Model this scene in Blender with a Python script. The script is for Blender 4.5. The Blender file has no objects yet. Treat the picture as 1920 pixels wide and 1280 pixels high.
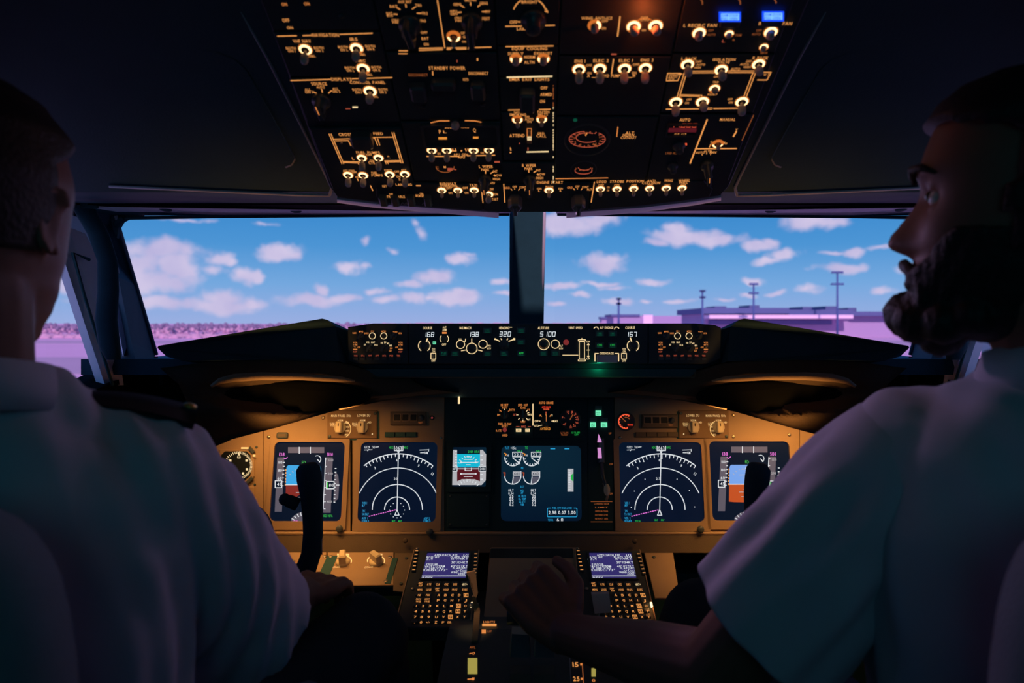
import bpy, bmesh, math, random
import numpy as np
from mathutils import Vector, Matrix
random.seed(7)
SC = bpy.context.scene
COL = SC.collection
R = math.radians

# ------------------------------------------------------------------ camera, sky, sun, lamps, exposure
H = 1.07                     # eye height of the camera above the flight deck floor
FPX, CX, CY = 1370.0, 1000.0, 605.0   # focal length in pixels, point straight ahead (frame 1920 x 1280)
cam = bpy.data.cameras.new('camera'); cam_o = bpy.data.objects.new('camera', cam); COL.objects.link(cam_o)
cam_o.location = (0, 0, H); cam_o.rotation_euler = (R(90), 0, 0)
cam.sensor_width = 36; cam.lens = FPX / 1920 * 36
cam.shift_x = -(CX - 960) / 1920; cam.shift_y = (CY - 640) / 1920
cam.clip_start = 0.02; cam.clip_end = 6000
cam.dof.use_dof = True; cam.dof.focus_distance = 1.62; cam.dof.aperture_fstop = 5.0
SC.camera = cam_o
vs = SC.view_settings
vs.view_transform = 'Standard'; vs.look = 'None'; vs.exposure = 0.0; vs.gamma = 1.0
vs.use_curve_mapping = False
try:
    SC.cycles.use_denoising = True
    SC.cycles.max_bounces = 6; SC.cycles.transparent_max_bounces = 12
    SC.cycles.caustics_reflective = False; SC.cycles.caustics_refractive = False
    SC.cycles.sample_clamp_indirect = 2.0
except Exception:
    pass

def lin(r, g, b):
    f = lambda c: (c/255/12.92 if c/255 <= 0.04045 else ((c/255+0.055)/1.055)**2.4)
    return (f(r), f(g), f(b))

# sky: blue gradient with lavender fair-weather clouds, laid out by azimuth and elevation, repeating round the horizon
CLOUDS = [  # px, py, half width, half height, softness offset
 (300,470,75,22,-.1),(255,500,45,35,-.1),(330,505,60,32,-.15),(285,530,70,26,-.1),(400,505,50,18,.35),(420,483,42,17,.1),(445,492,24,14,.15),
 (300,570,95,16,.0),(420,560,45,20,.0),(420,575,72,16,-.1),(470,570,36,14,.0),(462,520,34,22,.15),(485,520,22,14,-.1),(250,575,50,20,.05),
 (530,470,38,17,-.2),(555,475,28,12,.2),(680,452,20,16,.5),(740,470,26,12,.4),(795,440,26,26,.5),(785,420,16,16,.55),(660,502,32,12,.0),(690,500,24,9,.3),
 (600,543,24,12,.1),(590,562,70,12,-.1),(640,560,45,10,.0),(700,548,36,9,.2),(725,563,40,9,.0),(780,560,38,14,-.05),(815,562,28,9,.1),
 (865,485,32,12,.0),(880,478,20,8,.3),(815,520,42,14,-.15),(770,532,30,10,.0),(855,560,50,14,-.2),(870,550,28,12,-.1),(945,530,26,8,.1),(950,550,26,6,.1),
 (1060,418,80,20,-.15),(1120,412,48,14,-.1),(1280,445,62,16,-.2),(1275,430,30,14,-.1),(1340,450,60,12,.1),(1230,455,44,10,.1),(1130,492,42,15,-.15),(1150,485,24,12,-.05),
 (1420,460,36,13,-.05),(1440,452,24,10,.0),(1475,478,34,13,-.05),(1450,488,34,9,.1),(1515,410,52,19,-.2),(1500,402,30,14,-.1),(1560,418,46,12,.15),
 (1225,526,30,7,.0),(1125,530,36,7,.05),(1145,537,30,6,.2),(1050,536,46,7,.0),(1090,553,24,6,.0),(1160,563,30,8,.0),(1212,563,26,6,.1),(1275,563,30,6,.2),(1040,570,24,6,.1),
 (1575,503,46,9,-.15),(1595,473,30,10,.0),(1560,476,32,7,.25),(1415,525,22,8,.0),(1455,549,24,6,.1),(1400,552,24,6,.2),(1520,545,28,12,.25),(1655,543,36,9,.1),(1650,465,40,8,.4),
 (350,415,110,9,.55),(500,418,60,9,.6),(1350,562,26,5,.3),(160,560,50,10,.1),(130,530,46,22,.1),(1720,500,40,12,.1),(1800,540,40,10,.1),
]
world = bpy.data.worlds.new('sky'); SC.world = world; world.use_nodes = True
nt = world.node_tree; nt.nodes.clear()
def N(t, **kw):
    n = nt.nodes.new(t)
    for k, v in kw.items(): setattr(n, k, v)
    return n
def MA(op, a, b=None, c=None, clamp=False):
    n = N('ShaderNodeMath', operation=op); n.use_clamp = clamp
    for i, x in enumerate((a, b, c)):
        if x is None: continue
        if isinstance(x, (int, float)): n.inputs[i].default_value = x
        else: nt.links.new(x, n.inputs[i])
    return n.outputs[0]
tc = N('ShaderNodeTexCoord'); sx = N('ShaderNodeSeparateXYZ'); nt.links.new(tc.outputs['Generated'], sx.inputs[0])
az = MA('ARCTAN2', sx.outputs[0], sx.outputs[1]); el = MA('ARCSINE', sx.outputs[2])
azw = MA('WRAP', az, math.pi/5, -math.pi/5)
def noise3(scale, detail):
    n = N('ShaderNodeTexNoise'); n.inputs['Scale'].default_value = scale; n.inputs['Detail'].default_value = detail
    nt.links.new(tc.outputs['Generated'], n.inputs['Vector']); return n
n1 = noise3(22, 3); n2 = noise3(48, 4)
s1 = N('ShaderNodeSeparateColor'); nt.links.new(n1.outputs['Color'], s1.inputs[0])
azd = MA('ADD', azw, MA('MULTIPLY', MA('SUBTRACT', s1.outputs[0], .5), .05))
eld = MA('ADD', el, MA('MULTIPLY', MA('SUBTRACT', s1.outputs[1], .5), .022))
cb = N('ShaderNodeCombineXYZ'); nt.links.new(azd, cb.inputs[0]); nt.links.new(eld, cb.inputs[1])
dist = None
for (px, py, hw, hh, off) in CLOUDS:
    a0 = math.atan((px-CX)/FPX); e0 = math.atan((CY-py)/FPX*math.cos(a0))
    ia = FPX/(hw*1.02*math.cos(a0)**2); ie = FPX/(hh*1.05*math.cos(a0))
    m = N('ShaderNodeVectorMath', operation='MULTIPLY_ADD'); nt.links.new(cb.outputs[0], m.inputs[0])
    m.inputs[1].default_value = (ia, ie, 0); m.inputs[2].default_value = (-a0*ia, -e0*ie, 0)
    l = N('ShaderNodeVectorMath', operation='LENGTH'); nt.links.new(m.outputs[0], l.inputs[0])
    d = MA('ADD', l.outputs['Value'], off)
    dist = d if dist is None else MA('SMOOTH_MIN', dist, d, .10)
dist = MA('ADD', dist, MA('MULTIPLY', MA('SUBTRACT', n2.outputs['Fac'], .5), 1.25))
mr = N('ShaderNodeMapRange', interpolation_type='SMOOTHSTEP'); nt.links.new(dist, mr.inputs['Value'])
mr.inputs['From Min'].default_value = 1.18; mr.inputs['From Max'].default_value = .28
mr.inputs['To Min'].default_value = 0; mr.inputs['To Max'].default_value = .92
grad = N('ShaderNodeValToRGB'); el01 = MA('MULTIPLY_ADD', el, 2.0, .1, clamp=True); nt.links.new(el01, grad.inputs[0])
cr = grad.color_ramp
cr.elements[0].position = 0.0; cr.elements[0].color = (*lin(140,150,205), 1)
cr.elements[1].position = 1.0; cr.elements[1].color = (*lin(40,100,180), 1)
for p, c in ((.10,(156,176,226)),(.2,(118,169,223)),(.30,(78,150,213)),(.40,(58,138,206)),(.55,(45,120,195))):
    e = cr.elements.new(p); e.color = (*lin(*c), 1)
# clouds: lighter tops, violet undersides
cc = N('ShaderNodeMix', data_type='RGBA'); nt.links.new(n1.outputs['Fac'], cc.inputs['Factor'])
cc.inputs['A'].default_value = (*lin(172,166,216),1); cc.inputs['B'].default_value = (*lin(236,220,240),1)
mx = N('ShaderNodeMix', data_type='RGBA'); nt.links.new(mr.outputs[0], mx.inputs['Factor'])
nt.links.new(grad.outputs[0], mx.inputs['A']); nt.links.new(cc.outputs['Result'], mx.inputs['B'])
bg = N('ShaderNodeBackground'); nt.links.new(mx.outputs['Result'], bg.inputs['Color']); bg.inputs['Strength'].default_value = 1.0
ow = N('ShaderNodeOutputWorld'); nt.links.new(bg.outputs[0], ow.inputs['Surface'])

def lamp(name, kind, loc, energy, color, rot=(0,0,0), size=.1, size_y=None, target=None, spread=None, angle=None, blend=None):
    l = bpy.data.lights.new(name, kind); l.energy = energy; l.color = color
    if kind == 'AREA':
        l.size = size
        if size_y: l.shape = 'RECTANGLE'; l.size_y = size_y
        if spread: l.spread = spread
    elif kind == 'SUN': l.angle = size
    else: l.shadow_soft_size = size
    if kind == 'SPOT':
        l.spot_size = angle; l.spot_blend = blend
    o = bpy.data.objects.new(name, l); COL.objects.link(o); o.location = loc; o.rotation_euler = rot
    if target is not None:
        o.rotation_euler = (Vector(target)-Vector(loc)).to_track_quat('-Z', 'Y').to_euler()
    return o
lamp('sun', 'SUN', (0,-50,60), 3.2, (1.0,.58,.72), size=R(2), target=(4,60,0))          # behind the aircraft, high
lamp('aft_fill_light', 'AREA', (0,-.75,1.5), .27, (.16,.92,1.22), size=.7, target=(0,1.0,1.12), spread=R(105))   # added dim bluish fill from aft, lifts the blacks
AMB = (1.0,.43,.10)
for s in (-1,1):    # amber flood strips tucked under the glareshield padding, shining down the panel
    lamp('panel_flood_lamp', 'AREA', (s*.535,1.60,.885), .50, AMB, size=.32, size_y=.03, target=(s*.52,1.73,.68), spread=R(120))
    lamp('knee_flood_lamp', 'AREA', (s*.47,1.56,.872), .16, AMB, size=.22, size_y=.03, target=(s*.43,1.62,.52), spread=R(60))
    lamp('rim_fill_spot', 'SPOT', (s*.475,1.42,.785), 1.8, AMB, size=.02, target=(s*.485,1.465,.95), angle=R(84), blend=.8)  # added mid-air spot that brightens the padding rim
    lamp('shoulder_fill_spot', 'SPOT', (s*.03,1.28,1.268), 4.5 if s > 0 else 1.6, (.78,.45,.90), size=.05, target=(s*.36,.76,.93), angle=R(58), blend=.7)  # added violet spots standing in for window light on the pilots
lamp('tag_fill_spot', 'SPOT', (-.14,.98,1.315), 10., (1.0,.50,.20), size=.008, target=(-.113,1.285,.628), angle=R(5.5), blend=1.0)  # added narrow spot aimed at the speedbrake label tag

# ------------------------------------------------------------------ helpers
def P(px, py, Y): return Vector(((px-CX)/FPX*Y, Y, H+(CY-py)/FPX*Y))

MATS = {}
def mat(name, base=(.5,.5,.5), rough=.5, metal=0., emit=None, strength=1., bump=0., bscale=200., var=.0, vscale=30., sample=True, spec=.5, sheen=0.):
    m = bpy.data.materials.new(name); m.use_nodes = True; t = m.node_tree
    b = t.nodes['Principled BSDF']; MATS[name] = m
    b.inputs['Base Color'].default_value = (*base, 1); b.inputs['Roughness'].default_value = rough
    b.inputs['Metallic'].default_value = metal
    b.inputs['Specular IOR Level'].default_value = spec
    if sheen: b.inputs['Sheen Weight'].default_value = sheen
    if emit is not None:
        b.inputs['Emission Color'].default_value = (*emit, 1); b.inputs['Emission Strength'].default_value = strength
        if not sample: m.cycles.emission_sampling = 'NONE'
    if var or bump:
        tcn = t.nodes.new('ShaderNodeTexCoord'); ns = t.nodes.new('ShaderNodeTexNoise')
        ns.inputs['Detail'].default_value = 4; t.links.new(tcn.outputs['Object'], ns.inputs['Vector'])
        if var:
            ns.inputs['Scale'].default_value = vscale
            mxn = t.nodes.new('ShaderNodeMix'); mxn.data_type = 'RGBA'
            mxn.inputs['A'].default_value = (*[c*(1-var) for c in base], 1); mxn.inputs['B'].default_value = (*[min(1, c*(1+var)) for c in base], 1)
            t.links.new(ns.outputs['Fac'], mxn.inputs['Factor']); t.links.new(mxn.outputs['Result'], b.inputs['Base Color'])
        if bump:
            nb = t.nodes.new('ShaderNodeTexNoise'); nb.inputs['Scale'].default_value = bscale; nb.inputs['Detail'].default_value = 3
            t.links.new(tcn.outputs['Object'], nb.inputs['Vector'])
            bp = t.nodes.new('ShaderNodeBump'); bp.inputs['Strength'].default_value = bump; bp.inputs['Distance'].default_value = .002
            t.links.new(nb.outputs['Fac'], bp.inputs['Height']); t.links.new(bp.outputs[0], b.inputs['Normal'])
    return m
# matt dark plastics and paints
mat('black', (.03,.11,.13), .62, bump=.15, bscale=500, var=.15, spec=.25)
mat('black_soft', (.026,.07,.10), .8, bump=.3, bscale=300, var=.15, spec=.2)
mat('liner', (.04,.095,.13), .7, bump=.2, bscale=250, var=.2, vscale=8, spec=.25)
mat('panel_black', (.055,.078,.095), .55, bump=.12, bscale=600, var=.12, spec=.25)
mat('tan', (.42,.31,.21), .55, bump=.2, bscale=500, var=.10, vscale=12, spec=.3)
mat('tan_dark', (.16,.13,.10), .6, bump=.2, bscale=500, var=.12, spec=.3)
mat('rim', (.34,.23,.14), .7, bump=.4, bscale=300)  # paler copy of the padding, amber light on the lip put into its colour
mat('padding', (.085,.058,.038), .75, bump=.6, bscale=260, var=.2, vscale=14, spec=.3)
mat('trim_grey', (.78,.74,.84), .5, bump=.1, var=.1, spec=.3)
mat('post_grey', (.86,.82,.92), .55, bump=.1, var=.08, spec=.3)
mat('bead', (.42,.42,.48), .4, spec=.4)
mat('screen_off', (.004,.012,.022), .18, spec=.5, emit=lin(3,16,32), strength=1., sample=False)
mat('screen_dark', (.004,.01,.02), .2, emit=lin(3,15,36), strength=1., sample=False)
mat('dead_screen', (.012,.02,.03), .45, spec=.2)
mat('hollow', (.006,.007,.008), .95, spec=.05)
mat('plate_shaded', (.02,.06,.075), .6, bump=.12, bscale=600, spec=.2)  # brown-grey centre plates painted near-black to stand for missing light
mat('plate_brown', (.27,.18,.11), .55, bump=.2, bscale=500, spec=.3)
mat('knob_clear', (.20,.18,.19), .3, spec=.5)
mat('ivory_knob', (.85,.76,.52), .45, bump=.05, var=.06)
mat('ivory_print', (.85,.75,.5), .6, emit=lin(240,205,140), strength=.55, sample=False)
mat('cap_grey', (.78,.62,.58), .5, bump=.08)
mat('lever_amber', (.75,.42,.22), .4)
mat('lever_dark', (.30,.20,.16), .35, metal=.4)
mat('knob_black', (.075,.10,.12), .35, bump=.05, spec=.5)
mat('screw_metal', (.45,.40,.33), .35, metal=.9)
mat('chrome', (.8,.78,.75), .12, metal=1.)
mat('white_plastic', (.75,.75,.7), .4)
# backlit things
def glow(name, c, s=1., sample=False): mat(name, (.02,.02,.02), .6, emit=c, strength=s, sample=sample)
glow('legend', lin(246,160,84), .95)
glow('legend_dim', lin(165,88,44), .75)
glow('legend_warm', lin(255,222,165), 1.)
glow('legend_orange', lin(235,140,70), .9)
glow('legend_red', lin(190,85,60), .8)
glow('ring_hot', (1.0,.66,.30), 2.6, True)
glow('ring_warm', lin(225,120,48), .8)
glow('digit_white', lin(240,250,255), 1.1)
glow('led_red', lin(255,95,60), 1.)
glow('blue_lit', lin(90,140,255), 2.2, True)
glow('blue_edge', lin(20,70,245), 1.5)
glow('white', lin(225,230,235), .95)
glow('grey_tape', lin(92,92,108), .8)
glow('grey_light', lin(190,190,195), .85)
glow('green', lin(40,190,80), .85)
glow('green_dim', lin(10,95,70), .55)
glow('green_lit', lin(120,245,190), 1.)
glow('cyan', lin(40,165,220), .9)
glow('sky_cyan', lin(0,165,232), .95)
glow('sky_pale', lin(110,165,240), .95)
glow('isfd_blue', lin(20,185,215), .95)
glow('earth_red', lin(128,26,34), .9)
glow('earth_orange', lin(198,78,34), .9)
glow('earth_dark', lin(88,22,32), .9)
glow('magenta', lin(240,120,225), .95)
glow('amber', lin(240,150,60), .9)
glow('purple_screen', lin(52,46,110), .9)
glow('yellow_green', lin(190,175,85), .7)
glow('alarm_red', lin(255,70,45), 1.)
glow('pink_stripe', lin(225,150,220), .85)
# people
mat('shirt', (.70,.66,.76), .85, bump=.25, bscale=900, var=.05, vscale=20, spec=.2, sheen=.2)
mat('skin', (.28,.115,.08), .55, bump=.1, bscale=400, var=.08, vscale=40)
mat('hair', (.012,.010,.010), .6, bump=.8, bscale=220)
mat('eye_white', (.7,.68,.66), .2)
mat('iris', (.05,.03,.02), .1)
mat('trousers', (.018,.035,.05), .85, bump=.3, bscale=700, spec=.2)
mat('epaulette', (.01,.014,.022), .7, bump=.3, bscale=600)
mat('gold', (.7,.45,.12), .4, metal=.6)
mat('seat_cloth', (.24,.29,.34), .9, bump=.4, bscale=500, var=.15, sheen=.2)
mat('tag_paper', (.72,.50,.34), .7, bump=.1, var=.08)
mat('ink', (.05,.03,.02), .7)
# outside
mat('concrete', (.88,.55,.78), .9, bump=.2, bscale=2, var=.06, vscale=.05)
mat('asphalt', (.62,.45,.60), .9, var=.06, vscale=.1)
mat('tree_dark', (.26,.20,.34), .95, var=.3, vscale=.6)
mat('bush', (.62,.40,.56), .95, var=.35, vscale=.6)
mat('building', (.40,.33,.56), .8, var=.05, vscale=.1)
mat('building_dark', (.10,.14,.32), .8, var=.1, vscale=.1)
mat('building_light', (.88,.72,.92), .8)
mat('mast', (.07,.13,.34), .7)
g = bpy.data.materials.new('glass'); g.use_nodes = True; MATS['glass'] = g; t = g.node_tree; t.nodes.clear()
tr = t.nodes.new('ShaderNodeBsdfTransparent'); gl = t.nodes.new('ShaderNodeBsdfGlossy'); gl.inputs['Roughness'].default_value = .03
tr.inputs['Color'].default_value = (.985,.99,1,1)
fr = t.nodes.new('ShaderNodeFresnel'); fr.inputs['IOR'].default_value = 1.18
mixn = t.nodes.new('ShaderNodeMixShader'); om = t.nodes.new('ShaderNodeOutputMaterial')
t.links.new(fr.outputs[0], mixn.inputs[0]); t.links.new(tr.outputs[0], mixn.inputs[1]); t.links.new(gl.outputs[0], mixn.inputs[2]); t.links.new(mixn.outputs[0], om.inputs[0])

class Frame:
    """A flat surface: origin O, right U, up V, normal N towards the viewer."""
    def __init__(s, O, V):
        s.O = Vector(O); s.U = Vector((1,0,0)); s.V = Vector(V).normalized(); s.N = s.U.cross(s.V)
    def uv(s, px, py, off=0.):
        d = Vector(((px-CX)/FPX, 1, (CY-py)/FPX)); c = Vector((0,0,H))
        tt = (s.O + s.N*off - c).dot(s.N)/d.dot(s.N); q = c + d*tt - s.O
        return q.dot(s.U), q.dot(s.V)
    def w(s, u, v, n=0.): return s.O + s.U*u + s.V*v + s.N*n
    def pt(s, px, py, off=0.): return s.w(*s.uv(px, py, off), off)
    def mpp(s, px, py, off=0.):
        return s.uv(px+1, py, off)[0]-s.uv(px, py, off)[0]
    def vpp(s, px, py, off=0.):
        return s.uv(px, py-.5, off)[1]-s.uv(px, py+.5, off)[1]

GLY = {}
def glyph(ch):
    if ch in GLY: return GLY[ch]
    cu = bpy.data.curves.new('glyph', 'FONT'); cu.body = ch; cu.size = 1.0; cu.resolution_u = 2; cu.offset = .012
    o = bpy.data.objects.new('glyph', cu); COL.objects.link(o)
    me = bpy.data.meshes.new_from_object(o.evaluated_get(bpy.context.evaluated_depsgraph_get()))
    vs_ = [(v.co.x, v.co.y) for v in me.vertices]; fs = [tuple(p.vertices) for p in me.polygons]
    bpy.data.objects.remove(o); bpy.data.curves.remove(cu); bpy.data.meshes.remove(me)
    if vs_:
        x0 = min(v[0] for v in vs_); x1 = max(v[0] for v in vs_)
        vs_ = [(x-x0, y) for x, y in vs_]; GLY[ch] = (vs_, fs, x1-x0)
    else: GLY[ch] = ([], [], .3)
    return GLY[ch]
CAP = .73   # cap height of the built-in font at size 1

class MB:
    def __init__(s): s.v = []; s.f = []; s.m = []; s.mats = []; s.smooth = []
    def mi(s, name):
        if name not in s.mats: s.mats.append(name)
        return s.mats.index(name)
    def add(s, verts, faces, m, smooth=False):
        b = len(s.v); s.v += [tuple(v) for v in verts]; k = s.mi(m)
        for f in faces: s.f.append(tuple(b+i for i in f)); s.m.append(k); s.smooth.append(smooth)
    def prism(s, fr, pts, n0, n1, m, ch=0., hole=None):
        """extrude a polygon (u,v) along the frame normal, with chamfered front edge"""
        n = len(pts); area = sum(pts[i][0]*pts[(i+1)%n][1]-pts[(i+1)%n][0]*pts[i][1] for i in range(n))
        if area < 0: pts = pts[::-1]
        rings = [(pts, n0)]
        if ch > 0:
            ins = []
            for i in range(n):
                a, b, c = Vector(pts[i-1]), Vector(pts[i]), Vector(pts[(i+1)%n])
                e1 = (b-a).normalized(); e2 = (c-b).normalized(); nn = Vector((-e1.y-e2.y, e1.x+e2.x))
                if nn.length < 1e-9: nn = Vector((-e1.y, e1.x))
                nn.normalize(); k = max(.5, nn.dot(Vector((-e1.y, e1.x))))
                ins.append(tuple(b + nn*(ch/k)))
            rings += [(pts, n1-ch), (ins, n1)]
        else: rings += [(pts, n1)]
        vs_ = [fr.w(u, v, nn) for (pp, nn) in rings for (u, v) in pp]; fs = []
        for k in range(len(rings)-1):
            for i in range(n):
                j = (i+1) % n; fs.append((k*n+i, k*n+j, (k+1)*n+j, (k+1)*n+i))
        fs.append(tuple(range((len(rings)-1)*n, len(rings)*n))); fs.append(tuple(range(n-1, -1, -1)))
        s.add(vs_, fs, m)
    def box(s, fr, u0, v0, u1, v1, n0, n1, m, ch=0., r=0., seg=4):
        s.prism(fr, rrect(u0, v0, u1, v1, r, seg), n0, n1, m, ch)
    def frame_ring(s, fr, outer, inner, n0, n1, m, inner_n=None):
        """flat ring between two outlines of equal count, with outer and inner side walls"""
        n = len(outer); inn = n0 if inner_n is None else inner_n
        vs_ = [fr.w(u, v, n0) for u, v in outer]+[fr.w(u, v, n1) for u, v in outer]+[fr.w(u, v, n1) for u, v in inner]+[fr.w(u, v, inn) for u, v in inner]
        fs = []
        for k in range(3):
            for i in range(n):
                j = (i+1) % n; fs.append((k*n+i, k*n+j, (k+1)*n+j, (k+1)*n+i))
        s.add(vs_, fs, m)
    def lathe(s, O, axis, prof, m, seg=14, smooth=True, up=None, sq=None):
        """prof: list of (radius, distance along axis)"""
        O = Vector(O); a = Vector(axis).normalized(); x = (up or Vector((1,0,0))); x = (x - a*x.dot(a)).normalized(); y = a.cross(x)
        vs_ = []; fs = []
        for (r, d) in prof:
            for i in range(seg):
                t_ = 2*math.pi*i/seg; vs_.append(O + a*d + x*(r*math.cos(t_)) + y*(r*math.sin(t_)))
        for k in range(len(prof)-1):
            for i in range(seg):
                j = (i+1) % seg; fs.append((k*seg+i, k*seg+j, (k+1)*seg+j, (k+1)*seg+i))
        fs.append(tuple(range(seg-1, -1, -1))); fs.append(tuple(range((len(prof)-1)*seg, len(prof)*seg)))
        s.add(vs_, fs, m, smooth)
    def sphere(s, c, r, m='skin', seg=16, rings=10, scale=(1,1,1), rot=None):
        vs_ = []; fs = []; c = Vector(c)
        for k in range(1, rings):
            ph = math.pi*k/rings
            for i in range(seg):
                t_ = 2*math.pi*i/seg; q = Vector((math.sin(ph)*math.cos(t_)*scale[0], math.sin(ph)*math.sin(t_)*scale[1], math.cos(ph)*scale[2]))*r
                if rot is not None: q = rot @ q
                vs_.append(c+q)
        top = Vector((0,0,r*scale[2])); bot = -top
        if rot is not None: top = rot @ top; bot = rot @ bot
        vs_ += [c+top, c+bot]; nt_ = (rings-1)*seg
        for k in range(rings-2):
            for i in range(seg):
                j = (i+1) % seg; fs.append((k*seg+i, (k+1)*seg+i, (k+1)*seg+j, k*seg+j))
        for i in range(seg):
            j = (i+1) % seg; fs.append((nt_, i, j)); fs.append((nt_+1, (rings-2)*seg+j, (rings-2)*seg+i))
        s.add(vs_, fs, m, True)
    def cone(s, a, ra, b, rb, m='skin', seg=16):
        a, b = Vector(a), Vector(b); s.lathe(a, b-a, [(ra, 0), (rb, (b-a).length)], m, seg, up=Vector((.3,.2,.93)))
    def limb(s, pts, m='skin', seg=16):
        """chain of (point, radius): spheres at the joints, tapered cones between"""
        for (c, r) in pts: s.sphere(c, r, m, seg, 10)
        for (a, ra), (b, rb) in zip(pts, pts[1:]): s.cone(a, ra, b, rb, m, seg)
    def tube(s, pts, r, m, seg=8, closed=False, smooth=True):
        pts = [Vector(p) for p in pts]; n = len(pts); vs_ = []; fs = []
        rr = r if isinstance(r, (list, tuple)) else [r]*n
        prev = None
        for k in range(n):
            a = pts[k-1] if (k > 0 or closed) else pts[k]; b = pts[(k+1) % n] if (k < n-1 or closed) else pts[k]
            d = (b-a).normalized(); x = prev if prev is not None else (Vector((0,0,1)) if abs(d.z) < .9 else Vector((1,0,0)))
            x = (x-d*x.dot(d)).normalized(); prev = x; y = d.cross(x)
            for i in range(seg):
                t_ = 2*math.pi*i/seg; vs_.append(pts[k]+x*(rr[k]*math.cos(t_))+y*(rr[k]*math.sin(t_)))
        for k in range(n if closed else n-1):
            for i in range(seg):
                j = (i+1) % seg; kk = (k+1) % n; fs.append((k*seg+i, k*seg+j, kk*seg+j, kk*seg+i))
        if not closed: fs.append(tuple(range(seg-1, -1, -1))); fs.append(tuple(range((n-1)*seg, n*seg)))
        s.add(vs_, fs, m, smooth)
    def loft(s, rings, m, smooth=True, caps=True):
        n = len(rings[0]); vs_ = [p for r in rings for p in r]; fs = []
        for k in range(len(rings)-1):
            for i in range(n):
                j = (i+1) % n; fs.append((k*n+i, k*n+j, (k+1)*n+j, (k+1)*n+i))
        if caps: fs.append(tuple(range(n-1, -1, -1))); fs.append(tuple(range((len(rings)-1)*n, len(rings)*n)))
        s.add(vs_, fs, m, smooth)
    def slab(s, front, back, m, smooth=False):
        """solid between two polygons of world points"""
        s.loft([front, back], m, smooth)
    def grid(s, pts, m, thick=None, smooth=True):
        """pts[i][j] world points -> sheet; with thick (vector) a closed solid"""
        a = len(pts); b = len(pts[0]); vs_ = [p for row in pts for p in row]; fs = []
        for i in range(a-1):
            for j in range(b-1): fs.append((i*b+j, i*b+j+1, (i+1)*b+j+1, (i+1)*b+j))
        if thick is not None:
            o = a*b; vs_ += [Vector(p)+thick for p in vs_]
            fs += [tuple(o+q for q in f[::-1]) for f in fs[:]]
            edge = [i*b for i in range(a)] + [(a-1)*b+j for j in range(1, b)] + [i*b+b-1 for i in range(a-2, -1, -1)] + [j for j in range(b-2, 0, -1)]
            for k in range(len(edge)):
                e, f = edge[k], edge[(k+1) % len(edge)]; fs.append((f, e, o+e, o+f))
        s.add(vs_, fs, m, smooth)
    # flat graphics in pixel coordinates on a frame
    def line(s, fr, pts, wpx, m, n=.0006, closed=False):
        q = [Vector(p) for p in pts]
        if closed: q.append(q[0])
        for k in range(len(q)-1):
            a, b = q[k], q[k+1]; d = (b-a)
            if d.length < 1e-6: continue
            d.normalize(); o = Vector((-d.y, d.x))*wpx*.5; e = d*wpx*.25
            s.add([fr.pt(*(a-e-o), n), fr.pt(*(b+e-o), n), fr.pt(*(b+e+o), n), fr.pt(*(a-e+o), n)], [(3,2,1,0)], m)
    def poly(s, fr, pts, m, n=.0005):
        area = sum(pts[i-1][0]*pts[i][1]-pts[i][0]*pts[i-1][1] for i in range(len(pts)))
        if area > 0: pts = pts[::-1]      # pixel y points down
        s.add([fr.pt(x, y, n) for x, y in pts], [tuple(range(len(pts)))], m)
    def rect(s, fr, x0, y0, x1, y1, m, n=.0005): s.poly(fr, [(x0,y0),(x1,y0),(x1,y1),(x0,y1)], m, n)
    def arc(s, fr, cx, cy, rx, a0, a1, wpx, m, n=.0006, ry=None, seg=28):
        ry = rx if ry is None else ry
        s.line(fr, [(cx+rx*math.cos(R(a0+(a1-a0)*k/seg)), cy-ry*math.sin(R(a0+(a1-a0)*k/seg))) for k in range(seg+1)], wpx, m, n)
    def text(s, fr, txt, px, py, h, m, w=None, n=.0006, align='c', slant=0., rot=0.):
        """lettering: cap height h px, optionally fitted to w px; centred on px,py"""
        u0, v0 = fr.uv(px, py, n); mu = fr.mpp(px, py, n); mv = fr.vpp(px, py, n)
        items = []; x = 0
        for c in txt:
            gv, gf, gw = glyph(c) if c != ' ' else ([], [], .32)
            items.append((x, gv, gf)); x += gw+.13
        tot = x-.13; su = (w*mu/tot) if w else h*mu/CAP*.92; sv = h*mv/CAP
        off = {'c': -tot/2, 'l': 0, 'r': -tot}[align]; cr_, sr_ = math.cos(R(rot)), math.sin(R(rot))
        for (x, gv, gf) in items:
            if not gv: continue
            pts = []
            for (gx, gy) in gv:
                a, b = (x+off+gx+slant*gy)*su, (gy-CAP/2)*sv
                pts.append(fr.w(u0+a*cr_-b*sr_, v0+a*sr_+b*cr_, n))
            s.add(pts, gf, m)
    def seg7(s, fr, txt, x, y, w, h, gap, m, n=.0006, slant=.12, t_=.16):
        S = {'0':'abcdef','1':'bc','2':'abged','3':'abgcd','4':'fgbc','5':'afgcd','6':'afgedc','7':'abc','8':'abcdefg','9':'abcdfg'}
        for c in txt:
            if c in S:
                for k in S[c]:
                    e = t_*w*.6
                    seg = {'a':((0,0),(1,0)),'g':((0,.5),(1,.5)),'d':((0,1),(1,1)),'f':((0,0),(0,.5)),'b':((1,0),(1,.5)),'e':((0,.5),(0,1)),'c':((1,.5),(1,1))}[k]
                    q = [(x+a*w+(1-b)*h*slant, y+b*h) for a, b in seg]
                    s.line(fr, q, t_*w*1.05, m, n)
            x += (w+gap) if c != ' ' else gap*1.2
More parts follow.
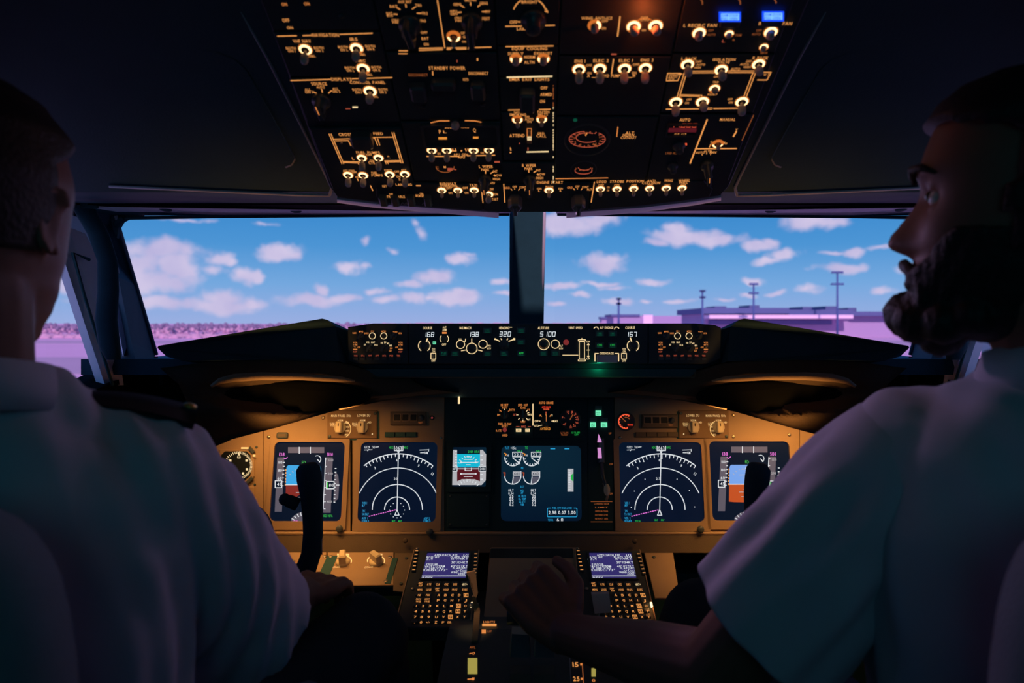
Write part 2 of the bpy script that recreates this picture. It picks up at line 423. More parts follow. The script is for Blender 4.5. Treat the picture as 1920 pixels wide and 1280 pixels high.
    def build(s, name, parent=None, origin=None, kind=None, label=None):
        me = bpy.data.meshes.new(name); o_ = Vector(origin) if origin is not None else (root_loc(parent) if parent else Vector((0,0,0)))
        vs_ = np.array([tuple(v) for v in s.v], dtype=float) - np.array(o_)
        me.from_pydata(vs_.tolist(), [], s.f); 
        for k in s.mats: me.materials.append(MATS[k])
        me.polygons.foreach_set('material_index', s.m); me.polygons.foreach_set('use_smooth', s.smooth); me.update()
        ob = bpy.data.objects.new(name, me); COL.objects.link(ob)
        if parent: ob.parent = parent
        else: ob.location = o_
        if kind: ob['kind'] = kind
        if label: ob['label'] = label
        return ob
def root_loc(o):
    while o.parent: o = o.parent
    return o.location.copy()
def rrect(u0, v0, u1, v1, r=0., seg=4):
    if r <= 0: return [(u0,v0),(u1,v0),(u1,v1),(u0,v1)]
    out = []
    for (cx, cy, a) in ((u1-r,v0+r,-90),(u1-r,v1-r,0),(u0+r,v1-r,90),(u0+r,v0+r,180)):
        for k in range(seg+1): t_ = R(a+90*k/seg); out.append((cx+r*math.cos(t_), cy+r*math.sin(t_)))
    return out
def thing(name, label, cat, loc, group=None):
    o = bpy.data.objects.new(name, None); COL.objects.link(o); o.location = Vector(loc); o.empty_display_size = .02
    o['label'] = label; o['category'] = cat
    if group: o['group'] = group
    return o
def tag(o, label, cat, group=None):
    o['label'] = label; o['category'] = cat
    if group: o['group'] = group
    return o
def struct(mb, name, parent=None, origin=None):
    o = mb.build(name, parent, origin)
    if not parent: o['kind'] = 'structure'
    return o
WF = Frame((0,0,0),(0,0,1))    # world frame: u = x, v = z, n = -y
def wbox(mb, x0, y0, z0, x1, y1, z1, m, ch=0.): mb.box(WF, x0, z0, x1, z1, -y1, -y0, m, ch)
def remeshed(mb, name, parent, voxel, smooth=4, post=None, m=None, factor=.5):
    """weld overlapping closed pieces into one continuous skin"""
    tmp = mb.build('tmp', None, (0,0,0)); tmp.data.materials.clear()
    md = tmp.modifiers.new('r', 'REMESH'); md.mode = 'VOXEL'; md.voxel_size = voxel
    if smooth: sm = tmp.modifiers.new('s', 'SMOOTH'); sm.iterations = smooth; sm.factor = factor
    me = bpy.data.meshes.new_from_object(tmp.evaluated_get(bpy.context.evaluated_depsgraph_get()))
    old = tmp.data; bpy.data.objects.remove(tmp); bpy.data.meshes.remove(old)
    n = len(me.vertices); co = np.empty(n*3); me.vertices.foreach_get('co', co); co = co.reshape(-1, 3)
    no = np.empty(n*3); me.vertices.foreach_get('normal', no); no = no.reshape(-1, 3)
    if post is not None: co = post(co, no)
    co = co - np.array(root_loc(parent) if parent else (0,0,0))
    me.vertices.foreach_set('co', co.ravel()); me.materials.clear(); me.materials.append(MATS[m])
    me.polygons.foreach_set('use_smooth', [True]*len(me.polygons)); me.update(); me.name = name
    o = bpy.data.objects.new(name, me); COL.objects.link(o); o.parent = parent
    return o
# ------------------------------------------------------------------ outside: apron, trees, hangars, light masts
GZ = -2.6
def at_ground(px, py):
    Y = (H-GZ)/((py-CY)/FPX); return (px-CX)/FPX*Y, Y
m = MB(); wbox(m, -2500, 3.5, GZ-.5, 2500, 3000, GZ, 'concrete'); struct(m, 'ground')
m = MB()   # taxiway strips of darker asphalt
for y0, y1, x0, x1 in ((52,78,-260,-16),(128,150,-700,-2),(178,215,-900,-2),(105,150,12,600)):
    wbox(m, x0, y0, GZ-.1, x1, y1, GZ+.02, 'asphalt')
ob = struct(m, 'road')
rnd = random.Random(3)
m = MB()
for k in range(1500):
    px = -140+ k*.57 + rnd.uniform(-2,2); Y = rnd.uniform(205,300); r = rnd.uniform(.3,.7)*Y/240
    hh_ = rnd.uniform(.6,2.6); m.sphere(((px-CX)/FPX*Y, Y, GZ+hh_*Y/240), r, 'tree_dark' if hh_ > 2.0 else 'bush', 6, 4, (rnd.uniform(1,1.6),1,rnd.uniform(.8,1.5)))
for k in range(260):   # lower scrub in front of the trees
    px = -140+k*3.3; Y = rnd.uniform(170,210); r = rnd.uniform(.3,.7)
    m.sphere(((px-CX)/FPX*Y, Y, GZ+.2), r, 'bush', 6, 4, (3.2,1,.8))
o = m.build('treeline', kind='stuff'); tag(o, 'hazy pink line of distant trees and scrub along the airfield horizon', 'trees')
m = MB()
for k in range(60):
    px = 720+k*7.2+rnd.uniform(-3,3); Y = 320; r = rnd.uniform(.35,.9)
    if px > 1130: continue
    m.sphere(((px-CX)/FPX*Y, Y, GZ+2.9), r, 'bush', 7, 5, (2.4,1,1.))
o = m.build('treeline', kind='stuff'); tag(o, 'faint low bushes on the horizon behind the control panel knobs', 'trees')
def building(label, specs, Y, group=None):
    """specs: (part name, px0, py0, px1, py1, depth, material, forward offset)"""
    px0 = min(s[1] for s in specs); px1 = max(s[3] for s in specs)
    t_ = thing('airport_building', label, 'building', ((px0+px1)/2/FPX*Y-CX/FPX*Y, Y, GZ), group)
    for (nm, a, b, c, d, dep, mt, fo) in specs:
        y = Y-fo; q0 = P(a, b, y); q1 = P(c, d, y); mb = MB()
        wbox(mb, q0.x, y, max(GZ, q1.z), q1.x, y+dep, q0.z, mt); mb.build(nm, t_)
    return t_
building('long low violet terminal with dark flat roof behind the right pilot\'s beard',
  [('wall',1322,586,1760,640,30,'building',0),('roof',1318,577,1480,588,34,'building_dark',3),('roof',1480,580,1600,590,34,'building_dark',3),('roof',1600,584,1760,592,34,'building_dark',3),
   ('canopy',1330,590,1600,597,6,'building_light',6),('window_band',1330,600,1560,608,2,'building_dark',.8),
   ('rooftop_unit',1405,572,1424,578,10,'building_dark',0),('rooftop_unit',1505,575,1522,581,10,'building_dark',0),('rooftop_unit',1548,574,1570,581,10,'building_dark',0),('rooftop_unit',1590,577,1606,585,10,'building_dark',0),('rooftop_unit',1340,574,1362,579,10,'building_dark',0)], 190)
building('pale violet hangar block with two light columns beside the long terminal',
  [('wall',1150,592,1322,625,30,'building',0),('column',1206,590,1224,625,3,'building_light',1),('column',1287,588,1304,625,3,'building_light',1),('roof',1146,589,1200,593,30,'building_dark',1)], 330)
building('small dark shed low on the horizon beside the centre window post',
  [('wall',1128,597,1150,625,12,'building',0),('roof',1126,594,1152,598,14,'building_dark',1)], 420)
def mast(px, top, Y, arms, label):
    q = P(px, top, Y); t_ = thing('light_mast', label, 'light mast', (q.x, Y, GZ), 'airfield light masts')
    k = Y/FPX; mb = MB(); mb.lathe((q.x, Y, GZ), (0,0,1), [(2.3*k,0),(1.7*k,q.z-GZ)], 'mast', 8); mb.build('pole', t_)
    for (dy, w) in arms:
        mb = MB(); z = q.z-dy*k; wbox(mb, q.x-w*k, Y-2*k, z-1.3*k, q.x+w*k, Y+2*k, z+1.3*k, 'mast', .2*k); a = mb.build('crossarm', t_)
        mb = MB()
        for j in range(4):
            xx = q.x+(-w+2*w*(j+.5)/4)*k; wbox(mb, xx-2*k, Y-3*k, z-.5*k, xx+2*k, Y, z+2.6*k, 'mast')
        mb.build('floodlight_row', a)
mast(1570, 511, 172, ((0,11),(22,12)), 'tall floodlight mast with two crossarms just beyond the right pilot\'s nose')
mast(1413, 533, 174, ((0,8),(17,9)), 'floodlight mast with two crossarms rising behind the terminal roof')
mast(1317, 546, 176, ((0,5),(12,5)), 'slim hazy mast at the end of the terminal roof')
mast(1160, 561, 300, ((0,4),(9,4)), 'faintest and smallest mast above the pale hangar block')

# ------------------------------------------------------------------ the flight deck shell
def xz(px, py, Y): q = P(px, py, Y); return q
m = MB(); wbox(m, -1.12, -1.4, -.06, 1.12, 2.4, 0, 'liner'); struct(m, 'floor')
m = MB(); wbox(m, -1.12, -1.42, 0, 1.12, -1.34, 1.7, 'liner'); struct(m, 'wall_back')
m = MB(); wbox(m, -1.12, 2.36, 0, 1.12, 2.42, .95, 'liner'); struct(m, 'wall_front')
sec = [(-1.4,1.62),(.80,1.60),(1.35,1.311),(1.60,1.33)]
m = MB(); m.grid([[Vector((x,y,z)) for x in (1.12,-1.12)] for (y,z) in sec], 'liner', thick=Vector((0,0,.06)), smooth=False); struct(m, 'ceiling')
WT = [(150,392,1.58),(216,404,1.66),(400,404,1.76),(600,403,1.85),(800,401.5,1.90),(957,400,1.95)]    # top edge of the left windshield
WB = [(292,664,1.95),(500,670,2.1),(957,668,2.3)]
def mirror(px, s): return CX+s*(px-CX)
for s, nm in ((-1,'left'),(1,'right')):
    S_ = -s
    q = lambda px, py, Y: P(CX+(px-CX)*S_, py, Y)
    # side wall with the opening of the side window
    m = MB()
    for (y0,y1,z0,z1) in ((-1.4,2.4,0,.905),(-1.4,1.66,1.30,1.68),(-1.4,1.10,.90,1.31),(1.95,2.4,.90,.972)):
        x0, x1 = sorted((s*.99, s*1.10)); wbox(m, x0, y0, z0, x1, y1, z1, 'liner')
    m.slab(*[[q(148,742,1.50)+Vector((dx,0,0)), q(215,716,1.60)+Vector((dx,0,0)), q(296,668,1.95)+Vector((dx,0,0)), q(300,760,1.90)+Vector((dx,0,0)), q(148,800,1.50)+Vector((dx,0,0))] for dx in (0., s*.10)], 'hollow')
    struct(m, 'wall_'+nm)
    # header trim above the windshield: grey strip that catches the light of the sky
    m = MB(); A = []; B = []
    for k, (px,py,Y) in enumerate(WT):
        b = q(px,py,Y); a = Vector((b.x*1.6/Y*1.0, 1.585, 1.326)); A.append(a); B.append(b)
    C_ = [q(205,387.5,1.60), q(216,388,1.60), q(400,390.5,1.60), q(600,393,1.66), q(800,396,1.76), q(957,397,1.85)]
    m.grid([A, C_], 'hollow', thick=Vector((0,0,.08)), smooth=False)
    D_ = [c.lerp(b,.45) for c, b in zip(C_, B)]
    m.grid([D_, B], 'black', thick=Vector((0,0,.08)), smooth=False)
    struct(m, 'trim_header_'+nm)
    m = MB(); m.grid([[c-Vector((0,.0,.0008)) for c in C_], [d+Vector((0,.004,-.0012)) for d in D_]], 'trim_grey', thick=Vector((0,0,.01)), smooth=False)
    hd = struct(m, 'trim_strip_'+nm)
    for px in (310,553,885):
        k = max(i for i in range(5) if WT[i][0] <= px); f_ = (px-WT[k][0])/(WT[k+1][0]-WT[k][0])
        c = C_[k].lerp(C_[k+1],f_).lerp(D_[k].lerp(D_[k+1],f_),.45); mb = MB(); mb.lathe(c+Vector((0,0,.001)), (0,-.25,-1), [(.013,0),(.013,.002),(.009,.003)], 'black', 14)
        mb.build('fastener', hd)
    # corner post between windshield and side window
    m = MB(); f_ = [q(140,392,1.57), q(217,400,1.665), q(256,535,1.80), q(293,664,1.955), q(262,708,1.74), q(246,640,1.72), q(222,520,1.66)]
    m.slab(f_, [p+Vector((s*.09,.06,0)) for p in f_], 'liner'); pst = struct(m, 'pillar_'+nm)
    m = MB(); f_ = [q(222,500,1.68), q(247,622,1.745), q(232,668,1.735), q(219,600,1.70)]
    m.slab(f_, [p+Vector((s*.02,.03,0)) for p in f_], 'post_grey'); m.build('side_face', pst)
    m = MB(); m.tube([q(217,404,1.655), q(240,482,1.735), q(268,575,1.84), q(294,664,1.945)], .004, 'bead'); m.build('edge_seal', pst)
    # padded grab handle on the post
    m = MB(); path = [(158,392,40),(185,440,38),(202,490,36),(203,545,38),(199,600,40),(206,650,38),(213,674,26)]
    rings = []
    for (px,py,w) in path:
        c = q(px,py,1.50); r = w*.52/FPX*1.5; rings.append([c+Vector((r*math.cos(a), r*.55*math.sin(a), 0)) for a in [2*math.pi*i/16 for i in range(16)]])
    m.loft(rings, 'black_soft'); gh = m.build('grab_handle', None, q(203,545,1.5))
    tag(gh, ('black padded grab handle on the window post beside the left pilot\'s face' if s < 0 else 'black padded grab handle on the window post hidden behind the bearded pilot'), 'handle')
    # side window: grey frame, black seal and pane
    wn = bpy.data.objects.new('window_%d' % (3 if s < 0 else 4), None); COL.objects.link(wn); wn.location = q(160,560,1.55); wn['kind'] = 'structure'
    m = MB(); f_ = [q(128,425,1.50), q(160,438,1.54), q(202,520,1.60), q(218,640,1.63), q(232,722,1.64), q(197,722,1.585), q(160,610,1.56), q(121,490,1.50)]
    m.slab(f_, [p+Vector((s*.03,.02,0)) for p in f_], 'post_grey'); m.build('frame', wn)
    m = MB(); m.tube([q(168,487,1.535), q(136,473,1.50), q(160,560,1.54), q(180,624,1.56), q(198,680,1.575), q(211,722,1.59)], .0035, 'black'); m.build('seal', wn)
    m = MB(); x = s*1.03; m.add([(x,1.10,.90),(x,1.68,.90),(x,1.68,1.31),(x,1.10,1.31)], [(0,1,2,3)], 'glass'); m.build('pane', wn)
    # windshield
    wn = bpy.data.objects.new('window_%d' % (1 if s < 0 else 2), None); COL.objects.link(wn); wn.location = q(600,500,2.0); wn['kind'] = 'structure'
    m = MB(); m.grid([[q(214,402,1.675), q(600,401,1.865), q(960,398,1.965)], [q(290,672,1.97), q(560,680,2.14), q(960,676,2.32)]], 'glass', smooth=False); m.build('pane', wn)
    m = MB(); m.tube([q(228,409,1.665), q(400,406,1.765), q(600,404.5,1.852), q(800,403,1.902), q(955,402,1.95)], .004, 'black'); m.tube([q(216,425,1.668), q(220,412,1.664), q(230,408,1.664)], .006, 'black'); m.build('frame', wn)
    m = MB(); f_ = [q(205,398,1.655), q(268,400,1.69), q(266,404.5,1.69), q(243,408,1.675), q(229,416,1.67), q(222,428,1.668), q(219,446,1.668), q(212,430,1.66)]; m.slab(f_, [p+Vector((0,.01,0)) for p in f_], 'black'); m.build('corner_fillet', wn)
    # ceiling side liner: recessed panel with raised bead mouldings
    m = MB()
    def cq(px, py, off=0.): # point on the sloped ceiling
        X = (px-CX)*S_; d = Vector((X/FPX,1,(CY-py)/FPX)); t_ = (1.311-off+.545*1.35-H)/(d.z+.545); return Vector((0,0,H))+d*t_
    outer = [(452,20),(500,105),(560,225),(612,330),(622,352),(618,366),(560,365),(400,358),(205,349)]
    m.tube([cq(*p, .004) for p in outer[:6]], .0028, 'bead'); m.tube([cq(*p, .004) for p in outer[5:]], .0028, 'trim_grey')
    struct(m, 'trim_ceiling_'+nm)
    m = MB(); inner = [(118,110),(122,92),(150,76),(290,84),(400,96),(440,112),(462,132),(505,210),(548,290),(552,298),(546,308),(536,312)]
    m.tube([cq(*p, .002) for p in inner], .003, 'bead'); struct(m, 'trim_recess_'+nm)
    m = MB(); inn = inner+[(300,330),(130,300)]; a_ = [cq(*p, .0005) for p in inn]; b_ = [cq(*p, .006) for p in inn]
    m.slab(a_, b_, 'liner'); struct(m, 'panel_ceiling_'+nm)
# centre post
m = MB(); f_ = [P(957,396,1.93), P(1023,396,1.93), P(1018,690,2.24), P(956,690,2.24)]; m.slab(f_, [p+Vector((0,.07,.0)) for p in f_], 'black')
cp = struct(m, 'pillar_centre')
for a, b, mt in (((1021,398,1.925),(1016,620,2.17),'bead'),((958.5,398,1.925),(957.5,620,2.17),'black')):
    m = MB(); m.tube([P(*a), P(*b)], .004, mt); m.build('edge_seal', cp)

# ------------------------------------------------------------------ glareshield
gs = thing('glareshield', 'black glareshield hood spanning below both windshields with brown padded underside', 'glareshield', (0,1.75,1.0))
m = MB(); f_ = [Vector((x,1.615,z)) for x,z in ((-1.0,.955),(1.0,.955),(1.0,.99),(-1.0,.99))]; m.slab(f_, [p+Vector((0,.74,-.03)) for p in f_], 'black_soft'); m.build('deck', gs)
m = MB(); f_ = [P(645,640,1.63), P(1360,640,1.63), P(1352,682,1.63), P(1310,690,1.63), P(690,690,1.63), P(650,682,1.63)]; m.slab(f_, [p+Vector((0,.06,0)) for p in f_], 'black'); m.build('centre_beam', gs)
m = MB(); f_ = [P(680,692,1.60), P(1305,692,1.60), P(1303,707,1.60), P(682,707,1.60)]; m.slab(f_, [p+Vector((0,.13,.01)) for p in f_], 'black'); m.build('shelf', gs)
m = MB(); m.tube([P(682,707,1.597), P(1303,707,1.597), P(1303,697,1.597)], .0012, 'tan_dark'); m.build('shelf_edge', gs)
m = MB(); f_ = [P(690,706,1.63), P(1305,706,1.63), P(1330,745,1.70), P(660,745,1.70)]; m.slab(f_, [p+Vector((0,.03,.0)) for p in f_], 'black_soft'); m.build('underside', gs)
m = MB(); wbox(m, P(861,743,1.70).x-.002, 1.69, P(861,756,1.70).z, P(861,743,1.70).x+.002, 1.70, P(861,743,1.70).z, 'legend_warm'); m.build('pilot_light', gs)
for s in (-1,1):
    q = lambda px, py, Y: P(CX+(px-CX)*-s, py, Y)
    m = MB(); f_ = [q(295,652,1.40), q(297,648,1.40), q(604,597,1.55), q(613,599,1.56), q(630,612,1.60), q(655,620,1.615), q(655,684,1.615), q(636,677,1.57), q(500,674,1.48), q(340,676,1.40), q(312,668,1.40)]
    m.slab(f_, [p+Vector((0,.20,-.025)) for p in f_], 'black_soft'); m.build('hood_wing', gs)
    # padded underside: curved shell from the hood down to the panel, with a dark hollow under a raised rim
    T_ = [(300,690,1.42),(390,678,1.44),(500,674,1.49),(600,674,1.55),(650,682,1.585),(690,694,1.60),(760,700,1.62)]
    M1 = [(335,720,1.40),(395,712,1.42),(490,703,1.46),(600,706,1.53),(665,712,1.57),(705,716,1.595),(780,718,1.62)]
    M2 = [(360,775,1.40),(420,768,1.41),(510,762,1.45),(610,750,1.52),(690,744,1.57),(745,738,1.60),(810,730,1.63)]
    B_ = [(395,840,1.44),(432,824,1.46),(520,801,1.50),(620,772,1.56),(720,751,1.62),(790,742,1.65),(860,736,1.67)]
    rows = []
    for a, b, k in ((T_,M1,4),(M1,M2,6),(M2,B_,5)):
        for i in range(k):
            t_ = i/k; row = []
            for (p0, p1) in zip(a, b):
                px, py, Y = (p0[j]+(p1[j]-p0[j])*t_ for j in range(3)); row.append((px,py,Y))
            rows.append(row)
    rows.append(B_); dense = []
    for row in rows:
        out = []
        for k in range(len(row)-1):
            for i in range(5):
                t_ = i/5; px, py, Y = (row[k][j]+(row[k+1][j]-row[k][j])*t_ for j in range(3))
                d = ((px-545)/165)**2+((py-742)/33)**2
                Y += .05*max(0, 1-d)**.5 if d < 1 else 0
                out.append(q(px,py,Y))
        out.append(q(*row[-1])); dense.append(out)
    m = MB(); m.grid(dense if s < 0 else [r[::-1] for r in dense], 'padding', thick=Vector((0,.05,.0))); pd = m.build('padding', gs)
    m = MB(); rim = [(396,724,1.408),(412,714,1.410),(440,708,1.417),(490,705,1.434),(560,706,1.482),(640,711,1.537),(665,714,1.553)]
    m.tube([q(*p) for p in rim], [.003,.006,.008,.008,.007,.006,.002], 'rim', 10); m.build('rim', pd)
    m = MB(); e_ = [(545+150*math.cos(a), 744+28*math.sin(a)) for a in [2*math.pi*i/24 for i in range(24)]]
    f_ = [q(x,y,1.41+(x-395)/300*.15+.030) for x, y in e_]; m.slab(f_, [p+Vector((0,.02,0)) for p in f_], 'hollow'); m.build('hollow_shade', pd)  # near-black sheet painted in as the shade of the hollow
    m = MB(); f_ = [q(325,704,1.43), q(338,702,1.43), q(362,735,1.44), q(356,738,1.44)]; m.slab(f_, [p+Vector((0,.03,0)) for p in f_], 'padding'); m.build('edge_strip', gs)
    m = MB(); f_ = [q(345,742,1.40), q(360,738,1.40), q(376,762,1.41), q(366,766,1.41)]; m.slab(f_, [p+Vector((0,.03,0)) for p in f_], 'padding'); m.build('edge_strip', gs)
# ------------------------------------------------------------------ overhead panel
OH = Frame((0,1.21,1.273), (0,-.8781,.4785))
ohp = thing('overhead_panel', 'black overhead panel housing above the windshield carrying all the lit switch modules', 'panel housing', (0,1.05,1.36))
m = MB(); hp = [(466,-60),(617,352),(632,372),(700,380),(800,388),(935,397),(1062,397),(1200,388),(1300,376),(1352,368),(1368,350),(1545,-60)]
m.prism(OH, [OH.uv(*p) for p in hp], -.10, -.0015, 'panel_black', .002); m.build('housing', ohp)
for s in (0,1):
    m = MB(); e = [(632,374),(700,382),(800,389.5),(935,399)] if s == 0 else [(1352,370),(1300,378),(1200,390),(1062,399)]
    a = [OH.pt(x,y,-.003) for x,y in e]; b = [Vector((p.x*1.0, 1.50, 1.300)) for p in a]
    b = [P(x + (4 if s == 0 else -4)*k*0, y+6+k*1.2, 1.45) for k,(x,y) in enumerate(e)]
    m.grid([a,b] if s == 0 else [a,b], 'trim_grey', thick=Vector((0,0,.02)), smooth=False); m.build('front_fairing', ohp)
m = MB()   # notched comb strip under the landing light switches
for k in range(16):
    x = 706+k*6.6
    if k in (5,6,11,12): continue
    a = OH.pt(x,380.5,.002); m.tube([OH.pt(x,382.5+k*.05,.003), OH.pt(x+3,378.5+k*.05,.003), OH.pt(x+6,382.5+k*.05,.003)], .0011, 'bead', 5)
m.build('guard_comb', ohp)

def screw(fr, px, py, par, r=.0035, mt='screw_metal', n=.0):
    mb = MB(); c = fr.pt(px,py,n); mb.lathe(c, fr.N, [(r,0),(r,.0008),(r*.75,.0016),(r*.3,.0016)], mt, 10)
    u, v = fr.uv(px,py,n); mb.box(fr, u-r*.75, v-r*.12, u+r*.75, v+r*.12, n+.0014, n+.0019, 'black')
    return mb.build('screw', par)
def module(name, label, poly, mt='panel_black', cat='control panel', fr=OH, th=.0035, ch=.0012):
    pts = [fr.uv(*p) for p in poly]; u = sum(p[0] for p in pts)/len(pts); v = sum(p[1] for p in pts)/len(pts)
    t_ = thing(name, label, cat, fr.w(u, v)); mb = MB(); mb.prism(fr, pts, .0, th, mt, ch); mb.build('faceplate', t_)
    return t_
TH = .0035
def toggle(par, rx, ry, tx, ty, fr=OH, style='cap', rw=12.5, hot=(0,360), L=.027, lit=True):
    """illuminated collar on the panel, stick and cap towards the tip pixel"""
    b = fr.pt(rx, ry, TH); e = fr.pt(tx, ty, TH+L); ax = (e-b).normalized(); ln = (e-b).length
    k = fr.mpp(rx, ry, TH)*13.5/13.5*(rw/13.5)
    mb = MB(); mb.lathe(b, fr.N, [(8.2*k,-.001),(8.2*k,.002),(6.8*k,.003),(6.2*k,.003)], 'knob_black', 16)
    if style == 'cap': mb.lathe(b, ax, [(3.4*k,0),(3.0*k,ln*.6)], 'lever_dark', 10); 
    else: mb.lathe(b, ax, [(4.0*k,0),(4.6*k,ln*.35),(4.8*k,ln*.6)], 'lever_amber', 10)
    sw = mb.build('toggle_switch', par)
    mb = MB()
    if style == 'cap':
        r = 8.2*k; mb.lathe(b, ax, [(r*.6,ln*.55),(r*.93,ln*.60),(r,ln*.72),(r*1.0,ln*.92),(r*.85,ln*1.05),(r*.5,ln*1.12),(r*.1,ln*1.14)], 'cap_grey', 14)
    else: mb.lathe(b, ax, [(4.8*k,ln*.6),(5.2*k,ln*.85),(4.8*k,ln*1.02),(2.8*k,ln*1.13),(.5*k,ln*1.15)], 'cap_grey', 12)
    mb.build('switch_tip', sw)
    if lit:
        mb = MB(); u, v = fr.uv(rx, ry, TH); f2 = Frame(fr.w(u,v,TH), fr.V)
        def rg(r0, r1, n0, n1, mt, a0, a1, seg=22):
            vs_ = []; fs = []
            for i in range(seg+1):
                a = R(a0+(a1-a0)*i/seg); c_, s_ = math.cos(a), math.sin(a); vs_ += [f2.w(r0*c_, r0*s_, n0), f2.w(r1*c_, r1*s_, n1)]
            for i in range(seg): fs.append((2*i, 2*i+1, 2*i+3, 2*i+2))
            mb.add(vs_, fs, mt)
        rg(8.3*k, 12.6*k, .0024, .0012, 'ring_hot', hot[0], hot[1]); rg(12.6*k, 14.6*k, .0012, .0006, 'ring_warm', 0, 360)
        if hot != (0,360): rg(8.3*k, 12.6*k, .0024, .0012, 'ring_warm', hot[1], hot[0]+360)
        mb.build('glow_ring', sw)
    return sw
def rknob(par, px, py, w, fr=OH, ang=90, h=.016, bar=True, mt='knob_black', line=True, n=TH):
    """round skirted selector knob with a raised grip bar; w = width in pixels, ang = pointer direction"""
    c = fr.pt(px,py,n); r = w*fr.mpp(px,py,n)/2; mb = MB()
    mb.lathe(c, fr.N, [(r,0),(r,h*.25),(r*.9,h*.38),(r*.62,h*.42),(r*.58,h),(r*.5,h*1.06)], mt, 22); kb = mb.build('selector_knob', par)
    if bar:
        mb = MB(); u0, v0 = fr.uv(px,py,n); a = R(ang); ca, sa = math.cos(a), math.sin(a)
        pts = [(-1.0,-.28),(.75,-.26),(1.0,-.1),(1.0,.1),(.75,.26),(-1.0,.28)]
        mb.prism(fr, [(u0+r*(x*ca-y*sa), v0+r*(x*sa+y*ca)) for x,y in pts], n+h*.35, n+h*1.35, mt, r*.08); g_ = mb.build('grip', kb)
        if line:
            mb = MB(); pts = [(-.1,-.045),(1.0,-.045),(1.0,.045),(-.1,.045)]
            mb.prism(fr, [(u0+r*(x*ca-y*sa), v0+r*(x*sa+y*ca)) for x,y in pts], n+h*1.34, n+h*1.35+.0004, 'legend_orange'); mb.build('pointer_line', kb)
    return kb
class Leg:
    def __init__(s, fr, n=TH+.0004): s.mb = MB(); s.fr = fr; s.n = n
    def T(s, txt, px, py, h=6, w=None, m='legend', align='c', slant=0., rot=0.): s.mb.text(s.fr, txt, px, py, h, m, w, s.n, align, slant, rot); return s
    def L(s, *pts, w=1.8, m='legend', closed=False): s.mb.line(s.fr, pts, w, m, s.n, closed); return s
    def A(s, cx, cy, r, a0, a1, w=1.6, m='legend', ry=None): s.mb.arc(s.fr, cx, cy, r, a0, a1, w, m, s.n, ry); return s
    def B(s, x0, y0, x1, y1, m='legend'): s.mb.rect(s.fr, x0, y0, x1, y1, m, s.n); return s
    def ticks(s, cx, cy, r0, r1, angs, w=1.8, m='legend', ry=1.):
        for a in angs: s.mb.line(s.fr, [(cx+r0*math.cos(R(a)), cy-r0*ry*math.sin(R(a))), (cx+r1*math.cos(R(a)), cy-r1*ry*math.sin(R(a)))], w, m, s.n)
        return s
    def done(s, par, name='legend'):
        if s.mb.f: s.mb.build(name, par, kind='stuff')

# column boundaries at any height: x(px at the lower edge) fanned out from the vanishing point of the slope
def bx(x350, py): return CX + (x350-CX)*((CY-py)/FPX+.545)/((CY-350)/FPX+.545)
def cell(xa, xb, y0, y1, g=1.2): return [(bx(xa,y0)+g,y0+g),(bx(xb,y0)-g,y0+g),(bx(xb,y1)-g,y1-g),(bx(xa,y1)+g,y1-g)]
c0, c1, c2, c3, c4, c5 = 622, 779, 946, 1038, 1208, 1362

# -- first column
t_ = module('flight_test_panel', 'unlit black overhead module with small OFF and ON words above the NAVIGATION switches', cell(c0,c1,-40,55))
l = Leg(OH).T('ON',533,8,6,10,m='legend_orange').T('ON',575,7,6,10,m='legend_orange').T('OFF',536,38,6.5,13).T('ON',543.5,52,5,11); l.done(t_)
screw(OH,640,30,t_,mt='knob_black',n=TH)
t_ = module('navigation_panel', 'overhead module headed NAVIGATION with three lit toggle switches', cell(c0,c1,57,141))
l = Leg(OH); l.L((520,68),(556,67)).L((568,66.8),(585,66.2)).L((637,64.5),(698,62.3)); l.T('NAVIGATION',610,65.5,6.5,50).T('VHF NAV',566,77,6,33).T('IRS',663,73.5,6,14)
l.T('BOTH',545.5,90.5,4.6,18).T('ON 1',547,95.5,4.6,14).T('BOTH',597.5,89.5,4.6,18).T('ON 2',599,95,4.6,14).T('NORMAL',584,105,4.5,14)
l.T('BOTH',643,88,4.6,18).T('ON L',645,93.5,4.6,14).T('BOTH',694,86.5,4.6,18).T('ON R',695,92,4.6,14).T('NORMAL',677,102,4.5,16)
l.T('FMC',676,114,5,18).T('BOTH',655.5,127,4.6,18).T('ON L',657,132,4.6,14).T('BOTH',705.5,126,4.6,18).T('ON R',706,131.5,4.6,14).T('NORMAL',690,140,4,16); l.done(t_)
for a in ((572.7,92,570.5,115),(668.7,90,667,109),(681,128,680,149)): toggle(t_,*a,hot=(-30,210) if a[0]>600 else (0,360))
t_ = module('display_source_panel', 'overhead module headed DISPLAYS with a selector knob and one lit toggle', cell(c0,c1,143,226))
l = Leg(OH); l.L((545,151),(620,149)).L((660,147.5),(735,145.5)).T('DISPLAYS',640,148.5,6,38).T('SOURCE',598,157,6,29).T('CONTROL PANEL',689,154.5,5.5,66).T('AUTO',601,163.5,4.6,15)
l.L((587,172),(595,175.5)).L((603,167),(604.5,173)).L((621.5,170),(616,174.5)).T('ALL',577,168,4.6,11).T('ON 1',579,172.5,4.6,14).T('ALL',629,166.5,4.6,11).T('ON 2',630.5,171.5,4.6,14)
l.T('BOTH',669,168,4.6,16).T('ON 1',672,173,4.6,12).T('BOTH',718,167.5,4.6,16).T('ON 2',718,172.5,4.6,12).T('NORMAL',698,181,4.3,22).B(661,199.5,671,202.5,'legend_warm').B(648,203,657,204.5,'legend_red'); l.done(t_)
toggle(t_,694,170,693,189); rknob(t_,603,187,36,ang=95,h=.02)
t_ = module('fuel_panel', 'overhead module with CROSS FEED lines and six fuel pump toggles', cell(c0,c1,236,352) )
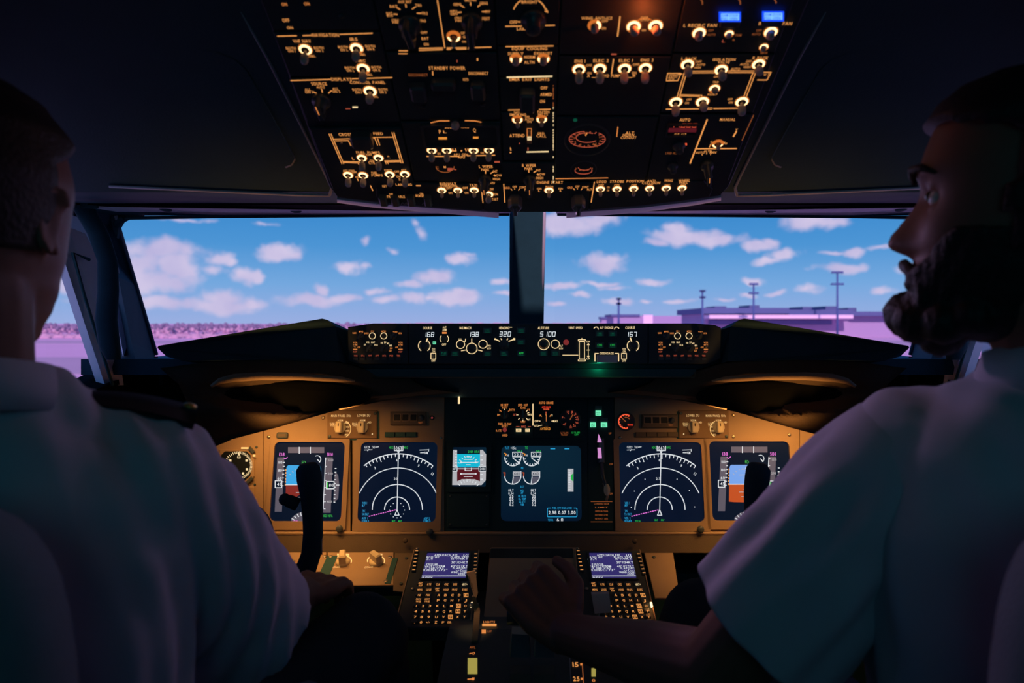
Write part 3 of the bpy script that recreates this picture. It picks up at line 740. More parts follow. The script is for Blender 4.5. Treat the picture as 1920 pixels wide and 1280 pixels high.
l = Leg(OH); dl = lambda *p: (l.L(*p, w=1.5))
for d in (0,3.6):
    dl((617+d,251),(641+d,307-d*.0)); dl((735+d,248.5),(752+d,305.5))
dl((624,261),(656,260),(660,272)); dl((628,264),(653,263.5),(658,273)); dl((696,257.5),(738,257)); dl((697,259.5),(703,259.5),(708,272)); dl((708,259.5),(712,272))
dl((644,302.5),(674,303.5),(677,309)); dl((645,304.5),(671,305.5),(674,309)); dl((721,301.5),(752,301)); dl((722,303.5),(750,303)); dl((722,302),(724,307)); dl((726,303),(728,307))
l.T('CROSS',647,252,5.5,24).T('FEED',709,250.5,5,18).T('FUEL PUMPS',690,286,5,44).T('OFF',692,290,4.3,10).T('ON',697,301.5,4,8).T('CTR',697,305,5,12).T('L',662,297,5,4).T('R',729,294.5,5,4)
l.T('AFT 1 FWD',654,320,4,22).T('OFF',664,323,4,9).T('ON',670,332,4,7).T('1',671,337,4,2).T('FUEL',702,324,4.5,11).T('PUMPS',707,328.5,4.6,21).T('FWD',728,319,4,14).T('OFF',744,321.5,4,9).T('AFT',757,318.5,4,10).T('ON',747,331,4,7).T('2',749,336,4,4)
l.B(639,266.5,641.5,268.5).L((694.5,348),(699,357)); l.done(t_)
for a in ((678.6,295,678.8,316),(709.8,295,710,315.5),(652.8,327,653,346),(680.9,327.7,681,346.5),(731,326,731.5,345.5),(759.3,325.5,759.5,346)): toggle(t_,*a,rw=9.4)
mb = MB(); u0,v0 = OH.uv(664,266); u1,v1 = OH.uv(697,242); mb.box(OH,u0,v0,u1,v1,TH,.018,'knob_black',.003,.006); mb.build('crossfeed_cover', t_)
for p in ((640,268),(729,295)): screw(OH,*p,t_,r=.002,n=TH)

# -- second column
t_ = module('electrical_meter_panel', 'overhead module with two large rotary selectors above the STANDBY POWER panel', cell(c1,c2,-40,92))
l = Leg(OH); l.L((820,0),(834,90)); l.T('AUX BAT',759,3,5,25).T('BAT',738,12,5,14).T('TR1',784,10,5,11).L((744,14),(750,18)).L((760.5,8),(761.5,14)).L((779,13),(773,17))
l.T('BAT',730,25,4.5,11).T('BUS',731,29,4.5,11).L((738,26.5),(745,27)).T('STBY',741,38,4.3,13).T('PWR',742,42,4.3,12).L((782,25),(790,25.2)).T('TR2',796,25,5,11).T('TR3',793,39,5,10)
l.T('OFF',795,61,4.5,12).T('BAT',797,72,5,13).T('ON',799,83,5,9)
l.T('GEN1',857,8,5,14).T('GEN2',907,6,5,15).T('GRD PWR',882,0,5,22).L((864,10),(870,14)).L((882,4),(882.5,10)).L((900,9),(896,13)).T('APU',850,21,4.5,13).T('GEN',851,26,4.5,13).L((858,23.5),(865,23)).T('STBY',859,34,4.3,13).T('PWR',860,39,4.3,12).L((904,22),(910,22)).T('INV',914.5,21.5,5,9).T('TEST',911,35,5.5,15)
l.T('OFF',869,62,4.5,10).T('GALLEY',880,69,4.8,24).T('ON',870,78,4,7)
l.L((748,95.2),(764,95.2)).L((786,94.5),(830,93)).L((838,92.7),(845,92.5)).L((856,92.3),(874,92))
l.L((786,91),(830,90)).L((838,90),(874,89.5)).T('AC',881,90,5,8).L((886,89.5),(921,88.5)); l.done(t_)
rknob(t_,769,44,44,ang=100,h=.022,line=False); rknob(t_,885,36,40,ang=92,h=.03,line=False); toggle(t_,850.7,68,850.7,86,hot=(180,360),style='cone')
t_ = module('standby_power_panel', 'overhead module headed STANDBY POWER with guarded switches and DISCONNECT labels', cell(c1,c2,95,222))
l = Leg(OH); l.T('STANDBY POWER',838,127.5,6.5,68,m='legend').T('DISCONNECT',784,140.5,5,36,m='legend_dim').T('DISCONNECT',897,137.5,5.5,37).T('BAT',815,151,5,12).T('AUTO',873,149,5,10).L((811,134),(811.5,141)).B(747,100,764,101.5).B(894,109,896.5,114).B(856,113,858,116.5,'legend_red'); l.done(t_)
for (px,py,w,hh) in ((832,150,44,16),(786,165,24,30),(897,162,24,30)):
    mb = MB(); u0,v0 = OH.uv(px-w/2,py+hh/2); u1,v1 = OH.uv(px+w/2,py-hh/2); mb.box(OH,u0,v0,u1,v1,TH,.016,'knob_black',.003,.005); mb.build('switch_guard', t_)
for p in ((795,200),(905,196)): screw(OH,*p,t_,mt='knob_black',n=TH)
t_ = module('bus_transfer_panel', 'overhead module labelled BUS TRANS with four generator toggles in a row', cell(c1,c2,225,337))
l = Leg(OH); l.T('BUS',840,238,5.5,12).T('TRANS',871,237.5,5.5,15).L((808,230),(824,226.5),(842,226.5),w=2,m='legend_orange').L((872,226),(890,226.5),(902,229),w=2,m='legend_orange')
l.T('P',825,247,7,4).T('L',834,247,5,6).T('Q',889.5,244,7,5).B(822,257,838,261.5,'amber').B(887,256,897,260,'amber').L((849,274),(849,283),(855,283)).L((852,274),(855,283)).L((871,274),(874,283)).L((875,273),(878,282)).L((800,293),(860,293)).L((876,292),(928,291)).T('APU GEN',864,290,5,27).T('APU',865,294.5,4.5,13).B(864,281.5,866.5,284)
l.T('OFF',821,276.5,4,9).T('ON',823,288,4,6).T('OFF',904,276,4,9).T('ON',904,286.5,4,6).T('1',808,275.5,4,2).T('2',917,274,4,3)
l.A(834.5,312,17,180,360,w=1.4,m='legend_dim',ry=11).T('C',820,314,4,5,m='legend_dim').B(839,315,848,320,'legend_red').T('M',834,313,4,4).L((847,316),(855,318),m='legend_red').B(927,302,937,305,'legend_red'); l.done(t_)
toggle(t_,853.6,229,853.6,237,lit=False,L=.03)
for a in ((809.5,281,809.5,299),(838,281,838,299),(888,281,887.5,298),(917,280.5,916,298)): toggle(t_,*a,rw=9.4)
mb = MB(); u0,v0 = OH.uv(800,268); u1,v1 = OH.uv(930,232); mb.frame_ring(OH, rrect(u0-.004,v0-.004,u1+.004,v1+.004,.004), rrect(u0,v0,u1,v1,.004), TH, TH+.004, 'knob_black'); mb.build('raised_border', t_)

# -- third column
t_ = module('light_control_panel', 'overhead module with one large black brightness knob under a BRIGHT arc', cell(c2,c3,-40,82))
l = Leg(OH); l.A(993,28,31.5,20,58,w=2).A(993,28,31.5,122,160,w=2).T('BRIGHT',993,3.5,5.5,30).T('OFF',963,41.5,6,14).L((971,41),(978,41)).L((948,49.5),(981,49)).L((1016,48),(1040,47.5)).T('LAMP',979,54,6,20).L((1024,17),(1027,23),(1022,21)); l.done(t_)
rknob(t_,1000,36,48,ang=80,h=.02,bar=False)
t_ = module('equipment_cooling_panel', 'overhead module headed EQUIP COOLING with SUPPLY and EXHAUST toggles', cell(c2,c3,84,141))
l = Leg(OH); l.L((948.5,87.5),(1037.5,86)).T('EQUIP COOLING',993,91,5.8,66).T('SUPPLY',967,100.5,5.5,29).T('EXHAUST',1018.5,100,5.5,34).T('NORM',993,107,6,20).T('ALTN',992.5,116.5,5.5,19); l.done(t_)
for a in ((967.6,110,967,118),(1019,109.5,1019,117)): toggle(t_,*a,hot=(155,385),rw=11.5)
t_ = module('emergency_exit_light_panel', 'overhead module headed EMER EXIT LIGHTS with OFF, ARMED and ON words', cell(c2,c3,143,206))
l = Leg(OH); l.L((951,145),(1035,143),w=2.6,m='legend_warm').T('EMER EXIT LIGHTS',992.5,148.5,5.8,75).T('OFF',1020,164.5,5.8,13).T('ARMED',1024,177,5.8,22).T('ON',1017,190,5.8,9); l.done(t_)
mb = MB(); u0,v0 = OH.uv(975,196); u1,v1 = OH.uv(1003,160); mb.box(OH,u0,v0,u1,v1,TH,.02,'knob_black',.003,.005); mb.build('switch_guard', t_)
t_ = module('passenger_sign_panel', 'overhead module with NO SMOKING and FASTEN BELTS toggles and call button', cell(c2,c3,207,299))
l = Leg(OH); l.L((953,206.5),(990,206)).L((1011,205.5),(1032,205)).T('NO',969,210.5,4,10).T('SMOKING',971,215,5,31).T('FASTEN',1019,209.8,4.6,22).T('BELTS',1018,214.5,4.6,18).T('OFF',988.5,219,4,8).T('AUTO',992,223.5,5,16).T('ON',992.5,228,4,8)
l.T('ATTEND',969.5,254,6,28).T('GRD',1014,250,4,13).T('CALL',1015,254.5,5.5,18).L((988,285),(1028,284.2),w=2.4,m='legend_warm').B(956,285,959,287).B(973,268,975,270,'legend_red').L((957,277),(958,282)).L((990,277),(990,282),m='legend_red')
l.done(t_)
for a in ((970,223.5,971,237),(1015.6,222.7,1015.6,235)): toggle(t_,*a,style='cone',hot=(150,390),rw=10)
mb = MB(); u0,v0 = OH.uv(988,263.5); u1,v1 = OH.uv(997,240.5); mb.box(OH,u0,v0,u1,v1,TH,.007,'lever_amber',.001); cb_ = mb.build('call_button', t_)
mb = MB(); mb.line(OH,[(988.5,256),(988.5,241),(996.5,241),(996.5,256)],1.2,'legend_orange',.0075); mb.rect(OH,988.5,256,996.5,263,'legend_warm',.0075); mb.text(OH,'ON',992.5,259.5,4,'lever_dark',6,.0079); mb.build('button_light', cb_)
t_ = module('wiper_panel', 'overhead module with L WIPER and R WIPER selector knobs marked PARK to HIGH', cell(c2-45,c3,301,342))
l = Leg(OH)
for x,y,tt in ((911,312,'L WIPER'),(992,310,'R WIPER')):
    l.T(tt,x,y,5.5,26).T('PARK',x-1,y+6,5,15).T('INT',x+17.5,y+9,4.6,8).L((x+9,y+13),(x+13,y+10.5)).T('LOW',x+23,y+16.5,4.6,14).L((x+15,y+17),(x+19,y+16.8)).T('HIGH',x+20,y+23.5,4.6,13).L((x-.5,y+8),(x-.5,y+13))
l.T('APU',923,343,4.4,9); l.done(t_)
rknob(t_,909,334,24,ang=90,h=.024); rknob(t_,993,334,24,ang=90,h=.024)
m = MB()   # lit piano hinge line between the centre and right-hand columns
for k in range(40):
    y = 160+k*4.6
    if rnd.random() < .25: continue
    m.line(OH, [(1037.5-.0*y,y),(1037.4,y+rnd.uniform(1,4))], 1.4, 'legend_warm' if y > 200 else 'legend_dim', TH+.001)
m.build('lit_seam', ohp, kind='stuff')

# -- fourth column
t_ = module('anti_ice_panel', 'overhead module with WING ANTI-ICE toggle and two brightest glowing engine toggles', cell(c3,c4,-40,100))
l = Leg(OH); l.T('WING ANTI-ICE',1119,34,5.5,58).T('OFF',1134,39.5,4.6,12).T('ON',1132,53,5,8).L((1162.5,31),(1158,68),w=2.4).T('OFF',1208,33,4.5,14).T('ON',1207,56.5,4.6,8).T('ENG',1209,36.5,5,16); l.A(1209,42,14,20,160,w=2,m='ring_warm',ry=8); l.done(t_)
toggle(t_,1115,47,1115,56,hot=(-80,70)); toggle(t_,1188,49,1190,61,hot=(-40,215),rw=13.6); toggle(t_,1229,48,1231.5,60,hot=(-40,215),rw=13.6)
lamp('anti_ice_glow_fill', 'POINT', OH.pt(1209,38,.022), .06, (1,.13,.025), size=.006)  # added point light in front of the panel, reddish haze around the switches
t_ = module('hydraulic_pump_panel', 'overhead module labelled HYD PUMPS with four lit toggles ENG 1 to ENG 2', cell(c3,c4,102,214))
l = Leg(OH); l.L((1150.5,111),(1146.5,138.5),w=2).T('ENG 1',1087.5,114.5,5.5,20).T('ELEC 2',1127,113.5,5.5,29).T('ELEC 1',1173.5,113.2,5.5,26).T('ENG 2',1213.5,112.5,5.5,24).T('OFF',1104.5,122.5,4.5,11).T('OFF',1192.5,121,4.5,12).T('ON',1105,137,4.5,8).T('ON',1189,136.5,4.5,9).T('A',1103.5,142,5,5).T('B',1189,141.5,5,5).T('HYD PUMPS',1147,142,5.5,38).B(1146,100.5,1156,103,'legend_red').L((1110,145.5),(1130,145.5),w=1).L((1165,145.5),(1185,145.5),w=1); l.done(t_)
for a in ((1085.5,129,1085.8,151),(1124.5,128,1124.8,151),(1171,128,1170.5,151),(1210,127,1209.5,151)): toggle(t_,*a,hot=(-45,225) )
t_ = module('cabin_altitude_panel', 'overhead module with two round amber-scaled cabin gauges and ALT HORN CUTOUT words', cell(c3,c4,216,336))
l = Leg(OH); l.T('ALT',1181,249,5,16).T('HORN',1178.5,253,4.8,21).T('CUTOUT',1178.5,257.8,5,29).L((1158.5,238),(1156.5,256),w=1.6,m='legend_orange')
l.A(1101,261,34,100,410,w=1.4,m='legend_red',ry=15).A(1101,258,21,60,320,w=1.6,m='legend_red',ry=9).A(1094,320,16,160,380,w=1.4,m='legend_red',ry=6).A(1096,313,12,190,345,w=1.3,m='legend_red',ry=6)
l.ticks(1101,261,28,34,[20*k for k in range(18)],w=1.6,m='legend_red',ry=.44); l.L((1098,254),(1101,249),w=2.2,m='legend_orange').L((1112,270),(1120,274),w=3,m='legend_dim')
for k in range(9): l.T(str(k+1),1101+25*math.cos(R(100+35*k)),261-11.5*math.sin(R(100+35*k)),3.6,3,m='legend_dim')
for k in range(5): l.T(str(k),1080+k*7.5,316+3*math.sin(k*.8),3.2,3,m='legend_dim')
l.done(t_)
for (cx,cy,r) in ((1101,261,39),(1094,316,22)):
    mb = MB(); k = OH.mpp(cx,cy)*r; c = OH.pt(cx,cy,TH-.0015); mb.lathe(c, OH.N, [(k*1.12,0),(k*1.12,.0018),(k,.0022),(k*.98,.0004)], 'knob_black', 32); mb.build('gauge_bezel', t_)
mb = MB(); mb.lathe(OH.pt(1078.5,224.5,TH), OH.N, [(.003,0),(.003,.001),(.001,.0018)], 'green_dim', 10); mb.build('green_light', t_)

# -- fifth column
t_ = module('recirculation_fan_panel', 'overhead module with two vivid blue annunciators over L and R RECIRC FAN toggles', cell(c4,c5,-40,96))
l = Leg(OH); l.T('L RECIRC FAN',1313,47.5,6,62).T('R RECIRC FAN',1454,44,6,62).T('OFF',1333,57,4.5,10,m='legend_dim').T('AUTO',1334,65,4.5,15,m='legend_dim').T('OFF',1423,57,4.5,10,m='legend_dim').T('AUTO',1418,64,4.5,16,m='legend_dim').T('TRIM',1384,66,4.5,12,m='legend_dim')
for p in ((1317,8),(1388,8),(1455,6)): l.L((p[0]-5,-4),(p[0],3),p,w=2.2,m='legend_dim')
l.T('L',1357,77,5,6,m='legend_red').T('R',1376,75,4,4,m='legend_dim').T('TRIM AIR',1432,99,4,14,m='legend_dim'); l.done(t_)
for a in ((1310.6,61,1310,70),(1445,59.5,1444,68)): toggle(t_,*a,hot=(-60,230),rw=12.8)
for a in ((1367,63,1366,68),(1432,88,1431,92)): toggle(t_,*a,rw=8.5,hot=(0,200),L=.012)
for (px,py) in ((1369,31),(1450,30)):
    mb = MB(); u0,v0 = OH.uv(px-22,py+14); u1,v1 = OH.uv(px+22,py-12); mb.box(OH,u0,v0,u1,v1,TH,.008,'knob_black',.001,.002); an = mb.build('annunciator_light', t_)
    mb = MB(); mb.rect(OH,px-21,py-9,px+20,py+10,'blue_edge',.0083); mb.rect(OH,px-17,py-6,px+17,py+7,'blue_lit',.0087); mb.text(OH,'RAM DOOR',px,py-2.5,5,'blue_edge',30,.0092); mb.text(OH,'FULL OPEN',px-1,py+4,5,'blue_edge',30,.0092); mb.build('lit_lens', an)
t_ = module('air_conditioning_panel', 'overhead module with pack and bleed toggles joined by double amber duct lines', cell(c4,c5,98,209))
l = Leg(OH); l.T('L PACK',1292,110,5.5,28).T('ISOLATION',1358,111.5,5,42).T('VALVE',1357,116.5,4.5,22).T('R PACK',1426,108.5,5.5,29).T('AUTO',1379,129.5,5,17).T('OFF',1310,115.5,4,11).T('AUTO',1314,121,4,16).T('HIGH',1308,126.5,4,12).T('OFF',1404,115,4,10).T('AUTO',1396,120.5,4,16).T('HIGH',1401,125.5,4,13)
for d in (0,3.2):
    l.L((1299,133.5+d),(1340,133.2+d),w=1.5).L((1365,133+d),(1414,133+d),w=1.5)
    l.L((1285+d*1.3,130),(1269+d*1.4,184),w=1.6).L((1412+d*1.5,136),(1394+d*1.5,183),w=1.6)
l.L((1252,137.5),(1277,137.5),(1271,151),(1249.5,151.5),closed=True,w=1.6).L((1429,135.5),(1446,135.5),(1438,150),(1420,150),w=1.6)
l.T('WING',1263,141,3.6,18).T('ANTI',1261,145,3.6,16).T('ICE',1259,149,3.6,10).T('W T',1437,140,4.5,10).L((1274,177.5),(1316,178.5),(1315,184),w=1.4).L((1276,179.8),(1312,180.5),w=1.4).L((1280,139),(1272,139),w=1.3)
l.T('OFF',1343,144,3.8,9).T('TRIP',1342,154,3.8,11).T('RESET',1336,177,3.6,18).T('OFF',1292,186.5,4,9).T('ON',1288,193,4,7).T('OFF',1369,186,4,9).T('ON',1370,192,4,8)
l.L((1249,204.8),(1263,204.7)).L((1272,204.5),(1310,204)).L((1338,203.5),(1387,203)).T('BLEED',1325,203.5,4.5,22); l.done(t_)
for a in ((1288.8,120,1291,138),(1352,130,1355,145),(1422,119.5,1424,136),(1267,190.6,1267,212),(1317,190,1320,203),(1391,190,1391,211)): toggle(t_,*a,hot=(-60,240))
toggle(t_,1339.5,165.6,1341,170,rw=10.5,hot=(-20,200),L=.014)
t_ = module('pressurization_panel', 'overhead module with a red digit window, AUTO and MANUAL words and diagonal amber line', cell(c4,c5,211,336))
l = Leg(OH); l.L((1326,224),(1294,306),w=2.6).L((1306,279),(1381,278.3),w=2).T('AUTO',1284.5,224.5,5.5,20).T('MANUAL',1364.5,224,5,29).T('FLT ALT',1275.5,252.7,5.2,22).T('LAND ALT',1259,287,4.4,22,m='legend_dim').T('ALTN',1327,283,4,14).T('AUTO',1313,286,4.4,16).T('MAN',1337,285.5,4.4,12).L((1316,288.5),(1317,291),w=1.3).L((1325,286),(1325,289),w=1.3).L((1333,288),(1332,290),w=1.3)
l.L((1381,246),(1375,256),w=2.6,m='legend').T('V',1381,243,4,4).T('OPEN',1359.5,269,3.6,7).T('C',1334,266,4,3).L((1333,270),(1330,276),w=1.6).L((1355,270),(1359,266),w=1.4); l.done(t_)
toggle(t_,1345.6,269,1347,278,hot=(190,360),rw=10.5,L=.02,style='cone'); rknob(t_,1325,306,24,ang=100,h=.028); rknob(t_,1273,272,24,ang=60,h=.014,bar=False); rknob(t_,1261,310,20,ang=60,h=.014,bar=False)
mb = MB(); u0,v0 = OH.uv(1250,248); u1,v1 = OH.uv(1308,230); mb.frame_ring(OH,rrect(u0-.003,v0-.003,u1+.003,v1+.003,.002),rrect(u0,v0,u1,v1,.002),TH,TH+.004,'knob_black'); dw = mb.build('digit_window', t_)
mb = MB(); mb.seg7(OH,'41000',1256,232,7,6.5,3.4,'led_red',TH+.001,slant=.4); mb.rect(OH,1251,240,1306,248,'earth_dark',TH+.0006); mb.rect(OH,1281,268.5,1288,272.5,'led_red',TH+.001); mb.build('red_digits', dw, kind='stuff')
m = MB()
for k in range(16):
    y = 216+k*3.0; x = 1413-(y-216)*.46; m.line(OH, [(x,y),(x-1,y+2)], 1.5, 'legend_dim', TH+.001)
m.build('lit_seam', ohp, kind='stuff')

# -- bottom strip with the exterior light switches
t_ = module('landing_light_panel', 'front overhead strip with RUNWAY TURNOFF and TAXI toggles and four flat levers', [(704,340),(903,343),(905,392),(800,385),(715,378),(706,366)])
l = Leg(OH); l.T('RUNWAY',840,344.5,5.2,31).T('TURNOFF',841,348.5,4.6,31).T('OFF',842,352.2,4.2,10).T('OFF',872.5,352,4.2,10).T('TAXI',887.5,347,5,14).T('ON',844.5,361.5,4,7).T('ON',874.5,361.3,4,7).T('L',826,350,3.5,2.5).T('R',857,349.5,3.5,3)
l.T('LANDING',757,346,4.6,30).T('RET',721,349,4.2,8).T('RETRACTABLE',738.5,368.5,4.6,41).T('OFF',733,364,3.4,7).T('FIXED',789,367,4.8,19).T('ON',790,363,3.4,6).B(780,347,789,349); l.done(t_)
for a in ((828.3,356,828.6,368),(858.6,356,858.9,368),(889.2,355.5,889.3,367.5)): toggle(t_,*a,style='cone',rw=8.6)
for px in (720,742,772,803):
    mb = MB(); u0,v0 = OH.uv(px-5,377); u1,v1 = OH.uv(px+5,361); mb.box(OH,u0,v0,u1,v1,TH,.013,'knob_black',.002,.002); mb.build('flat_lever', t_)
t_ = module('engine_start_panel', 'front overhead strip with ENGINE START words, APU toggle and two faceted clear knobs', [(905,343.5),(1106,340),(1103,391),(1062,395),(935,395),(907,392.5)])
l = Leg(OH); l.L((901.5,345),(905.5,380),w=1.6).L((944.5,345),(946.5,379),w=1.8).T('ENGINE START',1031,341.8,5,49).T('BOTH',1030,350,4,14).T('IGN',1011,353.5,3.6,8).T('L',1011,357.5,3.6,3).T('IGN',1051,353.5,3.6,8).T('R',1051,357.5,3.6,3).T('OFF',922,354.5,4.4,7).T('ON',930,364,4.4,7).T('START',927,373.5,4.8,14)
for x,y in ((966,350),(1083.5,349.5)): l.T('GRD',x-15,y+2,4,10,m='legend_orange').T('OFF',x-1,y,4,8).T('CONT',x+14,y+1,4,12).T('FLT',x+22,y+5.5,4,9).L((x-8,y+4),(x-6,y+6.5),w=1.3).L((x-1,y+3),(x-1,y+5),w=1.3).L((x+8,y+4),(x+6,y+6.5),w=1.3)
l.done(t_)
toggle(t_,916,363.5,916,376,rw=9.5,style='cap'); toggle(t_,1029.4,356,1029.4,368,style='cone',rw=8.8)
for px in (966,1084):
    mb = MB(); c = OH.pt(px,371,TH); k = OH.mpp(px,370); mb.lathe(c, OH.N, [(13*k,0),(13.5*k,.006),(13*k,.02),(11*k,.022)], 'knob_clear', 6, smooth=False); kb = mb.build('start_knob', t_)
    mb = MB(); u0,v0 = OH.uv(px,371); mb.box(OH,u0-4*k,v0-13*k,u0+4*k,v0+13*k,.022,.030,'knob_black',.002); mb.build('grip', kb)
t_ = module('exterior_light_panel', 'front overhead strip with six toggles LOGO, STROBE, POSITION to WHEEL WELL', [(1108,340),(1320,336),(1336,352),(1330,366),(1250,376),(1106,391)])
l = Leg(OH); l.L((1114.5,341),(1108.5,379),w=1.8); 
for tt,x,y,w in (('LOGO',1128,340.5,18),('STROBE',1157,340,26),('POSITION',1191,339.5,32),('ANTI',1221,339,15),('COLLISION',1221,342.7,34),('WING',1253.5,338.3,16),('WHEEL',1283,338.3,22),('WELL',1281.5,342,17)): l.T(tt,x,y,4.8,w)
for x in (1127,1156.5,1188.5,1219,1251,1281): l.T('OFF',x,347,4,10)
l.T('ON',1140.5,351,3.6,5).T('ON',1140,356.5,3.6,4); l.L((1042,335),(1140,333.5),w=1.6,m='legend_orange'); l.done(t_)
for a in ((1125.8,353.6,1126,366),(1156.8,353.6,1157,366),(1188,352.8,1188,365),(1218,352.5,1218,364.5),(1249,352,1249,364),(1278.6,351.7,1279,363.5)): toggle(t_,*a,style='cone',rw=8.6)
# ------------------------------------------------------------------ glareshield control panels
MC = Frame((0,1.595,1.02), (0,.05,1.))
t_ = thing('mode_control_panel', 'long black autopilot panel with white digits 168, 138, 320, 5100 and 167', 'control panel', MC.pt(1009,645))
mb = MB(); mb.prism(MC,[MC.uv(*p) for p in [(766,606),(1215,606),(1215,682),(766,682)]],-.03,0,'panel_black',.002); mb.build('faceplate', t_)
l = Leg(MC,.0006); W_ = 'legend_warm'
l.T('COURSE',801.5,614.6,5,17,W_).T('A/T',833.5,613.5,4,7,W_).T('ARM',833.5,618,4,7.5,W_).B(829,622,837.5,625.5,'legend_orange').T('OFF',832.5,645.5,4,8,W_)
l.T('IAS/MACH',872.5,614.5,5,21.5,W_).T('HEADING',945.5,614.5,5,19,W_).L((955,613.5),(960,613.5),w=1,m=W_).T('ALTITUDE',1019,614.5,5,21,W_).T('VERT SPEED',1079,614.3,4.6,26,W_).T('A/P ENGAGE',1137.5,614,4.8,25,W_).T('COURSE',1181.5,614,5,18,W_)
l.A(1118,618,5,60,150,w=1.6,m=W_).A(1156,618,5,30,120,w=1.6,m=W_).L((1120.5,613.5),(1122,617),w=1.6,m=W_).L((1153.5,613.5),(1152,617),w=1.6,m=W_)
for cx,ang in ((795.5,None),(1187,None)):
    l.A(cx,648,11,-55,55,w=1.5,m=W_).A(cx,648,11,125,235,w=1.5,m=W_)
l.L((799.5,640),(801.5,634.5),w=2.2,m=W_).L((1184,639.5),(1182,633.5),w=2.2,m=W_)
l.A(833,635,8,-45,45,w=1.3,m=W_).A(833,635,8,135,225,w=1.3,m=W_)
l.A(863.5,645.5,7.7,0,360,w=1.3,m=W_).A(905.5,645,7.7,0,360,w=1.3,m=W_).A(884.5,653,10,0,360,w=1.3,m=W_).L((884.5,634.5),(884.5,642),w=1.6,m=W_).L((873,635),(872.5,639.5),(870.5,640),w=1.4,m=W_).L((865,657.5),(873,656),w=1.4,m=W_).L((896,656),(904,657.8),w=1.4,m=W_).T('SEL',863,636,3.6,7,W_).T('SPD',917,648,3.4,6.5,W_).T('INTV',917,653,3.4,7.5,W_)
l.L((928,635.5),(937,639.5),w=1.8,m=W_).L((954,639.5),(963.5,636),w=1.8,m=W_).L((939,634.5),(941,637.5),w=1.6,m=W_).L((952,634.5),(950.5,637.5),w=1.6,m=W_).B(962,633.5,966,637.5,W_).B(927,634,930,637,W_)
l.A(1019.5,645,10.3,0,360,w=1.3,m=W_).A(1041,645,7.8,0,360,w=1.3,m=W_).T('ALT',1052,648,3.4,6.5,W_).T('INTV',1052,653,3.4,7.5,W_).L((1055,665.5),(1084,665.5),w=1.2,m=W_).A(1019.5,645,7,200,340,w=1.2,m='legend_orange')
l.L((1084.5,639),(1084.5,636.5),(1097.5,636.5),(1097.5,639),w=1.5,m=W_).L((1084.5,674),(1084.5,676.5),(1097.5,676.5),(1097.5,674),w=1.5,m=W_).L((1091,634),(1091,636.5),w=1.4,m=W_).T('DN',1103,640,3.6,6,W_).T('UP',1103,672,3.6,6,W_).L((1103,644),(1103,668),w=1.2,m=W_).L((1101,646.5),(1103,643.5),(1105,646.5),w=1.2,m=W_).L((1101,667),(1103,670),(1105,667),w=1.2,m=W_).L((1100,656),(1106,656),w=1.2,m=W_)
l.L((1115.5,677),(1115.5,662.5),(1122,662.5),w=1.8,m=W_).L((1153,662.5),(1160,662.5),(1160,677),w=1.8,m=W_).T('DISENGAGE',1137.5,662,4.2,26,W_)
for x,y0 in ((812,660),(1169.5,660)):
    l.T('F/D',x+1,y0-6,3.8,5.5,W_).T('ON',x+1,y0-1.5,3.8,5.5,W_).L((x-4,y0+2),(x+5,y0+2),(x+5,y0+13),(x-4,y0+13),closed=True,w=1.3,m=W_).T('OFF',x+.5,y0+16,3.8,7.5,W_)
l.seg = None
l.mb.seg7(MC,'168',793.8,623,4.6,7.8,2.6,'digit_white',.0008); l.mb.seg7(MC,'138',877.5,622.5,4.6,8,2.6,'digit_white',.0008); l.mb.seg7(MC,'320',936.5,622,4.8,8.2,3.0,'digit_white',.0008); l.mb.seg7(MC,'5',1013,622,4.6,8,2.6,'digit_white',.0008); l.mb.seg7(MC,'100',1020.5,622,4.8,8.2,2.8,'digit_white',.0008); l.mb.seg7(MC,'167',1173.3,622.5,4.6,8,3.0,'digit_white',.0008)
l.done(t_)
GR = [('LVL',914,619.5),('HDG',977,619.5),('N1',832,662),('SPEED',853,662.5),('CHG',914,662.5),('SEL',945,662.5),('APP',977,662.5),('LNAV',976.5,641),('HOLD',1019,662),('V/S',1041,662),('CMD',1124.5,625.5),('CMD',1148.5,625.5),('CWS',1124.5,647),('CWS',1148.5,647)]
for k,(tt,x,y) in enumerate(GR):
    mb = MB(); u0,v0 = MC.uv(x-8,y+5.5); u1,v1 = MC.uv(x+8,y-5.5); mb.box(MC,u0,v0,u1,v1,0,.004,'knob_black',.0008); b_ = mb.build('push_button', t_)
    mb = MB(); mb.text(MC,tt,x,y-.5,4.2,'green' if k in (6,12,13) else 'green_dim',9,.0044); mb.rect(MC,x-5,y+3,x+5,y+3.8,'green_dim',.0043); mb.build('button_legend', b_)
mb = MB(); mb.rect(MC,811.5,640,817.5,645,'green_lit',.001); mb.text(MC,'MA',814.5,642.5,3,'panel_black',4,.0014); mb.build('lit_lamp', t_)
mb = MB(); mb.lathe(MC.pt(1061.5,641.5), MC.N, [(.0062,0),(.0062,.002),(.002,.004)], 'alarm_red', 16); bb = mb.build('red_button', t_); MATS['dull_red'] = mat('dull_red',(.28,.03,.03),.4,emit=(.25,.03,.03),strength=.8,sample=False); bb.data.materials[0] = MATS['dull_red']
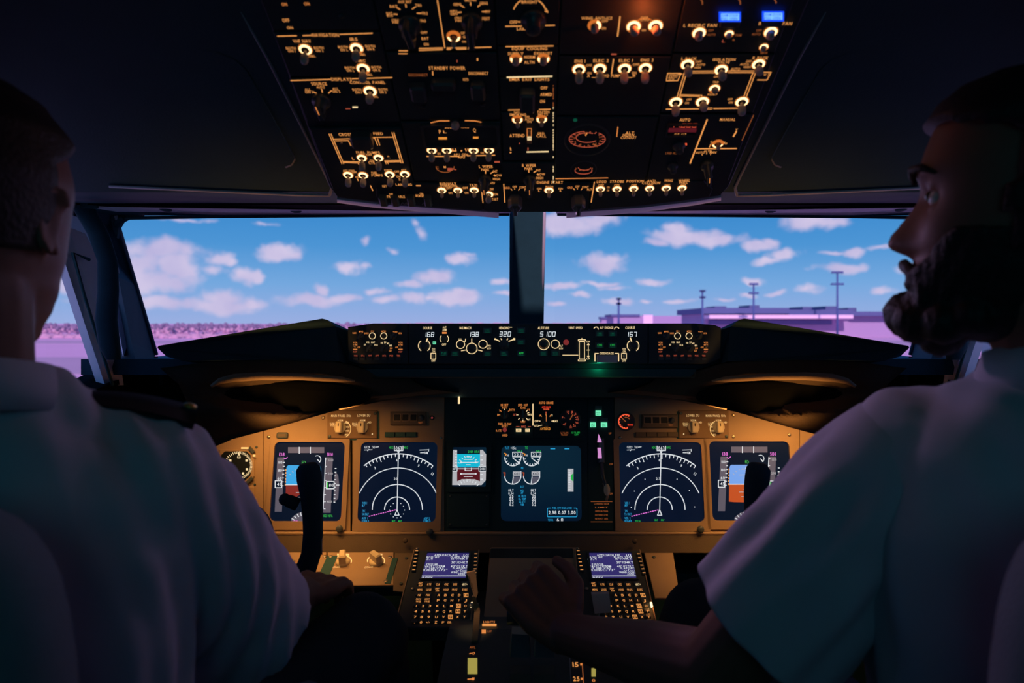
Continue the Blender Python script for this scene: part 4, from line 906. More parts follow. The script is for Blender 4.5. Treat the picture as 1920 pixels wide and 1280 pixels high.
for x,w in ((795.5,17),(833,11),(884.5,17),(945.5,20),(1019.5,15),(1187,17)):
    y = 653 if x == 884.5 else (635 if x == 833 else (645 if x != 945.5 else 646)); y = 648 if w == 17 and x != 884.5 else y
    kb = rknob(t_,x,y,w,fr=MC,ang=75 if x != 833 else 90,h=.014,bar=(x in (833,)),n=0,line=False)
    mb = MB(); c = MC.pt(x,y,.0145)
    for q in range(10):
        a = 2*math.pi*q/10; r = w*MC.mpp(x,y)/2*.6; mb.lathe(MC.pt(x,y,.003)+MC.U*(r*math.cos(a))+MC.V*(r*math.sin(a)), MC.N, [(.0009,0),(.0009,.011)], 'knob_black', 5)
    mb.build('grip_ridges', kb)
for x,y in ((863.5,645.5),(905.5,645),(1041,645)):
    mb = MB(); mb.lathe(MC.pt(x,y), MC.N, [(6.2*MC.mpp(x,y),0),(6.2*MC.mpp(x,y),.004),(5*MC.mpp(x,y),.005)], 'knob_black', 18); mb.build('round_button', t_)
mb = MB(); u0,v0 = MC.uv(1085.5,674); u1,v1 = MC.uv(1096.5,639); mb.frame_ring(MC, rrect(u0,v0,u1,v1), rrect(u0+.0014,v0+.002,u1-.0014,v1-.002), .0002, .0015, 'legend_warm'); mb.lathe(MC.w((u0+u1)/2-.004,(v0+v1)/2,-.004), MC.U, [(.0,.0),(.015,0),(.015,.008),(.0,.008)], 'knob_black', 24); mb.build('thumb_wheel', t_)
mb = MB(); u0,v0 = MC.uv(1119,680); u1,v1 = MC.uv(1157,665.5); mb.box(MC,u0,v0,u1,v1,0,.008,'trim_grey',.001); mb.build('disengage_bar', t_)
for x,y0 in ((812,660),(1169.5,660)):
    mb = MB(); mb.lathe(MC.pt(x+.5,y0+8), MC.N+MC.V*.3, [(.0022,0),(.0032,.008),(.002,.010)], 'ivory_knob', 8); mb.build('toggle_switch', t_)
lamp('green_underglow', 'POINT', (P(1122,688,1.588)), .012, (.02,1,.35), size=.003)
def efis(dx, label):
    t_ = thing('display_control_panel', label, 'control panel', MC.pt(705+dx,650), 'display control panels at both ends of the autopilot panel')
    x0, x1 = (652,765) if dx == 0 else (1216,1352); mb = MB()
    pl = [(652,613),(700,606),(765,606),(765,682),(668,682),(652,676)] if dx == 0 else [(1216,606),(1302,606),(1340,609),(1352,614),(1352,672),(1330,682),(1216,682)]
    mb.prism(MC,[MC.uv(*p) for p in pl],-.03,0,'panel_black',.002); mb.build('faceplate', t_)
    l = Leg(MC,.0006); c = 'legend_orange'; f = (lambda x: x) if dx == 0 else (lambda x: x+572.5)
    l.A(f(698),629.5,5.8,0,360,w=1.2,m=W_).A(f(719.5),629.5,5.8,0,360,w=1.2,m=W_)
    for tt,x,y,w in (('RADIO',664.5,624,7),('MINS',677,621.5,8),('BARO',687,624.5,8),('FPV',698.5,621,6),('MTRS',719.5,621,8),('BARO',741,622,8),('HPA',750,624.5,6)): l.T(tt,f(x),y,3.4,w,c)
    for tt,x,y,w in (('VOR',689.5,641.5,6),('MAP',699.5,641.5,7),('PLN',705,646.5,6),('APP',684,646,4),('10',716,642.5,4),('20',722,641.5,4),('40',727.5,643.5,4),('80',732.5,647.5,5)): l.T(tt,f(x),y,3.4,w,W_)
    for tt,x,y,w in (('160',733.5,652.5,5),('320',731.5,657,5)): l.T(tt,f(x),y,3.4,w,c)
    for x,d in ((666,1),(751,-1)):
        l.T('VOR',f(x),642,3.4,8,c).T('ADF',f(x-.5),659,3.4,7.5,'legend_red').T('OFF',f(x+d*7),651,3.2,5.5,c).L((f(x-3.5),646.5),(f(x+3.5),646.5),w=1.4,m=c).L((f(x-3.5),654.5),(f(x+3.5),654.5),w=1.4,m=c)
    for k,tt in enumerate(('WXR','STA','WPT','ARPT','DATA','POS','TERR')): l.T(tt,f(667+k*13.35),666.5,3.4,6.5,'legend_red')
    l.done(t_)
    for x,y,w in ((677,629.5,14),(738,629.5,14),(694,652,15),(721,652,15)): rknob(t_,f(x),y,w,fr=MC,ang=60,h=.012,bar=True,line=False,n=0)
    for x in (698,719.5):
        mb = MB(); mb.lathe(MC.pt(f(x),629.5), MC.N, [(4.6*MC.mpp(700,630),0),(4.6*MC.mpp(700,630),.004),(3.6*MC.mpp(700,630),.005)], 'knob_black', 16); mb.build('round_button', t_)
    for x in (666,751):
        mb = MB(); mb.lathe(MC.pt(f(x),650.5), MC.N+MC.V*.35, [(.0018,0),(.0026,.008),(.0018,.010)], 'ivory_knob', 8); mb.build('toggle_switch', t_)
    for k in range(7):
        mb = MB(); u0,v0 = MC.uv(f(667+k*13.35)-4.5,675); u1,v1 = MC.uv(f(667+k*13.35)+4.5,669.5); mb.box(MC,u0,v0,u1,v1,0,.003,'knob_black',.0006); mb.build('push_button', t_)
efis(0, 'small amber lit knob panel nearer the pilot seen from behind')
efis(1, 'small amber lit knob panel nearer the bearded pilot')

# ------------------------------------------------------------------ main instrument panel
MP = Frame((0,1.72,.693), (0,math.sin(R(12)),math.cos(R(12))))
ip = thing('instrument_panel', 'wide tan main instrument panel under the glareshield washed with amber light', 'instrument panel', (0,1.75,.70))
def plate(par, nm, poly, n0, n1, mt, ch=.001, fr=MP):
    mb = MB(); mb.prism(fr,[fr.uv(*p) for p in poly],n0,n1,mt,ch); return mb.build(nm, par)
plate(ip,'faceplate',[(494,715),(833,715),(833,1000),(494,1000)],-.02,0,'tan')
plate(ip,'faceplate',[(380,715),(493,715),(493,1000),(380,1000)],-.02,-.0005,'tan')
plate(ip,'faceplate',[(1152,715),(1499,715),(1499,1000),(1152,1000)],-.02,0,'tan')
plate(ip,'faceplate',[(1500,715),(1620,715),(1620,1000),(1500,1000)],-.02,-.0005,'tan')
plate(ip,'centre_plate',[(834,715),(1151,715),(1151,1000),(834,1000)],-.02,-.001,'plate_shaded')
mb = MB(); mb.prism(MP,[MP.uv(*p) for p in [(380,996),(1620,996),(1620,1002),(380,1002)]],-.01,.012,'tan',.002); mb.build('ledge', ip)
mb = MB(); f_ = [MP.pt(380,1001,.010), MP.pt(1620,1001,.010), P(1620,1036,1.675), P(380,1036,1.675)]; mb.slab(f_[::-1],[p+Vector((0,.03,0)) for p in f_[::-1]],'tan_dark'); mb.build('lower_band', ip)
for p in ((500,1018),(760,1013),(1190,1014)):
    mb = MB(); c = P(*p,1.672); mb.lathe(c,(0,-1,.1),[(.006,0),(.006,.002),(.003,.003)],'tan_dark',12); mb.build('screw', ip)
for p in ((504,819),(606,783),(617,819),(826,821),(1375,778),(1480,815),(1163,820),(1375,818.5)): screw(MP,*p,ip,r=.0042)
for p in ((637,991),(806,997),(1313,992)):
    mb = MB(); mb.lathe(MP.pt(*p,.012),MP.N,[(.008,0),(.008,.006),(.006,.008)],'knob_black',12); mb.build('thumb_screw', ip)

# -- display units
for x in (659,1324):
    mb = MB(); mb.prism(MP,[MP.uv(*p) for p in [(x-1.6,823),(x+1.6,823),(x+1.6,995),(x-1.6,995)]],-.001,.002,'hollow'); mb.build('seam', ip)
def du(x0, y0, x1, y1, label, name='display_unit', mt='tan', bw=8, r=.012, smt='screen_dark', lip=11, depth=.012):
    """bezel outer px box, screen inset by bw px"""
    t_ = thing(name, label, 'display screen', MP.pt((x0+x1)/2,(y0+y1)/2))
    u0,v0 = MP.uv(x0,y1+lip); u1,v1 = MP.uv(x1,y0); a0,b0 = MP.uv(x0+bw,y1-bw*.6); a1,b1 = MP.uv(x1-bw,y0+bw*.6)
    o = rrect(u0,v0,u1,v1,.003); i = rrect(a0,b0,a1,b1,r)
    mb = MB(); mb.frame_ring(MP,o,rrect(a0-.004,b0-.004,a1+.004,b1+.004,r+.004),-.001,.006,mt,.006)
    mb.frame_ring(MP,rrect(a0-.004,b0-.004,a1+.004,b1+.004,r+.004),i,.006,.006,mt,.0002)
    # sloped inner wall
    bz = mb.build('bezel', t_)
    mb = MB(); mb.prism(MP,i,-.002,.0006,smt); sc_ = mb.build('screen', t_)
    return t_, sc_
SN = .0014
def pfd(dx, dy, label, sky, earth, full, hidden):
    x0 = 500+dx
    bd = 0 if dx == 0 else 829.5
    t_, sc_ = du(497+bd,823+dy,657+bd,982+dy,label,bw=9)
    m = MB(); f = MP; q = lambda x: x+dx; z = lambda y: y+dy
    m.rect(f,q(540),z(838),q(608),z(849),'grey_tape',SN); 
    for x in (561,582): m.line(f,[(q(x),z(838)),(q(x),z(849.5))],1.6,'white',SN+.0003)
    m.text(f,'138',q(528.5),z(851.5),6.5,'magenta',10,SN); m.text(f,'5100',q(618.5),z(851.5),6.5,'magenta',11,SN)
    m.line(f,[(q(532),z(858)),(q(535),z(860)),(q(539),z(857))],1.4,'magenta',SN+.0004)
    m.poly(f,[(q(520),z(857)),(q(533),z(857)),(q(528.5),z(959)),(q(515),z(959))],'grey_tape',SN)
    m.poly(f,[(q(610),z(857)),(q(624),z(857)),(q(620),z(961)),(q(606),z(961))],'grey_tape',SN)
    m.poly(f,[(q(628),z(884)),(q(634),z(890)),(q(636),z(908)),(q(634),z(935)),(q(625),z(942))],'grey_tape',SN)
    for k,(tt) in enumerate(('100','80','60')): m.text(f,tt,q(525.5-k*.7),z(866.5+k*15),5,'white',7.5,SN+.0004)
    for k in range(7): m.line(f,[(q(531-k*.5),z(866.5+k*7.3)),(q(534-k*.5),z(866.5+k*7.3))],1.4,'white',SN+.0004)
    for k in range(6): m.rect(f,q(535-k*.2),z(879+k*5.5),q(537-k*.2),z(882.5+k*5.5),'amber',SN+.0004)
    m.line(f,[(q(610.5),z(858)),(q(608.5),z(900)),(q(606),z(952))],1.3,'white',SN+.0004)
    for k in range(8): m.line(f,[(q(610-k*.45),z(860.5+k*13.3)),(q(613-k*.45),z(860.5+k*13.3))],1.3,'white',SN+.0004)
    for y,tt in ((862,'5200'),(887.5,'200'),(940,'400')): m.text(f,tt,q(620.5-(y-862)*.04),z(y),4.5,'grey_light',9,SN+.0004)
    for k in range(10): m.line(f,[(q(628-k*.25),z(878+k*7)),(q(630.5-k*.25),z(878+k*7))],1.6,'white',SN+.0004)
    m.line(f,[(q(630),z(909)),(q(636),z(909))],1.4,'white',SN+.0004)
    # speed and altitude windows
    for a,b,c,d in ((516,901,528,914),(612,902.5,626.5,916)):
        m.rect(f,q(a),z(b),q(c),z(d),'screen_dark',SN+.0005); m.line(f,[(q(a),z(b)),(q(c),z(b)),(q(c),z(d)),(q(a),z(d))],1.7,'white',SN+.0007,True)
    m.text(f,'45',q(523.5),z(907.5),6,'white',8,SN+.0008); m.text(f,'80',q(621),z(909),6,'white',8,SN+.0008); m.rect(f,q(611.5),z(904),q(615.5),z(915),'green',SN+.0007)
    # attitude ball
    hx0,hx1,ht,hm,hb = 536.5,602,872,908.5,946
    top = [(q(hx0+4),z(ht)),(q(hx1-5),z(ht)),(q(hx1-1.5),z(ht+2)),(q(hx1),z(ht+6)),(q(hx1-.6),z(hm)),(q(hx0-.5),z(hm)),(q(hx0+.6),z(ht+5)),(q(hx0+1.6),z(ht+2))]
    m.poly(f,top,sky,SN); m.poly(f,[(q(hx0-.5),z(hm)),(q(hx1-.6),z(hm)),(q(hx1-2),z(hb-8)),(q(hx1-8),z(hb-3)),(q(hx0+8),z(hb-4)),(q(hx0-.8),z(hb-5))] if full else [(q(hx0-.5),z(hm)),(q(hx1-.6),z(hm)),(q(hx1-1),z(hb-22)),(q(564),z(926)),(q(552),z(934)),(q(535.5),z(941.5))],earth,SN)
    m.line(f,[(q(hx0-.5),z(hm)),(q(hx1-.6),z(hm))],1.5,'white',SN+.0004)
    for dy_,w in ((13,6),(19.5,14),(25.5,3),(31,10)):
        m.line(f,[(q(569-w),z(hm-dy_*.9)),(q(569+w),z(hm-dy_*.9))],1.,'grey_light',SN+.0004)
        m.line(f,[(q(569-w),z(hm+dy_*.75)),(q(569+w),z(hm+dy_*.75))],1.,'grey_light',SN+.0004)
    for a in (30,45,60,75,90,105,120,135,150): m.line(f,[(q(569+30*math.cos(R(a))),z(hm-8-24*math.sin(R(a)))),(q(569+27*math.cos(R(a))),z(hm-8-21.5*math.sin(R(a))))],1.,'grey_light',SN+.0004)
    m.poly(f,[(q(569),z(873.5)),(q(572),z(879)),(q(566),z(879))],'white',SN+.0004); m.text(f,'FD',q(569.5),z(866.5),6,'green',7,SN)
    m.arc(f,q(595),z(860.5),6.5,-60,120,1.3,'white',SN+.0004); m.line(f,[(q(595),z(861)),(q(600),z(866))],1.6,'white',SN+.0004)
    # heading fan at the foot
    m.poly(f,[(q(546+k*3.4),z(978-19*math.sin(math.pi*(.12+.76*k/14)))) for k in range(15)]+[(q(594),z(978)),(q(546),z(978))],'grey_tape',SN)
    for k in range(9): a = R(150-k*15); m.line(f,[(q(570+26*math.cos(a)),z(984-24*math.sin(a))),(q(570+20*math.cos(a)),z(984-18*math.sin(a)))],1.6,'white',SN+.0004)
    m.text(f,'063H',q(554),z(976.5),4.5,'magenta',8,SN+.0006); m.text(f,'1023 HPA',q(615),z(966.5),5,'green',17,SN)
    m.build('screen_graphics', sc_, kind='stuff'); return t_
pfd(0,0,'flight display with bright cyan sky half mostly hidden behind the control yoke','sky_cyan','earth_red',False,None)
pfd(831,-1,'flight display with pale blue sky over orange ground beside the right pilot\'s sleeve','sky_pale','earth_orange',True,None)
def nd(dx, label, rng, cx, dots):
    t_, sc_ = du(661+dx,823,831+dx,984,label,bw=10)
    m = MB(); f = MP; q = lambda x: x+dx
    m.text(f,'GS29',q(688),838,4.5,'white',10,SN); m.text(f,'TAS',q(700),838,4.5,'white',6,SN); m.line(f,[(q(704),838),(q(710),837.5)],1.2,'white',SN); m.line(f,[(q(683),843.5),(q(698),843)],1.2,'white',SN); m.line(f,[(q(689),845),(q(692),842)],1.2,'white',SN)
    m.text(f,'HDG',q(733.5),838.5,5,'green',7.5,SN); m.text(f,'MAG',q(761),838.5,5,'green',7.5,SN)
    m.line(f,[(q(739.5),836),(q(739.5),844.5),(q(755.5),844.5),(q(755.5),836)],1.4,'white',SN); m.text(f,'063',q(747.5),840,7.2,'white',11.5,SN)
    m.line(f,[(q(787),843.5),(q(804),843)],1.4,'white',SN); m.line(f,[(q(788),848.5),(q(795),848.5)],1.3,'white',SN); m.text(f,'NM',q(799),848.5,5,'white',6,SN); m.line(f,[(q(804),842),(q(803.5),846)],1.2,'white',SN)
    C = (q(cx),955); k0 = 746-cx; 
    A0 = 103
    m.line(f,[(q(747),849.5),(q(744.8),846),(q(749.2),846)],1.1,'white',SN,True)
    m.arc(f,q(747),955,104.5,52,128,1.9,'white',SN,seg=48)
    for k in range(-9,10):
        a = R(90-k*4.15-1); l_ = 9 if k%5 == 0 else (6.5 if k%2 == 0 else 4.5)
        if abs(k*4.15) > 38: continue
        m.line(f,[(q(747)+104*math.cos(a),955-104*math.sin(a)),(q(747)+(104-l_)*math.cos(a),955-(104-l_)*math.sin(a))],1.5,'white',SN)
    for tt,x,y,rt in (('3',703,877,25),('6',744,862,0),('9',785,872.5,-25),('12',811,888,-35)): m.text(f,tt,q(x),y,5,'white',None,SN,rot=rt)
    m.arc(f,q(746),955.5,78.5,23.5,156.5,1.6,'white',SN,seg=48); m.arc(f,q(745),955,47,0,180,1.7,'white',SN,seg=40); m.arc(f,q(744.5),955,23.5,0,180,1.7,'white',SN,seg=30)
    m.line(f,[(q(747),846),(q(744.5),955)],1.6,'white',SN+.0002); m.text(f,rng,q(741.5),897,5,'white',6 if len(rng) == 2 else 8,SN)
    m.line(f,[(q(744.3),955),(q(748.3),965.5),(q(740.3),965.5)],1.6,'white',SN,True)
    if dots:
        for a in range(0,360,30):
            if a in (90,): continue
            x,y = q(744.5)+14*math.cos(R(a)),956-14.5*math.sin(R(a)); m.rect(f,x-.8,y-.8,x+.8,y+.8,'white',SN)
    else:
        for x,y in ((717,898),(777,898),(697,920.5),(800,919.5),(810,950),(691,951)): m.rect(f,q(x)-.8,y-.8,q(x)+.8,y+.8,'white',SN)
    for k in range(12):
        a = (k+.1)/12; b = (k+.6)/12; m.line(f,[(q(742-52*a),955.5+12.5*a),(q(742-52*b),955.5+12.5*b)],1.6,'magenta',SN)
    for tt,x,y,w in (('VOR 1',683.5,942.5,9),('RF',681.5,947.5,5),('TFC',682,957.5,6),('TA ONLY',685,963.5,13),('VOR 2' if not dots else 'ADF 1',684,971,11),('0284.0',685,976.5,13)): m.text(f,tt,q(x),y,4.6,'cyan',w,SN)
    if dots: m.text(f,'ADF 2',q(800),971.5,4.6,'cyan',11,SN); m.text(f,'0280.0',q(800.5),976.5,4.6,'cyan',13,SN)
    m.text(f,'VOR 1',q(702),980.5,4,'green',9,SN) if dots else m.text(f,'POS A',q(703.5),976.5,4,'green',10,SN)
    for x in (738,750): m.text(f,'MAP',q(x),976.5-(0 if dots else 2),3.6,'green',6,SN); m.text(f,'1.80',q(x),980.5-(0 if dots else 1),3.6,'green',7.5,SN)
    m.build('screen_graphics', sc_, kind='stuff')
nd(0,'navigation display with white range arcs and a ring of dots round its lower triangle','20',746,True)
nd(492.5,'navigation display with white range arcs reading 2.5 and only scattered dots','2.5',746,False)
# engine display
t_, sc_ = du(928,829,1100,983,'central engine display with two rows of dials and boxed fuel figures',mt='plate_shaded',bw=11)
m = MB(); f = MP
m.text(f,'TAT',950.5,839.5,4.6,'cyan',7,SN); m.text(f,'+15c',962.5,839.5,4.8,'white',10.5,SN); m.text(f,'TO',987,839,5,'green',5.5,SN)
for x in (1036.5,1063): m.line(f,[(x-4,841),(x+4,841)],2,'cyan',SN)
for x in (961.5,996.7):
    m.text(f,'94.6',x+13,845.5,4.6,'green',9,SN); m.arc(f,x,858,15,175,372,1.7,'white',SN,seg=30); m.rect(f,x-.3,847.5,x+17.5,856,'screen_dark',SN+.0004); m.line(f,[(x-.3,847.5),(x+17.5,847.5),(x+17.5,856),(x-.3,856)],1.4,'white',SN+.0006,True); m.text(f,'22.1',x+8.6,851.8,5.2,'white',13,SN+.0007)
    m.line(f,[(x,858),(x+13.5,869.5)],1.6,'white',SN)
    for k in range(8): a = R(190+k*22); m.line(f,[(x+14.5*math.cos(a),858-14.5*math.sin(a)),(x+11.5*math.cos(a),858-11.5*math.sin(a))],1.5,'white',SN)
    m.line(f,[(x-16,849.5),(x-12,851),(x-14,854)],1.8,'amber',SN); m.text(f,'10',x-9,853.5,3.4,'white',4,SN)
    m.arc(f,x,892,15.2,180,360,1.6,'white',SN,seg=26); m.line(f,[(x-15,893),(x-14.5,886),(x-17.5,886)],1.8,'earth_orange',SN)
    m.poly(f,[(x+1,893.5),(x+14.8,893.5),(x+13.5,898),(x+9,904),(x-.5,907)],'grey_tape',SN); m.line(f,[(x+1,893.5),(x-1,907)],1.4,'white',SN+.0003); m.rect(f,x,883.5,x+15.3,891.5,'grey_light',SN+.0003); m.text(f,'440',x+7.6,887.6,5.4,'screen_dark',11,SN+.0006); m.line(f,[(x+15.3,883.5),(x+15.3,894)],1.4,'white',SN)
for tt,x,y in (('88.7',958,918.8),('0.34',958,924.5),('25',959,930),('55',959,935),('73',959,940),('0.2',959,945.5),('88.7',1000,918.8),('0.34',1000,924.5),('25',1001,930),('55',1001,935),('73',1001,940),('0.2',1001,945.5)): m.text(f,tt,x,y,5,'white',9.5 if len(tt) == 4 else 7.5,SN)
for tt,x,y,w in (('N1',979,877,4),('EGT',979,912,6),('N2',979,919.5,5),('FF',979,924,4),('OIL PRESS',979,929.8,15),('OIL TEMP',979,935,14),('OIL QTY',979,940,12),('VIB',979,945.5,6)): m.text(f,tt,x,y,4.2,'cyan',w,SN)
m.rect(f,1064,878.5,1075.2,921.5,'grey_light',SN); m.poly(f,[(1075,886.5),(1075,903),(1070.5,898),(1070.5,891)],'green',SN+.0003)
for k in range(12): m.line(f,[(1066,882+k*3.2),(1069.5,882+k*3.2)],1.1,'white',SN+.0004)
m.line(f,[(1033,952.5),(1027,952.5),(1026.3,954),(1026.3,967.5),(1027.5,968.6),(1080.5,968.6),(1081.8,967),(1081.8,954),(1080.5,952.5),(1076,952.5)],1.3,'cyan',SN)
m.text(f,'FUEL QTY-KGS x 1000',1054,952,3.8,'cyan',36,SN)
for tt,x in (('2.98',1036,),('0.07',1054),('3.00',1072)): m.text(f,tt,x,960.5,6.6,'white',14.5,SN)
m.text(f,'TOTAL',1032.5,974.5,4.4,'cyan',10,SN); m.text(f,'6.0',1050,974,6.8,'white',12,SN)
m.build('screen_graphics', sc_, kind='stuff')
# standby instrument
t_, sc_ = du(838,832,922,918,'small square standby attitude display with pale tapes and cyan sky',mt='plate_shaded',bw=10,r=.003,lip=4)
m = MB()
m.poly(f,[(850,843),(905,843),(912,852),(912,899),(903,909),(848,909),(848,850)],'grey_light',SN); m.rect(f,857,843,900,851,'screen_dark',SN+.0003); m.text(f,'2989 HPA',888,846.5,4.6,'green',21,SN+.0006)
m.rect(f,857,851,900,876,'isfd_blue',SN+.0003); m.poly(f,[(857,876),(900,876),(900,902),(890,898),(866,898),(857,902)],'earth_dark',SN+.0003)
for y,w in ((856,3),(861,8),(866.5,14),(871,4),(882,4),(888,14),(893,8),(899,3)): m.line(f,[(878-w,y),(878+w,y)],1.3,'white',SN+.0005)
for x in (864.5,892): m.rect(f,x-1.5,865,x+1.5,868,'white',SN+.0006); m.rect(f,x-1.5,886.5,x+1.5,889.5,'white',SN+.0006)
for a in range(20,170,18): m.line(f,[(878+20*math.cos(R(a)),872-18*math.sin(R(a))),(878+16*math.cos(R(a)),872-14.5*math.sin(R(a)))],1.1,'white',SN+.0005)
m.line(f,[(857,878.5),(900,878.5)],1.3,'white',SN+.0005); m.line(f,[(872,877),(872,882),(884,882),(884,877)],1.4,'white',SN+.0007)
for a,b,tt in ((848,857,'87'),(898,911.5,'2480')):
    m.rect(f,a,874,b,883,'screen_dark',SN+.0006); m.line(f,[(a,874),(b,874),(b,883),(a,883)],1.3,'white',SN+.0008,True); m.text(f,tt,(a+b)/2,878.5,5,'white',b-a-4,SN+.001)
for k in range(6): m.line(f,[(853,846+k*5.2),(856.5,846+k*5.2)],1.2,'white',SN+.0004); m.line(f,[(901,853+k*9),(905,853+k*9)],1.5,'white',SN+.0005)
for a in range(40,150,14): m.line(f,[(878+26*math.cos(R(a)),924-26*math.sin(R(a))),(878+21*math.cos(R(a)),924-21*math.sin(R(a)))],1.3,'white',SN+.0006)
m.build('screen_graphics', sc_, kind='stuff')
t_ = thing('blank_panel', 'plain dark square blanking panel right below the standby attitude display', 'panel', MP.pt(878,955)); plate(t_,'faceplate',[(839,925),(918,925),(918,988),(839,988)],-.001,.003,'plate_shaded'); [screw(MP,*p,t_,r=.003,n=.003,mt='knob_black') for p in ((844,930),(913,930),(844,983),(913,983))]

# -- display source selector panels
def dsel(mir, label):
    q = (lambda x: x) if not mir else (lambda x: 1980-x)
    t_ = thing('display_selector_panel', label, 'control panel', MP.pt(q(662),797)); plate(t_,'faceplate',[(q(615),769),(q(708),769),(q(708),822),(q(615),822)],-.001,.006,'plate_brown',.0015)
    mb = MB(); mb.prism(MP,[MP.uv(*p) for p in [(q(704),771),(q(711),771),(q(711),825),(q(616),825),(q(616),821),(q(704),821)]],-.001,.002,'black'); mb.build('shadow_strip', t_)  # black strip drawn as the plate's shadow, beside and below it
    l = Leg(MP,.0066); I = 'ivory_print'
    xa,xb = (638,680) if not mir else (1347,1300)
    l.T('MAIN PANEL DUs',xa+1.5 if not mir else 1342,779,4.6,37,I).T('LOWER DU',xb+2 if not mir else 1299,778.5,4.6,24,I)
    for c,k in ((xa,0),(xb,1)):
        l.T('NORM',c,787.5,3.8,10,I).L((c,790),(c,794),w=1.3,m=I).T('OUTBD' if k == 0 else 'ENG',c-15,794 ,3.8,9,I).T('PFD',c-15,797.5,3.4,7,I).L((c-9,794),(c-6,797),w=1.3,m=I).L((c+9,793),(c+6,797),w=1.3,m=I).T('ND',c+13,791.5,3.8,6,I)
    cx = xa+15 if not mir else xa-11; s = 1 if not mir else -1
    l.A(cx-s*12 if not mir else cx+12,804,16.5,-62 if not mir else 118,62 if not mir else 242,w=1.2,m=I)
    for k,tt in enumerate(('PFD','MFD','INBD','MFD')): l.T(tt,cx+s*(2.5-abs(k-1.5)*1.6) -s*3,793+k*7.2,3.2,7,I)
    l.done(t_)
    for c in (xa,xb):
        ctr = MP.pt(c,801,.006); r = 11*MP.mpp(c,800); mb = MB(); mb.lathe(ctr,MP.N,[(r,0),(r,.004),(r*.85,.006)],'ivory_knob',20); kb = mb.build('selector_knob', t_)
        mb = MB(); u,v = MP.uv(c,801,.006); mb.box(MP,u-r*.52,v-r*1.0,u+r*.52,v+r*.95,.010,.026,'ivory_knob',.002,.003); g_ = mb.build('grip', kb)
        mb = MB(); mb.box(MP,u-.0012,v+r*.1,u+.0012,v+r*.6,.0258,.0264,'ink'); mb.build('pointer_line', g_)
    for p in ((618,818),(703.5,774.5)): screw(MP,q(p[0]),p[1],t_,r=.004,n=.006,mt='knob_black')
    mb = MB(); mb.lathe(MP.pt(q(698),813.5,.006),MP.N,[(.0016,0),(.001,.0008)],'legend_warm',8); mb.build('lamp_dot', t_)
dsel(False,'tan display selector panel with two ivory knobs above the dotted navigation display')
dsel(True,'tan display selector panel with two ivory knobs beside the right pilot\'s flight display')
# -- autopilot annunciators: three framed dark windows with a test switch
def annun(mir, label):
    q = (lambda x: x) if not mir else (lambda x: x+469.5)
    t_ = thing('annunciator_box', label, 'annunciator', MP.pt(q(760),783)); dy = 0 if not mir else 5
    plate(t_,'housing',[(q(733),772+dy),(q(800),772+dy),(q(800),797+dy),(q(733),797+dy)],-.001,.010,'tan_dark',.002)
    for k in range(3):
        x0 = 738+k*15.2; u0,v0 = MP.uv(q(x0),789.5+dy,.01); u1,v1 = MP.uv(q(x0+14.2),775.5+dy,.01); mb = MB(); mb.frame_ring(MP,rrect(u0,v0,u1,v1),rrect(u0+.0014,v0+.0014,u1-.0014,v1-.0014),.0095,.0125,'tan'); fm = mb.build('lamp_frame', t_)
        mb = MB(); mb.box(MP,u0+.0014,v0+.0014,u1-.0014,v1-.0014,.009,.0108,'dead_screen'); mb.build('lamp_lens', fm)
    mb = MB(); mb.lathe(MP.pt(q(790),783+dy,.01),MP.N+MP.V*.2,[(.007,0),(.007,.003),(.004,.004),(.0035,.014),(.002,.015)],'knob_black',12); mb.build('test_switch', t_)
    l = Leg(MP,.0106); l.T('TEST',q(788),792+dy,3.2,8,'legend_dim'); l.done(t_)
    for k in range(4 if mir else 3):
        x0 = 722+k*20; mb = MB(); u0,v0 = MP.uv(q(x0),819); u1,v1 = MP.uv(q(x0+19),810); mb.box(MP,u0,v0,u1,v1,-.001,.006,'tan_dark' if mir else 'black',.001); mb.build('placard', t_)
annun(False,'three-window annunciator box in shade above the dotted navigation display')
annun(True,'three-window annunciator box beside the red-rimmed brake pressure gauge')
t_ = thing('annunciator_lamp', 'single small dark lamp capsule above the yoke-covered flight display', 'annunciator', MP.pt(530,816)); u0,v0 = MP.uv(519.5,822); u1,v1 = MP.uv(541,810.5); mb = MB(); mb.box(MP,u0,v0,u1,v1,-.001,.007,'knob_black',.0015,.004); b_ = mb.build('housing', t_); mb = MB(); mb.box(MP,u0+.004,v0+.004,u1-.004,v1-.004,.0068,.0076,'tan_dark',.0003); mb.build('lens', b_)
t_ = thing('indicator_switch', 'tiny red-tipped indicator beside the shaded three-window annunciator box', 'switch', MP.pt(810,783)); mb = MB(); mb.lathe(MP.pt(810,783,0),MP.N,[(.006,0),(.005,.004),(.003,.005)],'knob_black',12); b_ = mb.build('base', t_); mb = MB(); mb.lathe(MP.pt(810,783,.005),MP.N,[(.0025,0),(.001,.003)],'dull_red',8); mb.build('tip', b_)
t_ = thing('brake_pressure_gauge', 'round black gauge with a glowing red scale beside the green gear lights', 'gauge', MP.pt(1173,790)); c = MP.pt(1173,790,-.001); k = MP.mpp(1173,790); mb = MB(); mb.lathe(c,MP.N,[(17.5*k,0),(17.5*k,.006),(15.5*k,.008),(15*k,.004)],'knob_black',28); mb.build('case', t_)
l = Leg(MP,.0052); l.A(1173,790,13,60,285,w=1.8,m='led_red').A(1173,791,9,40,100,w=1.2,m='legend_dim').L((1173,790),(1166,783),w=1.4,m='legend_dim').T('BRAKE',1182,796,3.6,10,'alarm_red'); l.ticks(1173,790,11,13,range(60,290,25),m='led_red'); l.done(t_,'dial_marks')
